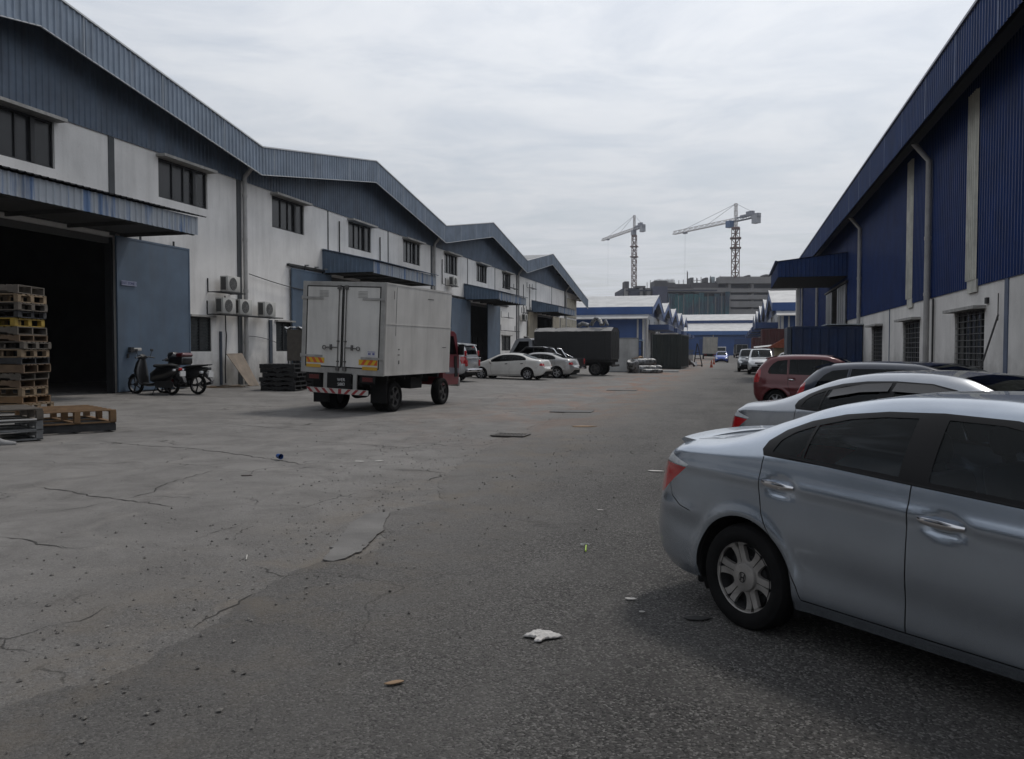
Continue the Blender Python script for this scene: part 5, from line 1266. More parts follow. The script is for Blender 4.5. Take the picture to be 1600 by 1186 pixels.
b = MB(); b.box((.05, -1.1, .82), (4.9, 1.1, .99)); b.box((.1, -.45, .6), (6.6, .45, .84)); b.box((2.2, .55, .5), (3.1, 1.05, .84)); b.box((-.05, -1.0, .55), (.0, 1.0, .68)); b.build('chassis', UNDER, lo)
b = MB()
for x in (.4, 1.6, 2.8, 4.0): b.box((x, 1.115, 1.0), (x+.06, 1.14, 2.7)).build('cover_strap', DARKM, lo); b = MB(); b.box((x, -1.14, 1.0), (x+.06, -1.115, 2.7)).build('cover_strap', DARKM, lo); b = MB()
for q in range(5): MB().tube([(-.02, -1+q*.5, 2.7), (-.05, -.9+q*.45, 1.1)], .012, 5).build('cover_rope', DARKM, lo)
b = MB(); side_loft(b, [(5.05, .6), (5.05, 2.2), (5.2, 2.32), (6.0, 2.32), (6.2, 2.2), (6.62, 1.4), (6.66, .7), (6.6, .55)], [(-1.0, .03), (-.94, 0), (.94, 0), (1.0, .03)]); cb = b.build('cab', mat('cab_grey', (.28, .29, .31), .4, var=.25, vs=3), lo, smooth=35)
for sy in (1, -1): b = MB(); b.prism([(5.3, 1.45), (5.3, 2.12), (5.92, 2.12), (6.35, 1.45)], sy*.99, sy*1.012); b.build('side_glass', GLS, cb)
lw_ = build_wheel(.43, .26, 'spoke', 5, mat('truck_rim', (.09, .088, .085), .6))
for k, (x, sd) in enumerate([(1.0, 1), (1.0, -1), (5.35, 1), (5.35, -1)]):
    o = lw_ if k == 0 else copy_tree(lw_); o.parent = lo; o.location = (x, sd*.92, .43); o.rotation_euler = (0, 0, 0 if sd > 0 else PI)
def crumple(n, sx, sy, amp, seed=0):
    g = np.random.default_rng(seed); k = g.normal(size=(8, 3)); vs = []
    for j in range(n):
        for i in range(n):
            u, v = i/(n-1)-.5, j/(n-1)-.5; z = sum(math.sin(a*9*u+b_*9*v+c*3)*.5/(q+1.5) for q, (a, b_, c) in enumerate(k)); vs.append((u*sx*(1+.12*math.sin(v*7+seed)), v*sy*(1+.15*math.sin(u*6+seed*2)), amp*(z+.8)))
    return vs, [(j*n+i, j*n+i+1, (j+1)*n+i+1, (j+1)*n+i) for j in range(n-1) for i in range(n-1)]
# chromed ducting lying on the lorry roof
FOIL = mat('silver_foil', (.25, .255, .26), .45, metal=.5, col2=(.05, .05, .05), lo=.45, hi=.6, vs=4, bump=.5, bs=9)
t = MB(); t.tube([(-7.95, 50.2, 3.2), (-8.05, 50.4, 3.45), (-8.35, 50.6, 3.62), (-8.6, 50.9, 3.40), (-8.7, 51.0, 3.2)], .12, 10); t.tube([(-7.6, 50.6, 3.15), (-7.75, 50.6, 3.5), (-7.95, 50.8, 3.2)], .08, 8); t.tube([(-8.8, 50.6, 3.17), (-9.2, 50.7, 3.30), (-9.5, 50.9, 3.17)], .13, 10)
tag(t.build('duct_hose', FOIL, smooth=60), 'looped silver duct hose lying on top of the black covered lorry', 'hose')
# ------------------------------------------------------------ pallets
WOODS = [mat('pallet_wood_pale', (.27, .195, .12), .85, var=.45, vs=6, streak=.3), mat('pallet_wood_brown', (.15, .10, .062), .85, var=.4, vs=6), mat('pallet_wood_grey', (.125, .108, .09), .9, var=.4, vs=6), mat('pallet_wood_orange', (.21, .125, .062), .85, var=.35, vs=6)]
YELW = mat('pallet_yellow', (.33, .22, .03), .7, var=.35, vs=7); GRYP = mat('pallet_weathered', (.24, .245, .245), .9, var=.45, vs=5); DKW = mat('pallet_dark', (.045, .045, .047), .85, var=.5, vs=5); BPL = mat('pallet_black_plastic', (.012, .012, .013), .55, var=.3, vs=6)
def pallet_mesh(w, d, h, style=0, seed=0):
    """w along local x (front), d along y"""
    g = np.random.default_rng(seed); b = MB(); t = .02
    j = lambda s=.008: float(g.normal()*s)
    if style == 0:                                  # stringer boards front/back with fork openings, deck above and below
        n = 7
        for k in range(n): y = -d/2+(d-.10)*k/(n-1); b.box((-w/2+j(), y+j(.004), h-t), (w/2+j(), y+.10+j(.004), h))
        for x in (-w/2, -.05, w/2-.1):
            b.box((x, -d/2, h-2*t), (x+.1, d/2, h-t))
            for y in (-d/2, -.06, d/2-.12): b.box((x+j(.004), y+j(.004), t), (x+.1+j(.004), y+.12, h-2*t))
            b.box((x, -d/2, 0), (x+.1, d/2, t))
        for y in (-d/2, -.05, d/2-.1): b.box((-w/2, y, -.0), (w/2, y+.1, t))
    elif style == 1:                                # solid notched stringers: long board with two low arches
        for y in (-d/2, -.02, d/2-.04):
            a = [(-w/2, .02), (-w/2+.22, .02), (-w/2+.26, .055), (-w/2+.46, .055), (-w/2+.50, .02), (w/2-.50, .02), (w/2-.46, .055), (w/2-.26, .055), (w/2-.22, .02), (w/2, .02), (w/2, h-t), (-w/2, h-t)]
            b.prism(a, y, y+.04)
        n = 8
        for k in range(n): x = -w/2+(w-.10)*k/(n-1); b.box((x, -d/2+j(), h-t), (x+.10, d/2+j(), h))
        for x in (-w/2, -.05, w/2-.1): b.box((x, -d/2, 0), (x+.1, d/2, t))
    else:                                           # plain deep edge board
        n = 8
        for k in range(n): y = -d/2+(d-.09)*k/(n-1); b.box((-w/2+j(), y, h-t), (w/2+j(), y+.09, h))
        for y in (-d/2, -.02, d/2-.04): b.box((-w/2, y, .015), (w/2, y+.04, h-t))
        for x in (-w/2, -.05, w/2-.1): b.box((x, -d/2, 0), (x+.1, d/2, .014))
    return b
def put_pallet(b, name, m, loc, rz, label, cat='pallet', group=None, tilt=0):
    o = b.build(name, m); o.location = loc; o.rotation_euler = (R(tilt), 0, rz); return tag(o, label, cat, group)
ORD = ['lowest', 'second', 'third', 'fourth', 'fifth', 'sixth', 'seventh', 'eighth', 'ninth', 'tenth', 'eleventh', 'twelfth', 'thirteenth', 'fourteenth', 'fifteenth', 'topmost']
# tall stack (bottom to top): style, material, height, width offset
STK = [(0, WOODS[0], .17, 0, 'pale wooden pallet with fork openings'), (2, WOODS[3], .15, 0, 'orange-brown pallet with plain edge'), (0, WOODS[0], .18, -.03, 'pale pallet with deep openings'), (1, WOODS[1], .16, -.13, 'brown notched wooden pallet'), (1, WOODS[2], .15, -.04, 'greyish notched wooden pallet'), (2, WOODS[1], .18, .03, 'wide brown deep-edged pallet'), (2, DKW, .14, -.06, 'blackened wooden pallet'), (0, WOODS[0], .17, -.06, 'pale pallet with long openings'), (0, WOODS[2], .16, -.03, 'grey weathered pallet'), (1, WOODS[1], .14, -.14, 'thin brown notched pallet'), (1, WOODS[2], .17, -.15, 'grey notched pallet'), (0, YELW, .18, -.19, 'yellow painted pallet'), (0, DKW, .15, -.22, 'black pallet'), (0, WOODS[2], .17, -.08, 'grey-brown pallet'), (0, WOODS[0], .18, -.13, 'pale new wooden pallet'), (1, WOODS[2], .18, -.13, 'grey notched pallet')]
ANG = R(12); z = zg(-16)+.01
for i, (st, m, h, dx_, d) in enumerate(STK):
    h *= 1.065
    cx, cy = -15.62-.5, 15.9-.55
    lab = f'{d}, {ORD[i]}{"" if i in (0, 15) else " from the bottom"} of the tall stack'
    put_pallet(pallet_mesh(1.2+abs(dx_)*.3, 1.05, h, st, i), 'pallet', m, (cx+dx_*.7+rng.normal()*.02, cy+rng.normal()*.02, z), ANG+rng.normal()*.03, lab, group='pallets in the tall stack', tilt=rng.normal()*.3)
    z += h+.004
# low stacks in front
A2 = R(47)
z = zg(-11.8)+.01
for i, (st, m, h, d) in enumerate([(2, DKW, .15, 'charred black pallet with a plain edge under the big brown one'), (0, WOODS[3], .235, 'big brown slatted pallet on top of the black one in the low right stack')]):
    put_pallet(pallet_mesh(1.30, 1.75+.05*i, h, st, 40+i), 'pallet', m, (-12.13, 12.70, z), A2+R(10), d, group='pallets in the low stacks'); z += h+.004
z = zg(-11.8)+.01
for i, (st, m, h, d) in enumerate([(0, GRYP, .155, 'lowest weathered grey pallet of the front low stack'), (0, GRYP, .155, 'middle weathered grey pallet of the front low stack'), (0, WOODS[2], .20, 'top pallet of the front low stack with a pale plank along its edge')]):
    put_pallet(pallet_mesh(1.35, 1.25, h, st, 50+i), 'pallet', m, (-12.0, 10.95, z), A2+R(10), d, group='pallets in the low stacks'); z += h+.004
put_pallet(MB().box((-.75, -.05, 0), (.75, .05, .02)), 'plank', mat('pale_plank', (.55, .54, .52), .8, var=.2), (-11.62, 10.5, z-.19), A2+R(3), 'pale plank lying along the front edge of the front low pallet stack', 'plank')
t = MB(); t.tube([(-11.9, 10.15, .36), (-11.6, 10.25, .34), (-11.35, 10.36, .26), (-11.2, 10.48, .17), (-11.05, 10.58, .16)], [.05, .07, .07, .06, .03], 8)
tag(t.build('canvas_sack', mat('sack_grey', (.30, .30, .30), .9, var=.4, vs=8, bump=.4), smooth=60), 'limp grey canvas sack hanging down beside the front low pallet stack', 'sack')
# black plastic pallets
for s_, (px, py, rz, nm) in enumerate([(-15.45, 26.0, R(8), 'left'), (-15.75, 29.3, R(4), 'right')]):
    z = zg(px)+.01
    for i in range(6):
        put_pallet(pallet_mesh(1.25, 1.1, .152, 1, 70+i), 'plastic_pallet', BPL, (px+rng.normal()*.03, py+rng.normal()*.02, z), rz+rng.normal()*.02, f'black plastic pallet, {["lowest","second","third","fourth","fifth","topmost"][i]}{"" if i in (0,5) else " from the bottom"} of the {"stack left of" if s_ == 0 else "stack behind"} the white truck', group='black plastic pallets'); z += .155

# dark cabinet on legs with plastic wrap
cb = thing('cabinet', 'dark brown cabinet on legs with clear wrap over its top, left of the white truck', 'cabinet', (-17.2, 30.3, zg(-17.2)), R(8))
MB().box((-.42, -.3, .95), (.42, .3, 2.22)).build('cabinet_body', mat('cabinet_brown', (.10, .088, .075), .6, var=.3, vs=4, streak=.3), cb, bevel=.01)
b = MB()
for x in (-.38, .38):
    for y in (-.26, .26): b.bar((x, y, 0), (x, y, .96), .04)
b.bar((-.38, -.26, .45), (.38, -.26, .45), .03); b.tube([(-.1, -.1, .3), (-.1, -.1, .95)], .14, 12); b.build('stand', DARKM, cb)
vs, fs = crumple(14, 1.0, .75, .10, 3)
b = MB(); b.M = Matrix.Translation((0, 0, 2.21)); b.add(vs, fs); b.M = Matrix.Translation((-.47, -.05, 1.75)) @ Matrix.Rotation(R(85), 4, 'Y'); b.add(*crumple(12, .8, .5, .06, 5)); b.build('plastic_wrap', mat('cloudy_plastic', (.55, .56, .58), .2, var=.3, vs=6, coat=.5), cb, smooth=60)
# plywood board and scrap timber
b = MB(); b.prism([(-.62, 0), (.05, .0), (-.02, 1.42), (-1.05, 1.40)], 0, .02, 'x'); 
o = b.build('board', mat('plywood', (.26, .21, .165), .8, var=.3, vs=3, streak=.5)); o.location = (-17.75, 28.1, zg(-17.8)); o.rotation_euler = (0, R(-29), 0); tag(o, 'worn plywood board leaning on the wall under the air-conditioners', 'board')
for k in range(8):
    b = MB(); L_ = .6+rng.random()*.9; b.box((-L_/2, -.05, 0), (L_/2, .05, .025))
    o = b.build('timber_offcut', WOODS[k % 3]); o.location = (-17.9+rng.normal()*.35, 25.9+k*.16+rng.normal()*.1, zg(-18)+.012+.012*(k % 3)); o.rotation_euler = (R(rng.normal()*4), R(rng.normal()*3), R(rng.random()*80-10)); tag(o, f'{["pale","brown","greyish"][k % 3]} timber offcut, {["nearest","second","third","fourth","fifth","sixth","seventh","farthest"][k]} from the motorcycles in the heap', 'timber', 'timber offcuts by the wall')
# ------------------------------------------------------------ air conditioners
ACW = mat('ac_casing', (.46, .455, .43), .5, var=.15, vs=3, streak=.35)
def ac(y, z, lab, fan='round', x=-18.45, s=1.):
    r_ = thing('air_conditioner', lab, 'air conditioner', (x, y, z), 0, 'air-conditioner units on the left wall')
    MB().rbox((0, -.40*s, .02), (.34*s, .40*s, .60*s), .02, 2).build('casing', ACW, r_, smooth=40)
    b = MB(); b.lathe([(.0, .0), (.215*s, .0), (.225*s, .012), (.235*s, .0)], 'x', 28, (.342*s, -.06*s, .31*s))
    b.build('fan_opening', mat('ac_dark', (.07, .07, .068), .6, var=.3), r_)
    b = MB()
    for q in (.06, .11, .16, .205): b.lathe([(q*s-.004, .014), (q*s+.004, .014)], 'x', 24, (.342*s, -.06*s, .31*s))
    for k in range(12): a = k*PI/6; b.bar((.358*s, -.06*s+.03*math.cos(a), .31*s+.03*math.sin(a)), (.358*s, -.06*s+.22*s*math.cos(a), .31*s+.22*s*math.sin(a)), .006)
    b.build('fan_grille', mat('ac_grille', (.24, .24, .23), .5, var=.2), r_)
    b = MB()
    for k in range(9): b.box((.04*s, -.406*s, .10*s+k*.05*s), (.26*s, -.398*s, .125*s+k*.05*s))
    b.box((.05, -.403*s, .08*s), (.25*s, -.4*s, .55*s)); b.build('side_louvre', mat('ac_dark', (.07, .07, .068), .6), r_)
    return r_
ac(27.15, 3.80, 'cream air-conditioner unit alone on the upper shelf of the left wall')
ac(26.85, 2.98, 'cream air-conditioner unit at the left end of the lower wall shelf')
ac(27.93, 2.98, 'cream air-conditioner unit on the lower shelf just left of the downpipe')
ac(29.62, 2.98, 'cream air-conditioner unit on the lower shelf right of the downpipe')
ac(52.6, 5.95, 'small air-conditioner unit on a bracket under an upper window above the white truck', x=-18.5)
ac(72.0, 4.27, 'distant air-conditioner unit on the wall left of the beige door', x=-18.5)
# sign plate and lock box on the first sliding door
o = MB().box((0, 0, 0), (.012, .68, .15)).build('door_sign', mat('sign_pale', (.24, .26, .36), .5, var=.15)); o.location = (-18.535, 21.76, 3.68); tag(o, 'small pale name strip fixed high on the blue sliding door', 'sign')
text_mesh('sign_text', 'EXIT ZONE 1', .115, mat('sign_ink', (.05, .06, .16), .6, var=.1), o, (.014, .34, .075), (PI/2, 0, PI/2))
lk = thing('lock_box', 'pale lock cover with a black bracket on the blue sliding door', 'lock', (-18.53, 22.15, 1.62))
MB().rbox((0, .0, 0), (.12, .34, .10), .02, 2).build('cover', mat('lock_white', (.45, .44, .42), .5, var=.2), lk, smooth=40)
MB().box((0, -.14, -.04), (.10, .02, .12)).box((0, -.2, -.22), (.03, -.12, -.08)).build('bracket', DARKM, lk)

# ------------------------------------------------------------ motorcycles
MBK = mat('bike_black', (.010, .010, .011), .3, coat=.6, var=.2); MGR = mat('bike_grey', (.045, .045, .048), .45, metal=.4, var=.2)
def bike_wheel(r, par, x):
    b = MB(); b.lathe([(r-.06, -.03), (r-.02, -.035), (r, -.015), (r, .015), (r-.02, .035), (r-.06, .03)], 'y', 32); w = b.build('wheel', TYRE, par, smooth=50, loc=(x, 0, r))
    b = MB(); b.lathe([(r-.075, -.028), (r-.055, -.028), (r-.055, .028), (r-.075, .028), (r-.075, -.028)], 'y', 28); b.lathe([(0, -.04), (.045, -.04), (.045, .04), (0, .04)], 'y', 14)
    for k in range(5): a = 2*PI*k/5; b.bar((.04*math.cos(a), 0, .04*math.sin(a)), ((r-.06)*math.cos(a), 0, (r-.06)*math.sin(a)), .028)
    b.build('rim', MGR, w); return w
def oval(b, pts, n=14):
    """loft of ovals: (x, z, half width y, half height), running along x/z"""
    rings = []
    for i, (x, z, wy_, hz_) in enumerate(pts):
        a = pts[max(i-1, 0)]; c = pts[min(i+1, len(pts)-1)]; d = Vector((c[0]-a[0], 0, c[1]-a[1])).normalized(); nrm = Vector((-d.z, 0, d.x))
        rings.append([(x+nrm.x*hz_*math.sin(q), wy_*math.cos(q), z+nrm.z*hz_*math.sin(q)) for q in [2*PI*k/n for k in range(n)]])
    return b.loft(rings, True, True)
# scooter: nose towards the wall
def scooter(loc, rz, lab):
    r_ = thing('scooter', lab, 'scooter', loc, rz, 'motorcycles parked against the blue door')
    bike_wheel(.275, r_, 1.26); bike_wheel(.275, r_, 0)
    b = MB(); oval(b, [(-.30, .74, .06, .03), (-.15, .68, .15, .13), (.15, .60, .18, .22), (.42, .55, .18, .22), (.58, .48, .14, .18), (.64, .38, .10, .08)]); oval(b, [(.5, .30, .14, .05), (.75, .27, .15, .05), (.98, .30, .14, .05)]); b.build('body', MBK, r_, smooth=50)
    b = MB(); oval(b, [(-.22, .80, .09, .03), (.0, .82, .14, .05), (.30, .79, .15, .055), (.52, .80, .12, .05), (.58, .79, .05, .02)]); b.build('seat', mat('seat_vinyl', (.018, .018, .018), .6, var=.2), r_, smooth=60)
    b = MB(); oval(b, [(.95, .28, .16, .05), (1.02, .45, .20, .11), (1.08, .66, .20, .15), (1.06, .86, .15, .12), (1.02, 1.0, .10, .07)]); b.build('leg_shield', MBK, r_, smooth=50)
    b = MB(); oval(b, [(1.02, .52, .13, .05), (1.2, .60, .10, .05), (1.28, .66, .03, .02)]); oval(b, [(1.0, .55, .055, .012), (1.15, .60, .06, .012), (1.35, .56, .06, .012), (1.5, .42, .05, .01)]); b.build('front_fender', MBK, r_, smooth=50)
    b = MB(); oval(b, [(.93, 1.03, .10, .04), (1.0, 1.05, .14, .075), (1.1, 1.03, .10, .06), (1.14, 1.0, .04, .03)]); b.tube([(.92, -.32, 1.02), (.97, -.16, 1.05), (.97, .16, 1.05), (.92, .32, 1.02)], .018, 8); b.tube([(1.0, 0, 1.0), (1.22, 0, .3)], .03, 8); b.build('handlebar', MBK, r_, smooth=50)
    b = MB(); b.lathe([(0, .03), (.05, .02), (.06, 0)], 'x', 14, (1.13, 0, 1.02)); b.build('headlight', CLRL, r_, smooth=50)
    for sy in (1, -1):
        b = MB(); b.tube([(.95, sy*.2, 1.05), (.95, sy*.26, 1.22)], .008, 6); b.rbox((.94, sy*.26-.05, 1.2), (.965, sy*.26+.05, 1.27), .01, 2); b.build('mirror', MGR, r_, smooth=40)
    b = MB(); b.rbox((-.33, -.05, .68), (-.27, .05, .75), .01, 2); b.build('tail_light', REDL, r_)
    b = MB(); b.box((-.40, -.09, .52), (-.37, .09, .66)); b.build('number_plate', mat('plate_white', (.6, .6, .6), .5), r_)
    b = MB(); b.prism([(-.22, .66), (-.42, .5), (-.48, .36), (-.44, .36), (-.2, .5)], -.05, .05); b.tube([(.35, -.14, .25), (.0, -.16, .28), (-.3, -.17, .38)], [.03, .05, .055], 10); b.box((-.1, .05, .2), (.45, .13, .38)); b.build('exhaust_and_fender', MGR, r_, smooth=50)
    b = MB(); b.tube([(.42, .1, .26), (.40, .28, .02)], .012, 6); b.bar((.3, .28, .01), (.5, .28, .01), .02); b.build('side_stand', DARKM, r_)
    for sy in (1, -1): b = MB(); b.rbox((-.26, sy*.14-.04, .66), (-.2, sy*.14+.04, .72), .015, 2); b.build('indicator', CLRL, r_, smooth=40)
    return r_
s1 = scooter((-16.82, 21.85, zg(-17)+.0), R(176), 'black scooter standing on its stand nose-in to the blue sliding door'); s1.scale = (1.1, 1.25, 1.12)
def underbone(loc, rz, lab):
    r_ = thing('motorcycle', lab, 'motorcycle', loc, rz, 'motorcycles parked against the blue door')
    bike_wheel(.285, r_, 1.22); bike_wheel(.285, r_, 0)
    b = MB(); oval(b, [(-.36, .76, .05, .03), (-.15, .68, .13, .12), (.2, .60, .15, .18), (.45, .55, .13, .17), (.7, .5, .12, .14), (.95, .62, .12, .12), (1.02, .85, .11, .10)]); b.rbox((.30, -.13, .20), (.76, .13, .5), .05, 3); b.build('body', MBK, r_, smooth=50)
    b = MB(); oval(b, [(-.30, .84, .08, .025), (.0, .82, .12, .04), (.35, .78, .12, .05), (.5, .76, .06, .02)]); b.build('seat', mat('seat_vinyl', (.018, .018, .018), .6), r_, smooth=60)
    b = MB(); oval(b, [(.75, .35, .20, .02), (.92, .5, .23, .03), (1.0, .75, .20, .04)]); b.build('leg_shield', mat('bike_maroon', (.09, .008, .012), .3, var=.2, coat=.5), r_, smooth=50)
    b = MB(); oval(b, [(.95, .98, .09, .04), (1.02, 1.0, .12, .07), (1.1, .98, .08, .05)]); b.tube([(.9, -.33, .98), (.97, 0, 1.02), (.9, .33, .98)], .018, 8); b.tube([(1.0, 0, .95), (1.18, 0, .3)], .03, 8); b.build('handlebar', MBK, r_, smooth=50)
    b = MB(); oval(b, [(.98, .55, .055, .012), (1.1, .60, .06, .012), (1.3, .57, .06, .012), (1.46, .42, .05, .01)]); b.build('front_fender', MBK, r_, smooth=50)
    b = MB(); b.tube([(-.30, .1, .84), (-.42, .08, .86), (-.42, -.08, .86), (-.30, -.1, .84)], .013, 6); b.rbox((-.42, -.07, .70), (-.34, .07, .78), .02, 2); b.build('grab_rail', MGR, r_, smooth=50)
    b = MB(); b.box((-.46, -.09, .50), (-.43, .09, .66)); b.build('number_plate', mat('plate_white', (.6, .6, .6), .5), r_)
    b = MB(); b.prism([(-.25, .68), (-.45, .5), (-.52, .40), (-.48, .38), (-.22, .55)], -.05, .05); b.tube([(.5, -.12, .25), (.0, -.15, .26), (-.35, -.15, .34)], [.025, .04, .05], 10); b.tube([(-.0, -.12, .3), (-.12, -.12, .62)], .03, 8); b.build('exhaust_and_fender', MGR, r_, smooth=50)
    for sy in (1, -1): b = MB(); b.rbox((-.30, sy*.15-.05, .60), (-.22, sy*.15+.04, .68), .02, 2); b.build('indicator', CLRL, r_, smooth=40)
    return r_
u1 = underbone((-16.35, 22.5, zg(-16.4)), R(176), 'black and maroon motorcycle with a top box standing behind the scooter'); u1.scale = (1.1, 1.25, 1.1)
tb = thing('top_box', 'black top box with a maroon lid and a helmet-like bundle on the farther motorcycle', 'box', (-16.95, 22.45, zg(-16.4)+.93), R(176)); tb.scale = (1.25, 1.1, 1.2)
MB().rbox((-.24, -.22, 0), (.22, .22, .24), .06, 4).build('case', MBK, tb, smooth=50)
MB().rbox((-.25, -.23, .20), (.0, .23, .32), .08, 4).build('lid', mat('bike_maroon', (.09, .008, .012), .3), tb, smooth=50)
MB().rbox((.10, -.16, .12), (.32, .16, .34), .08, 4).build('bundle', MBK, tb, smooth=50)

# ------------------------------------------------------------ things along the left side, middle distance
GRY = mat('grey_panel', (.48, .48, .47), .7, var=.22, vs=1.2, streak=.35)
sk = thing('panel_box', 'tall pale grey sheet-panelled box beside the black lorry', 'box', (-8.2, 60.6, zg(-7.7)), R(14))
MB().box((-1.25, -1.3, .06), (1.15, 1.3, 2.42)).build('side_panel', GRY, sk, bevel=.02)
b = MB(); 
for x in (-1.25, 1.15): b.box((x-.03, -1.33, 0), (x+.03, -1.28, 2.46))
b.box((-1.28, -1.33, 2.40), (1.18, -1.28, 2.47)); b.box((-1.28, -1.33, .0), (1.18, -1.28, .08)); b.build('edge_frame', STEEL, sk)
b = MB(); b.rbox((-1.2, -1.0, 2.43), (-.5, -.2, 2.95), .03, 2); b.build('control_cabinet', GRY, sk, smooth=40)
# silver-wrapped duct rolls
for k, (x, y, z, L_, r0, a, lb) in enumerate([(-6.85, 57.4, .30, 1.3, .42, 80, 'upright end of a silver-foil duct roll leaning at the left of the heap'), (-6.3, 58.4, .27, 1.8, .27, 14, 'silver-foil duct roll lying at the bottom front of the heap'), (-5.9, 59.8, .27, 1.6, .27, 2, 'silver-foil duct roll lying behind at the bottom of the heap'), (-6.25, 59.0, .76, 1.6, .26, 22, 'silver-foil duct roll lying on top of the heap'), (-5.6, 57.6, .17, 1.5, .15, 20, 'thin silver-foil roll lying in front of the heap')]):
    b = MB(); n = 9; rings = [(r0*(.75 if q in (0, n-1) else 1+.05*math.sin(q*2.7+k)), -L_/2+L_*q/(n-1)) for q in range(n)]; rings = [(0, -L_/2+.08)]+rings+[(0, L_/2-.08)]
    b.lathe(rings, 'x', 18); o = b.build('duct_roll', FOIL, smooth=55); o.location = (x, y, z+zg(x)); o.rotation_euler = (0, R(60 if k == 0 else 0), R(a)); tag(o, lb, 'duct roll', 'foil duct rolls')
o = MB().rbox((-.6, -.12, 0), (.9, .12, .14), .03, 2).build('white_beam', mat('white_foam', (.6, .6, .58), .7, var=.15), smooth=40); o.location = (-5.0, 62.5, zg(-5)); o.rotation_euler = (0, 0, R(10)); tag(o, 'white foam block lying flat between the foil rolls and the dark green container', 'block')
o = MB().box((-.4, -.3, 0), (.4, .3, .55)).build('cardboard_box', mat('cardboard_box_brown', (.24, .15, .08), .85, var=.3, vs=3)); o.location = (-6.85, 59.8, .6); o.rotation_euler = (R(6), R(-8), R(24)); tag(o, 'brown cardboard box wedged on top of the foil duct rolls', 'box')
CORR = lambda col, nm: mat(nm, col, .55, metal=.1, var=.35, vs=1.2, streak=.35)
def container(name, label, m, loc, rz, L=6.06, Wd=2.44, H=2.6, rib=.28, group=None):
    r_ = thing(name, label, 'container', loc, rz, group)
    b = MB(); ribs(b, .12, L-.12, lambda s: .16, lambda s: H-.12, -Wd/2+.03, -1, rib, .035, axis='x'); ribs(b, .12, L-.12, lambda s: .16, lambda s: H-.12, Wd/2-.03, 1, rib, .035, axis='x')
    ribs(b, -Wd/2+.1, Wd/2-.1, lambda s: .16, lambda s: H-.12, .03, -1, rib, .035); ribs(b, -Wd/2+.1, Wd/2-.1, lambda s: .16, lambda s: H-.12, L-.03, 1, rib, .035)
    b.box((.03, -Wd/2+.03, H-.06), (L-.03, Wd/2-.03, H-.02)); b.build('side_sheet', m, r_)
    b = MB()
    for x in (0, L-.14):
        for y in (-Wd/2, Wd/2-.14): b.box((x, y, 0), (x+.14, y+.14, H))
    for y in (-Wd/2, Wd/2-.1):
        for z in (0.02, H-.12): b.box((.14, y, z), (L-.14, y+.1, z+.12+.02*(z < 1)))
    for x in (0, L-.1):
        for z in (0.02, H-.12): b.box((x, -Wd/2+.14, z), (x+.1, Wd/2-.14, z+.12))
    b.build('corner_frame', m, r_, bevel=.008); return r_
GRN = CORR((.016, .024, .022), 'dark_green_sheet')
gc = container('shipping_container', 'dark green-black container with its end towards us on the left of the road', GRN, (-5.75, 72.0, zg(-5.8)+.02), R(87), 6.06, 2.44, 2.95, .3)
b = MB(); b.box((.0, -.8, 2.96), (1.6, .3, 3.08)); b.box((.3, .5, 2.96), (1.4, 1.0, 3.05)); b.build('roof_board', mat('pale_board', (.4, .38, .36), .8, var=.3), gc)
# steel shelving with scrap between the grey box and the green container
sh = thing('shelving_rack', 'cluttered steel rack between the grey panel box and the dark green container', 'rack', (-8.6, 70.5, zg(-8.6)), 0)
b = MB()
for x in (-.9, .9):
    for y in (-.4, .4): b.bar((x, y, 0), (x, y, 2.3), .06)
for z in (.4, 1.1, 1.7, 2.25): b.box((-.95, -.42, z), (.95, .42, z+.04))
b.build('rack_frame', DARKM, sh)
b = MB()
for k in range(14): x = -.8+rng.random()*1.5; z = [.44, 1.14, 1.74][k % 3]; b.cbox((x, -.2+rng.random()*.3, z+.15), (.2+.2*rng.random(), .3, .2+.2*rng.random()))
b.build('shelf_goods', mat('mixed_goods', (.20, .17, .13), .8, var=.7, vs=2.5, col2=(.05, .06, .09)), sh)
o = MB().box((-1.0, -.5, 0), (1.0, .5, .10)).build('blue_sheet', mat('sky_blue_sheet', (.20, .30, .42), .6, var=.2)); o.location = (-8.6, 70.4, zg(-8.6)+2.35); tag(o, 'light blue sheet lying on top of the cluttered rack', 'sheet')
# A-shaped steel frame on castors
af = thing('glass_trolley', 'dark A-shaped steel trolley frame on castors left of the traffic cones', 'trolley', (-3.65, 84, 0), R(0))
b = MB()
for y in (-.5, .5):
    b.bar((-.38, y, .15), (-.08, y, 2.3), .06); b.bar((.42, y, .15), (-.05, y, 2.3), .06); b.bar((-.4, y, .15), (.45, y, .15), .06); b.bar((-.28, y, .8), (.25, y, .8), .05); b.bar((-.2, y, 1.4), (.1, y, 1.4), .05)
for z in (.15, .8, 1.4, 2.28): b.bar((-.25+.1*z, -.5, z), (-.25+.1*z, .5, z), .05)
b.build('frame', DARKM, af); b = MB()
for x in (-.35, .4):
    for y in (-.5, .5): b.lathe([(0, -.03), (.07, -.03), (.07, .03), (0, .03)], 'y', 12, (x, y, .07))
b.build('castor', BLACKP, af)
vs, fs = crumple(14, 1.3, 1.4, .5, 11); b = MB(); b.add(vs, fs); o = b.build('plastic_bundle', mat('grey_plastic_bag', (.34, .35, .37), .35, var=.5, vs=3), smooth=50); o.location = (-4.55, 83.2, .1); o.rotation_euler = (R(-12), R(18), .3); tag(o, 'crumpled grey plastic bundle heaped beside the steel trolley frame', 'bundle')
fence = MB()
for k in range(26): fence.box((-7.0+k*.1, 90, 0), (-6.94+k*.1, 90.04, 1.7))
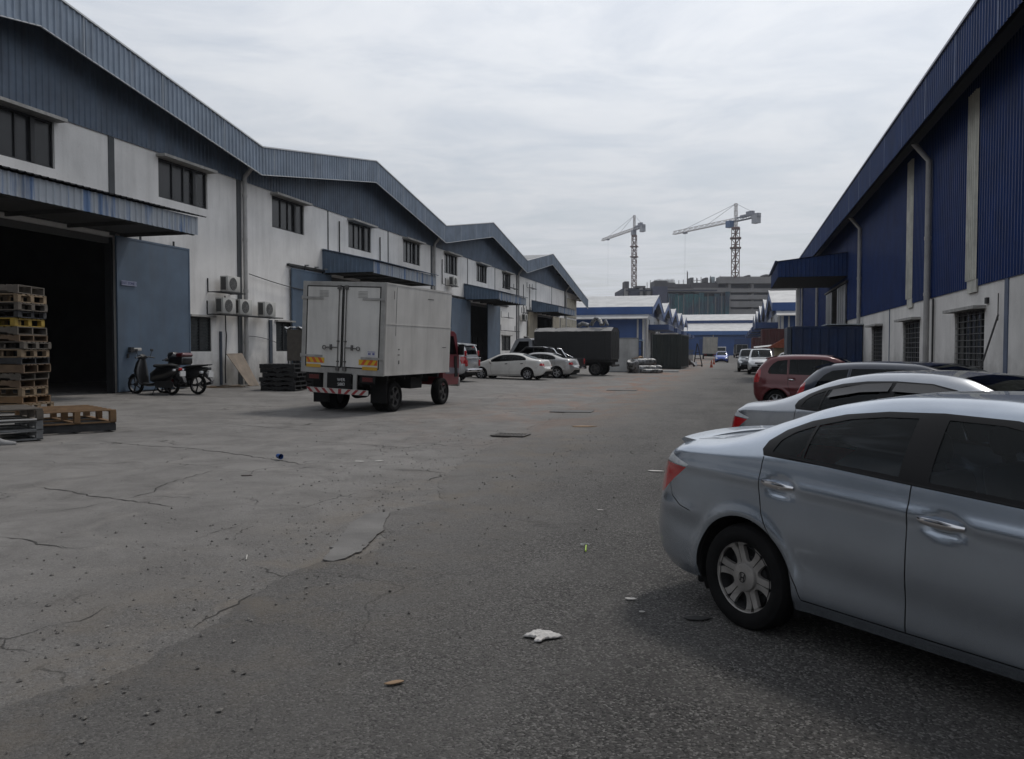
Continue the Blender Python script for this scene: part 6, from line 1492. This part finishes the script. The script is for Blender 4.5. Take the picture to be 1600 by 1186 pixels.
fence.box((-7.1, 89.97, 1.5), (-4.3, 90.07, 1.6)); fence.box((-7.1, 89.97, .2), (-4.3, 90.07, .3)); tag(fence.build('yard_fence', mat('fence_grey', (.10, .11, .12), .6, var=.3)), 'dark slatted yard gate behind the steel trolley frame', 'fence')
# traffic cones
CONE = mat('cone_orange', (.42, .07, .03), .6, var=.2); 
def cone(loc, lab):
    r_ = thing('traffic_cone', lab, 'traffic cone', loc, 0, 'traffic cones in the road')
    MB().rbox((-.19, -.19, 0), (.19, .19, .03), .03, 3).build('base', CONE, r_); MB().lathe([(.14, .03), (.03, .70), (.0, .71)], 'z', 16).build('cone_body', CONE, r_, smooth=40)
    MB().lathe([(.105, .26), (.077, .43)], 'z', 16).build('band', mat('cone_band', (.4, .2, .16), .6), r_, smooth=40)
cone((-2.22, 79.8, 0), 'nearer of the two orange traffic cones standing in the road'); cone((-2.42, 97.0, 0), 'farther of the two orange traffic cones standing in the road')

# ------------------------------------------------------------ right side: containers, hut
BCON = CORR((.008, .03, .10), 'navy_container_paint')
bc = container('shipping_container', 'dark blue container standing across the parking strip against the right warehouse', BCON, (2.52, 41.8, .0), 0, 3.05, 2.44, 2.76, .38)
MB().box((1.5, -1.35, 2.80), (3.1, 1.2, 2.85)).build('roof_sheet', mat('zinc_sheet', (.40, .44, .46), .4, metal=.5, var=.2), bc)
MB().box((-.22, -1.24, 0), (-.04, 1.2, 2.72)).build('end_door', mat('container_door_grey', (.045, .06, .085), .6, var=.3, streak=.3), bc)
RCON = CORR((.075, .016, .018), 'rust_red_container_paint')
container('shipping_container', 'rust-red container, nearer of two stacked end to end on the right', RCON, (3.9, 92, 0), R(90), 6.06, 2.44, 3.9, .3, 'red containers')
container('shipping_container', 'rust-red container, farther and lower of two on the right', RCON, (3.2, 106, 0), R(90), 12, 2.44, 3.2, .3, 'red containers')
hut = thing('hut', 'small hut with an orange tiled roof beside the blue container', 'hut', (4.6, 79, 0), 0)
TILE = mat('orange_tile', (.34, .10, .05), .7, var=.35, vs=6)
MB().box((-1.2, -1.2, 0), (1.3, 1.2, 1.9)).build('wall', mat('hut_cream', (.42, .36, .24), .8, var=.25), hut)
b = MB(); 
for k in range(7):
    z0 = 1.85+k*.14; w0 = 1.75-k*.235; b.box((-w0, -w0, z0), (w0, w0, z0+.09)); b.box((-w0+.1, -w0+.1, z0+.07), (w0-.1, w0-.1, z0+.15))
b.build('tiled_roof', TILE, hut)
aw = thing('awning', 'pale sloping awning sheet beside the tiled hut', 'awning', (2.6, 84, 0)); MB().add([(-.9, 0, 1.85), (1.0, 0, 2.05), (1.0, 2.2, 2.2), (-.9, 2.2, 2.0)], [(0, 1, 2, 3)]).build('sheet', mat('awning_pale', (.45, .45, .45), .6, var=.2), aw)
b = MB(); 
for x in (-.8, .9):
    for y in (.1, 2.1): b.bar((x, y, 0), (x, y, 1.95), .05)
b.build('post', STEEL, aw)
o = MB().tube([(5.52, 20.22, 2.42), (5.40, 21.0, 1.25), (5.25, 21.85, .10)], .022, 8).build('leaning_pole', mat('pole_grey', (.12, .12, .12), .6, var=.3), smooth=50); tag(o, 'thin dark pole leaning on the right wall beyond the nearest barred window', 'pole')

# ------------------------------------------------------------ litter and ironwork on the ground
def flat(name, m, pts, loc, label, cat, thick=.004, rz=0):
    b = MB(); b.prism(pts, 0, thick, 'z'); o = b.build(name, m); o.location = loc; o.rotation_euler = (0, 0, rz); return tag(o, label, cat)
IRON = mat('cast_iron', (.13, .12, .112), .7, metal=.3, var=.4, vs=12, bump=.2)
gr = thing('drain_grate', 'rusty slotted drain grate sunk at the edge of the asphalt', 'drain cover', (-4.15, 15.2, .02), R(-4)); gr.scale = (.78, .78, 1)
b = MB()
for k in range(9): b.box((-.38+k*.09, -.28, 0), (-.335+k*.09, .28, .014))
b.box((-.42, -.31, 0), (.42, -.27, .018)); b.box((-.42, .27, 0), (.42, .31, .018)); b.box((-.42, -.31, 0), (-.38, .31, .018)); b.box((.38, -.31, 0), (.42, .31, .018)); b.build('grate', IRON, gr)
MB().box((-.40, -.29, -.004), (.40, .29, .0)).build('pit', mat('pit_dark', (.05, .047, .043), .9), gr)
flat('manhole_cover', mat('plate_concrete', (.11, .108, .105), .8, var=.2, vs=5), [(-.55, -.35), (.55, -.35), (.55, .35), (-.55, .35)], (-4.2, 21.6, .018), 'flat grey square access cover beyond the drain grate', 'access cover', .012, R(2))
flat('manhole_cover', mat('plate_concrete', (.11, .108, .105), .8), [(-.6, -.35), (.6, -.35), (.6, .35), (-.6, .35)], (-4.45, 33.5, .012), 'second grey access cover farther up the drain line', 'access cover', .02, R(2))
PLST = mat('white_plastic_sheet', (.56, .54, .52), .5, var=.25, vs=14)
vs, fs = [], []
g_ = np.random.default_rng(5); rim_ = [(.125, .0), (.07, .055), (.02, .075), (-.03, .085), (-.09, .03), (-.115, -.005), (-.06, -.03), (-.03, -.045), (-.045, -.085), (-.005, -.095), (.02, -.05), (.06, -.035)]
nr = len(rim_)*5; ring = []
for i in range(nr):
    a_, b_ = rim_[i//5], rim_[(i//5+1) % len(rim_)]; t_ = (i % 5)/5; ring.append((a_[0]*(1-t_)+b_[0]*t_+g_.normal()*.002, a_[1]*(1-t_)+b_[1]*t_+g_.normal()*.002))
fold = lambda x, y:   .006+.013*max(0, 1-math.hypot(x+.01, y-.01)/.10)+.006*abs(math.sin(x*70+y*40))*abs(math.sin(y*55-x*25))+.004*abs(math.sin(x*130-y*90))
for q in range(9):
    f_ = 1-q/9
    for x, y in ring: vs.append((x*f_, y*f_, fold(x*f_, y*f_)*(1 if q else .3)+g_.random()*.0025))
for q in range(8):
    for i in range(nr): fs.append((q*nr+i, q*nr+(i+1) % nr, (q+1)*nr+(i+1) % nr, (q+1)*nr+i))
fs.append(tuple(8*nr+i for i in range(nr))); b = MB(); b.add(vs, fs); o = b.build('plastic_bag', PLST, smooth=35); o.location = (-1.05, 4.53, .018); o.rotation_euler = (0, 0, R(12)); tag(o, 'crumpled white plastic bag lying flat on the near asphalt', 'plastic bag'); md = o.modifiers.new('solid', 'SOLIDIFY'); md.thickness = .002
b = MB(); b.tube([(-.004, -.09, 0), (.0, 0, .006), (.006, .09, .003)], .0065, 8); o = b.build('drinking_straw', mat('lime_plastic', (.42, .62, .07), .4, var=.1), smooth=60); o.location = (-1.17, 6.62, .03); o.rotation_euler = (0, 0, R(12)); tag(o, 'bright lime-green drinking straw on the asphalt', 'straw')
b = MB(); a = [(-.03+.035*math.cos(q), .13+.03*math.sin(q), .008) for q in np.linspace(0, 4.6, 14)]; b.tube(a, .0035, 6); o = b.build('wire_loop', mat('pale_wire', (.5, .52, .5), .4, var=.1)); o.location = (-1.17, 6.62, .024); tag(o, 'thin pale loop of wire curled at the end of the green straw', 'wire')
b = MB(); b.lathe([(0, 0), (.045, 0), (.05, .02), (.062, .15), (.058, .15), (.045, .02)], 'z', 18); o = b.build('blue_cup', mat('blue_plastic', (.03, .09, .30), .35, var=.3, vs=20), smooth=40); o.location = (-6.45, 10.7, zg(-6.5)+.06); o.scale = (.66, .66, .66); o.rotation_euler = (R(92), R(10), R(60)); tag(o, 'crushed blue plastic cup lying on the concrete apron', 'cup')
def rag(n, label, cat, m, loc, s, seed, rz=0):
    g = np.random.default_rng(seed); k = 11; pts = [(s*(.6+.5*g.random())*math.cos(2*PI*i/k), s*.45*(.6+.5*g.random())*math.sin(2*PI*i/k)) for i in range(k)]
    return flat(n, m, pts, loc, label, cat, .005, rz)
CARD = mat('cardboard', (.30, .20, .12), .85, var=.3, vs=8); PAP = mat('scrap_paper', (.55, .53, .50), .7, var=.2, vs=8); DKS = mat('dark_scrap', (.045, .03, .028), .8, var=.3)
rag('cardboard_scrap', 'torn brown cardboard scrap on the asphalt at the bottom of the view', 'scrap', CARD, (-1.6, 3.70, .021), .055, 1, R(40))
rag('paper_scrap', 'small white paper scrap right of the plastic bag', 'paper', PAP, (-.65, 5.37, .021), .045, 2); rag('paper_scrap', 'tiny pale scrap between the paper and the plastic bag', 'paper', PAP, (-.55, 5.12, .021), .022, 3)
rag('paper_scrap', 'white paper scrap left of the pale sedan tail', 'paper', PAP, (-1.03, 11.2, .021), .11, 4); rag('paper_scrap', 'small pale scrap in the middle of the road above the straw', 'paper', PAP, (-1.32, 8.3, .021), .035, 5)
rag('paper_scrap', 'two-cornered white paper scrap near the long crack', 'paper', PAP, (-5.3, 11.0, zg(-5.3)+.004), .10, 6); rag('paper_scrap', 'second white scrap beside the one near the long crack', 'paper', PAP, (-5.05, 11.15, zg(-5)+.004), .08, 7, .6)
rag('wood_scrap', 'dark reddish wood scrap on the concrete apron', 'wood scrap', DKS, (-6.06, 9.3, zg(-6)+.004), .09, 8, R(15)); rag('wood_scrap', 'pale wooden slat lying on the road beyond the drain grate', 'wood scrap', CARD, (-3.15, 17.4, .021), .30, 9, R(8))
b = MB(); b.tube([(0, -.07, 0), (0, .07, .002)], .005, 6); o = b.build('paper_stick', PAP); o.location = (-3.72, 5.7, .012); o.rotation_euler = (0, 0, R(30)); tag(o, 'thin white stick on the dusty concrete', 'stick')
rag('tar_patch', 'round black tar spot on the asphalt in front of the sedan wheel', 'tar spot', mat('fresh_tar', (.012, .012, .012), .6, var=.2), (-.21, 5.09, .018), .085, 10, R(15))
# ------------------------------------------------------------ distant warehouse rows
FBL = mat('mid_blue_sheet', (.022, .075, .24), .5, var=.2, vs=.5); FBD = mat('deep_blue_sheet', (.014, .045, .15), .5, var=.2, vs=.5)
FWH = mat('far_plaster', (.52, .515, .50), .85, var=.2, vs=.4, streak=.3)
PZ = 23.8
def row(name, label, loc, rz, side, n):
    """gabled row: front wall in the local plane x=0 facing +x*side... local y runs away along the street"""
    r_ = thing(name, label, 'building', loc, rz)
    D = 40; s = side; zp, zv = 10.9, 8.35; y1 = n*PZ
    def zr_(y): f = y/PZ-math.floor(y/PZ) if y < y1-1e-6 else 1; return zv+(zp-zv)*(1-abs(2*f-1))
    holes = [(k*PZ+9, k*PZ+15, .0, 4.6) for k in range(n)]+[(k*PZ+q, k*PZ+q+1.6, 5.5, 6.6) for k in range(n) for q in (1.2, 6, 16.5, 21)]
    mb = MB(); wall_holes(mb, -s*.0, s*.25, 0, y1, 0, 7.3, holes)
    mb.build('wall', FWH, r_)
    mb = MB(); st = [q for k in range(n) for q in (k*PZ, k*PZ+PZ/2)]+[y1]
    vs = []; 
    for y in st: vs += [(-s*.1, y, 7.2), (-s*.1, y, zr_(y)-.1)]
    mb.add(vs, [(2*i, 2*i+2, 2*i+3, 2*i+1) for i in range(len(st)-1)]); mb.build('cladding', FBD, r_)
    mb = MB(); vs = []
    for y in st: vs += [(s*1.1, y, zr_(y)-1.25), (s*1.1, y, zr_(y)), (s*1.02, y, zr_(y)-1.25), (s*1.02, y, zr_(y))]
    for i in range(len(st)-1):
        a = 4*i; mb.add([vs[a], vs[a+1], vs[a+5], vs[a+4]], [(0, 1, 2, 3)]); mb.add([vs[a+2], vs[a+3], vs[a+7], vs[a+6]], [(0, 1, 2, 3)])
    mb.build('fascia', FBL, r_)
    mb = MB()
    for i in range(len(st)-1):
        a, b_ = st[i], st[i+1]; mb.bar((s*1.1, a, zr_(a)+.02), (s*1.1, b_, zr_(b_)+.02), .2, .07)
    mb.build('flashing', ROOF, r_)
    mb = MB(); vs = []
    for y in st: vs += [(s*1.05, y, zr_(y)-.03), (-s*D, y, zr_(y)-.03)]
    mb.add(vs, [(2*i, 2*i+1, 2*i+3, 2*i+2) for i in range(len(st)-1)])
    mb.build('roof', ROOF, r_)
    # end wall facing us: blue, with eave fascia and a lean-to roof
    mb = MB(); mb.box((min(-.02*s, -s*D), -.02, 0), (max(-.02*s, -s*D), .2, 8.3)); mb.build('end_wall', FBL, r_)
    mb = MB(); mb.box((min(s*1.1, -s*D), -.95, 7.2), (max(s*1.1, -s*D), -.85, 8.35)); mb.build('end_fascia', FBL, r_)
    mb = MB(); mb.add([(s*.6, -.9, 7.15), (-s*D, -.9, 7.15), (-s*D, -2.6, 6.5), (s*.6, -2.6, 6.5)], [(0, 1, 2, 3)]); mb.box((min(s*.6, -s*D), -2.62, 6.40), (max(s*.6, -s*D), -2.58, 6.52)); mb.build('lean_to_roof', ROOF, r_)
    mb = MB(); mb.box((min(-s*.1, -s*.45), -.3, 0), (max(-s*.1, -s*.45), .0, 6.5)); mb.box((min(-s*1.3, -s*1.05), -.2, 0), (max(-s*1.3, -s*1.05), -.04, 6.4)); mb.build('corner_post', FWH, r_)
    for k in range(n):
        y = k*PZ+5
        mb = MB(); xs = sorted((0, s*3.2)); mb.box((xs[0], y, 4.9), (xs[1], y+14, 5.75)); mb.build('canopy', FBD, r_)
        mb = MB(); xs = sorted((-s*.35, -s*.2)); mb.box((xs[0], y+3.5, 0), (xs[1], y+5, 4.6)); mb.build('door', DRK, r_)
        MB().tube([(s*.15, k*PZ+.3, 0), (s*.15, k*PZ+.3, 7.2)], .12, 6).build('downpipe', PIPE, r_)
        mb = MB()
        for q in (1.2, 6, 16.5, 21): mb.box((min(-s*.2, -s*.15), k*PZ+q, 5.5), (max(-s*.2, -s*.15), k*PZ+q+1.6, 6.6))
        mb.build('window', PANE, r_)
    mb = MB(); mb.box((min(-s*9, -s*9.2), 0, 0), (max(-s*9, -s*9.2), y1, 8)); mb.build('inner_wall', DRK, r_)
    return r_
row('warehouse_row', 'far left row of bright blue gabled warehouses with pale metal roofs', (-13.6, 129.3, 0), R(.6), 1, 5)
row('warehouse_row', 'far right row of bright blue gabled warehouses with pale metal roofs', (6.0, 123.0, 0), R(.2), -1, 5)
tw_ = thing('end_warehouse', 'low blue warehouse with a two-step pale roof closing the far end of the road', 'building', (-3, 262, 0), R(1))
mb = MB(); mb.box((-60, 0, 0), (60, .3, 6.4)); mb.build('wall', FBL, tw_)
mb = MB(); mb.box((-60, -1.0, 6.3), (60, -.8, 7.5)); mb.build('fascia', mat('light_blue_fascia', (.05, .13, .33), .5, var=.15), tw_)
mb = MB(); mb.add([(-60, -.9, 7.5), (60, -.9, 7.5), (60, 12, 10.3), (-60, 12, 10.3)], [(0, 1, 2, 3)]); mb.build('lower_roof', ROOF, tw_)
mb = MB(); mb.box((-60, 12, 9.9), (60, 12.3, 11.2)); mb.build('step_fascia', FBD, tw_)
mb = MB(); mb.add([(-60, 11.9, 11.2), (60, 11.9, 11.2), (60, 24, 13.6), (-60, 24, 13.6)], [(0, 1, 2, 3)]); mb.box((-60, 23.8, 0), (60, 24, 13.5)); mb.build('upper_roof', ROOF, tw_)
for x in (-12.5, -3.8, 8.2, 14): MB().tube([(x, -.2, 0), (x, -.2, 6.3)], .16, 6).build('downpipe', FWH, tw_)
for x in (-8, 2.5): MB().box((x, -.06, 0), (x+4.5, -.0, 5)).build('door', FBD, tw_)

# far lorries
def simple_lorry(lab, loc, rz, boxm, cabm, H=2.9, L=5.2, Wd=2.4, lean=0):
    r_ = thing('lorry', lab, 'lorry', loc, rz); T = Matrix.Rotation(R(lean), 4, 'X')
    def B_(): b = MB(); b.M = T; return b
    B_().box((0, -Wd/2, 1.0), (L, Wd/2, 1.0+H-.4)).build('cargo_box', boxm, r_, bevel=.02)
    b = B_(); b.box((-.02, -Wd/2-.01, 1.0), (.0, -Wd/2+.1, .6+H+.02)); b.box((-.02, Wd/2-.1, 1.0), (.0, Wd/2+.01, .6+H+.02)); b.box((-.02, -Wd/2, .5+H), (.0, Wd/2, .62+H)); b.box((-.025, -.03, 1.05), (-.003, .03, .5+H)); b.box((-.025, -Wd/2+.1, 1.0), (-.003, Wd/2-.1, 1.1)); b.build('door_frame', BOXF, r_)
    b = B_(); b.box((.1, -.5, .55), (L+1.6, .5, .98)); b.box((-.05, -Wd/2+.1, .55), (.05, Wd/2-.1, .68)); b.build('chassis', UNDER, r_)
    b = B_(); side_loft(b, [(L+.15, .6), (L+.15, 2.3), (L+.4, 2.4), (L+1.3, 2.35), (L+1.85, 1.45), (L+1.9, .6)], [(-1.05, .03), (-1, 0), (1, 0), (1.05, .03)]); cb = b.build('cab', cabm, r_, smooth=35)
    b = B_(); b.add([(L+1.42, -.9, 2.22), (L+1.42, .9, 2.22), (L+1.88, .92, 1.48), (L+1.88, -.92, 1.48)], [(0, 1, 2, 3)]); b.build('windscreen', GLS, cb)
    w = None
    for x in (1.1, L+.9):
        for sd in (1, -1):
            b = MB(); b.lathe([(.2, .12), (.4, .12), (.45, .08), (.45, -.08), (.4, -.12), (0, -.12)], 'y', 20); b.lathe([(0, .05), (.22, .09)], 'y', 16); o = b.build('wheel', TYRE, r_, smooth=40, loc=(x, sd*(Wd/2-.16), .45)); o.rotation_euler = (0, 0, 0 if sd > 0 else PI)
    return r_
simple_lorry('white box lorry with twin rear doors parked far down the left side of the road', (-4.35, 146, 0), R(92), mat('far_box_white', (.50, .48, .43), .6, var=.2, streak=.35), REDP, 3.3, 6, 2.5, 1.5)
simple_lorry('dark covered lorry facing away in front of the blue end warehouse', (1.2, 176, 0), R(96), mat('far_box_dark', (.03, .035, .04), .7, var=.3), WHT, 2.2, 4.5, 2.3)
simple_lorry('small lorry with a white cab left of the dark covered lorry', (-3.2, 196, 0), R(-90), mat('far_box_blue', (.05, .08, .14), .7, var=.3), WHT, 1.6, 3.5, 2.0)

# ------------------------------------------------------------ building under construction and tower cranes
YAW = R(15.17); fwd = Vector((-math.sin(YAW), math.cos(YAW), 0)); rgt = Vector((math.cos(YAW), math.sin(YAW), 0))
def at(px, D): return rgt*((px-800)/1290*D)+fwd*D
K = .31; BZ = lambda y: 1.65+(547-y)*K
bd = thing('building_under_construction', 'big concrete multi-storey building under construction with green safety netting and open floors', 'building', tuple(at(1100, 400)), YAW)
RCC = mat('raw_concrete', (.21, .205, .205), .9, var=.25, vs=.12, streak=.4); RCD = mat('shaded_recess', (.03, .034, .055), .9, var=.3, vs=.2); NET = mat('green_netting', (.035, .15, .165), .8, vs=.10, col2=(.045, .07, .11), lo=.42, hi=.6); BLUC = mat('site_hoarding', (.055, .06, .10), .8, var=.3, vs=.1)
X = lambda px: (px-1100)*K
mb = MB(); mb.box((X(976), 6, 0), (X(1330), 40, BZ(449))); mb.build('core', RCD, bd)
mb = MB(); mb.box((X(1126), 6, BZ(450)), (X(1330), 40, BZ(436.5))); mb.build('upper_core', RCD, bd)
mb = MB()
for y0, y1 in ((441, 433), (455, 451), (466, 461), (478, 471), (490, 483.5), (502, 496), (514, 508)): mb.box((X(1123 if y0 < 450 else 1138), 0, BZ(y0+2)), (X(1330), 7, BZ(y1)))
mb.box((X(1085), .5, BZ(457)), (X(1142), 7, BZ(450))); mb.box((X(1040), .5, BZ(456)), (X(1085), 7, BZ(451)))
mb.build('floor_slab', RCC, bd)
for px in (1138, 1174, 1212, 1250, 1290): MB().box((X(px), 1.5, 0), (X(px+4), 6, BZ(436))).build('column', RCC, bd)
for px, q in ((977, 4), (1000, 4), (1010.5, 6)): MB().box((X(px), .8, 0), (X(px+q), 6, BZ(450))).build('column', RCC, bd)
MB().box((X(1019), -.5, 0), (X(1042), 6, BZ(448))).build('hoarding', BLUC, bd); MB().box((X(983), 2, 0), (X(1000), 6, BZ(452))).build('hoarding', BLUC, bd)
for k in range(12):
    y0 = 456+rng.random()*8; px = 1042+k*8.1; mb = MB(); n = 10
    vs = [(X(px+8.0*i/n), -.6+.5*math.sin(i*1.7+k)*(1-j/6), BZ(y0+(540-y0)*j/6)) for j in range(7) for i in range(n+1)]
    mb.add(vs, [(j*(n+1)+i, j*(n+1)+i+1, (j+1)*(n+1)+i+1, (j+1)*(n+1)+i) for j in range(6) for i in range(n)])
    o = mb.build('safety_net', NET, bd)
mb = MB()
for k in range(9): px = 1046+k*11.3+rng.normal()*2; MB().bar((X(px), -1.2, BZ(545)), (X(px), -1.2, BZ(455+rng.random()*14)), .28).build('scaffold_pole', RCC, bd)
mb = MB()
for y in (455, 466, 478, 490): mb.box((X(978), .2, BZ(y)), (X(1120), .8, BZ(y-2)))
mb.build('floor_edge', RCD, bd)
RBK = mat('dark_concrete', (.085, .08, .085), .9, var=.3, vs=.2)
for p_, q_ in (((X(1024), 4, BZ(449)), (X(1045), 16, BZ(438))), ((X(1045), 4, BZ(449)), (X(1057), 16, BZ(441))), ((X(1057), 4, BZ(449)), (X(1080), 16, BZ(443))), ((X(1081), 4, BZ(449)), (X(1085.5), 12, BZ(433))), ((X(1104), 4, BZ(449)), (X(1108.5), 12, BZ(433))), ((X(1085), 4, BZ(449)), (X(1124), 14, BZ(441))), ((X(1198), 4, BZ(434)), (X(1207), 12, BZ(428))), ((X(1171), 4, BZ(434)), (X(1175), 12, BZ(429))), ((X(977), 4, BZ(449)), (X(984), 12, BZ(439))), ((X(995), 4, BZ(449)), (X(1010), 12, BZ(446)))): MB().box(p_, q_).build('rooftop_block', RBK, bd)
mb = MB()
for k in range(40): px = 1024.5+k*.8; mb.bar((X(px), 5, BZ(442)), (X(px)+rng.normal()*.1, 5, BZ(434.5+rng.random()*2.5)), .14)
for px, y0, y1 in ((1063, 444, 437), (1070, 444, 436), (1076, 443, 422), (1076.8, 443, 424), (1091, 442, 433), (1092, 442, 434), (1098, 442, 432), (1113, 442, 430), (1088, 439, 438), (1114, 442, 434), (1128, 434, 430), (1133, 434, 431), (1018, 450, 437), (1013, 450, 440), (991, 449, 445)): mb.bar((X(px), 5, BZ(y0)), (X(px), 5, BZ(y1)), .25)
mb.bar((X(1085), 5, BZ(437)), (X(1098), 5, BZ(437.5)), .2); mb.bar((X(1125), 3, BZ(431.8)), (X(1330), 3, BZ(430.5)), .12); mb.build('rebar', mat('rebar_dark', (.07, .06, .06), .8, var=.3), bd)
mb = MB(); mb.tube([(X(1118), 8, BZ(441)), (X(1118), 8, BZ(431))], 1.3, 10); mb.build('water_tank', mat('tank_pale', (.4, .47, .5), .5, var=.3), bd)

def truss(b, p, q, w, n, t=.14, tri=False, up=Vector((0, 0, 1))):
    p = Vector(p); q = Vector(q); d = (q-p).normalized(); a = d.cross(up).normalized(); c = a.cross(d).normalized()
    cor = [a*w/2+c*w/2, -a*w/2+c*w/2, -a*w/2-c*w/2, a*w/2-c*w/2] if not tri else [c*w*.6, -a*w/2-c*w*.4, a*w/2-c*w*.4]
    for k in cor: b.bar(p+k, q+k, t*1.3)
    m = len(cor)
    for i in range(n):
        s0 = p+(q-p)*i/n; s1 = p+(q-p)*(i+1)/n
        for j in range(m):
            k0, k1 = cor[j], cor[(j+1) % m]; b.bar(s1+k0, s1+k1, t*.8); b.bar(s0+(k0 if (i+j) % 2 else k1), s1+(k1 if (i+j) % 2 else k0), t*.8)
CRW = mat('crane_white', (.50, .47, .46), .5, var=.2, vs=.5); CRR = mat('crane_mast_brown', (.14, .075, .065), .6, var=.3, vs=.5); CRB = mat('crane_cab_blue', (.06, .12, .24), .5, var=.2); CRG = mat('crane_grey', (.22, .23, .27), .6, var=.2)
def crane(label, px, D, ybase, ytop, yroot, yapex, jib, tipdir, cj, mw, cabm, cabside, upper=.6):
    g = D/1290; Z = lambda y: 1.65+(547-y)*g; p = at(px, D); r_ = thing('tower_crane', label, 'crane', (p.x, p.y, 0), 0, 'tower cranes over the building site')
    zb, zt, zj, za = Z(ybase), Z(ytop), Z(yroot), Z(yapex); ud = Vector((*tipdir, 0)).normalized()
    b = MB(); truss(b, (0, 0, zb-1), (0, 0, zt), mw, int((zt-zb+1)/(mw*.95)), .30, up=Vector((ud.x, ud.y, 0))); b.build('mast', CRR, r_)
    b = MB()
    for z in (zt-.3, zt-(zt-zb)*.22, zt-(zt-zb)*.42): b.cbox((0, 0, z), (mw*2.0, mw*2.0, .5)) if z < zt-1 else b.cbox((0, 0, z), (mw*1.35, mw*1.35, 1.0))
    b.build('mast_collar', CRR, r_)
    b = MB(); truss(b, (0, 0, zt), (0, 0, za), mw*.40, int((za-zt)/2.2), .22, up=Vector((ud.x, ud.y, 0))); b.build('tower_head', CRW, r_)
    b = MB(); truss(b, (0, 0, zj), tuple(ud*jib+Vector((0, 0, zj))), 1.7, int(jib/2.2), .17, True); b.build('jib', CRW, r_)
    b = MB(); truss(b, (0, 0, zj), tuple(-ud*cj+Vector((0, 0, zj))), 1.6, 6, .22); b.bar((0, 0, zj-.7), tuple(-ud*cj+Vector((0, 0, zj-.7))), 2.0, .2); b.build('counter_jib', CRG, r_)
    b = MB(); rot = Matrix.Rotation(math.atan2(ud.y, ud.x), 3, 'Z'); c0 = -ud*(cj-2.2); b.cbox((c0.x, c0.y, zj-1.6), (3.4, 2.6, 4.0), rot); b.build('counterweight', mat('ballast_grey', (.34, .35, .38), .8, var=.2), r_)
    b = MB(); c0 = -ud*(cj*.62); b.cbox((c0.x, c0.y, zj+1.5), (4.0, 1.8, 2.2), rot); c0 = -ud*(cj*.35); b.cbox((c0.x, c0.y, zj+.9), (4.0, 1.6, 1.2), rot); b.build('winch_house', CRG, r_)
    b = MB(); c0 = ud*mw*.2-rgt*cabside; b.cbox((c0.x, c0.y, (zt+zj)/2-.2), (3.0, 2.6, min(zj-zt, 3.6)-.4), rot); b.build('cabin', cabm, r_)
    b = MB()
    for f in (.42, .80): q = ud*jib*f; b.bar((0, 0, za), (q.x, q.y, zj+.9), .13)
    q = -ud*cj*.9; b.bar((0, 0, za), (q.x, q.y, zj+.6), .12); b.build('tie_bar', CRG, r_)
    b = MB(); q = ud*jib*.80; b.cbox((q.x, q.y, zj-1.2), (2.2, 1.6, .7), rot); b.tube([(q.x, q.y, zj-1.4), (q.x, q.y, zj-34)], .035, 4); b.build('trolley', CRG, r_)
    return r_
crane('larger tower crane with a blue cabin, on the right above the building site', 1147.5, 400, 432, 357, 345, 320, 50, (at(1049.7, 447)-at(1149, 400)).xy, 16.5, 2.6, CRB, 2.6)
crane('smaller tower crane with a grey cabin, on the left above the building site', 990, 540, 448, 369, 359, 338, 56, (at(940, 594)-at(990, 540)).xy, 15, 2.5, CRG, .2)

# ------------------------------------------------------------ haze
if True:
    me = bpy.data.meshes.new('haze'); b = MB(); b.box((-260, -40, -1.0), (330, 640, 110)); hz_ = None
    hm = bpy.data.materials.new('haze_air'); hm.use_nodes = True; t = hm.node_tree; t.nodes.remove(t.nodes['Principled BSDF'])
    v = t.nodes.new('ShaderNodeVolumePrincipled'); v.inputs['Density'].default_value = .0002; v.inputs['Color'].default_value = (.86, .90, .98, 1); v.inputs['Anisotropy'].default_value = .35
    t.links.new(v.outputs[0], t.nodes['Material Output'].inputs['Volume'])
    o = b.build('haze', hm, kind='stuff')
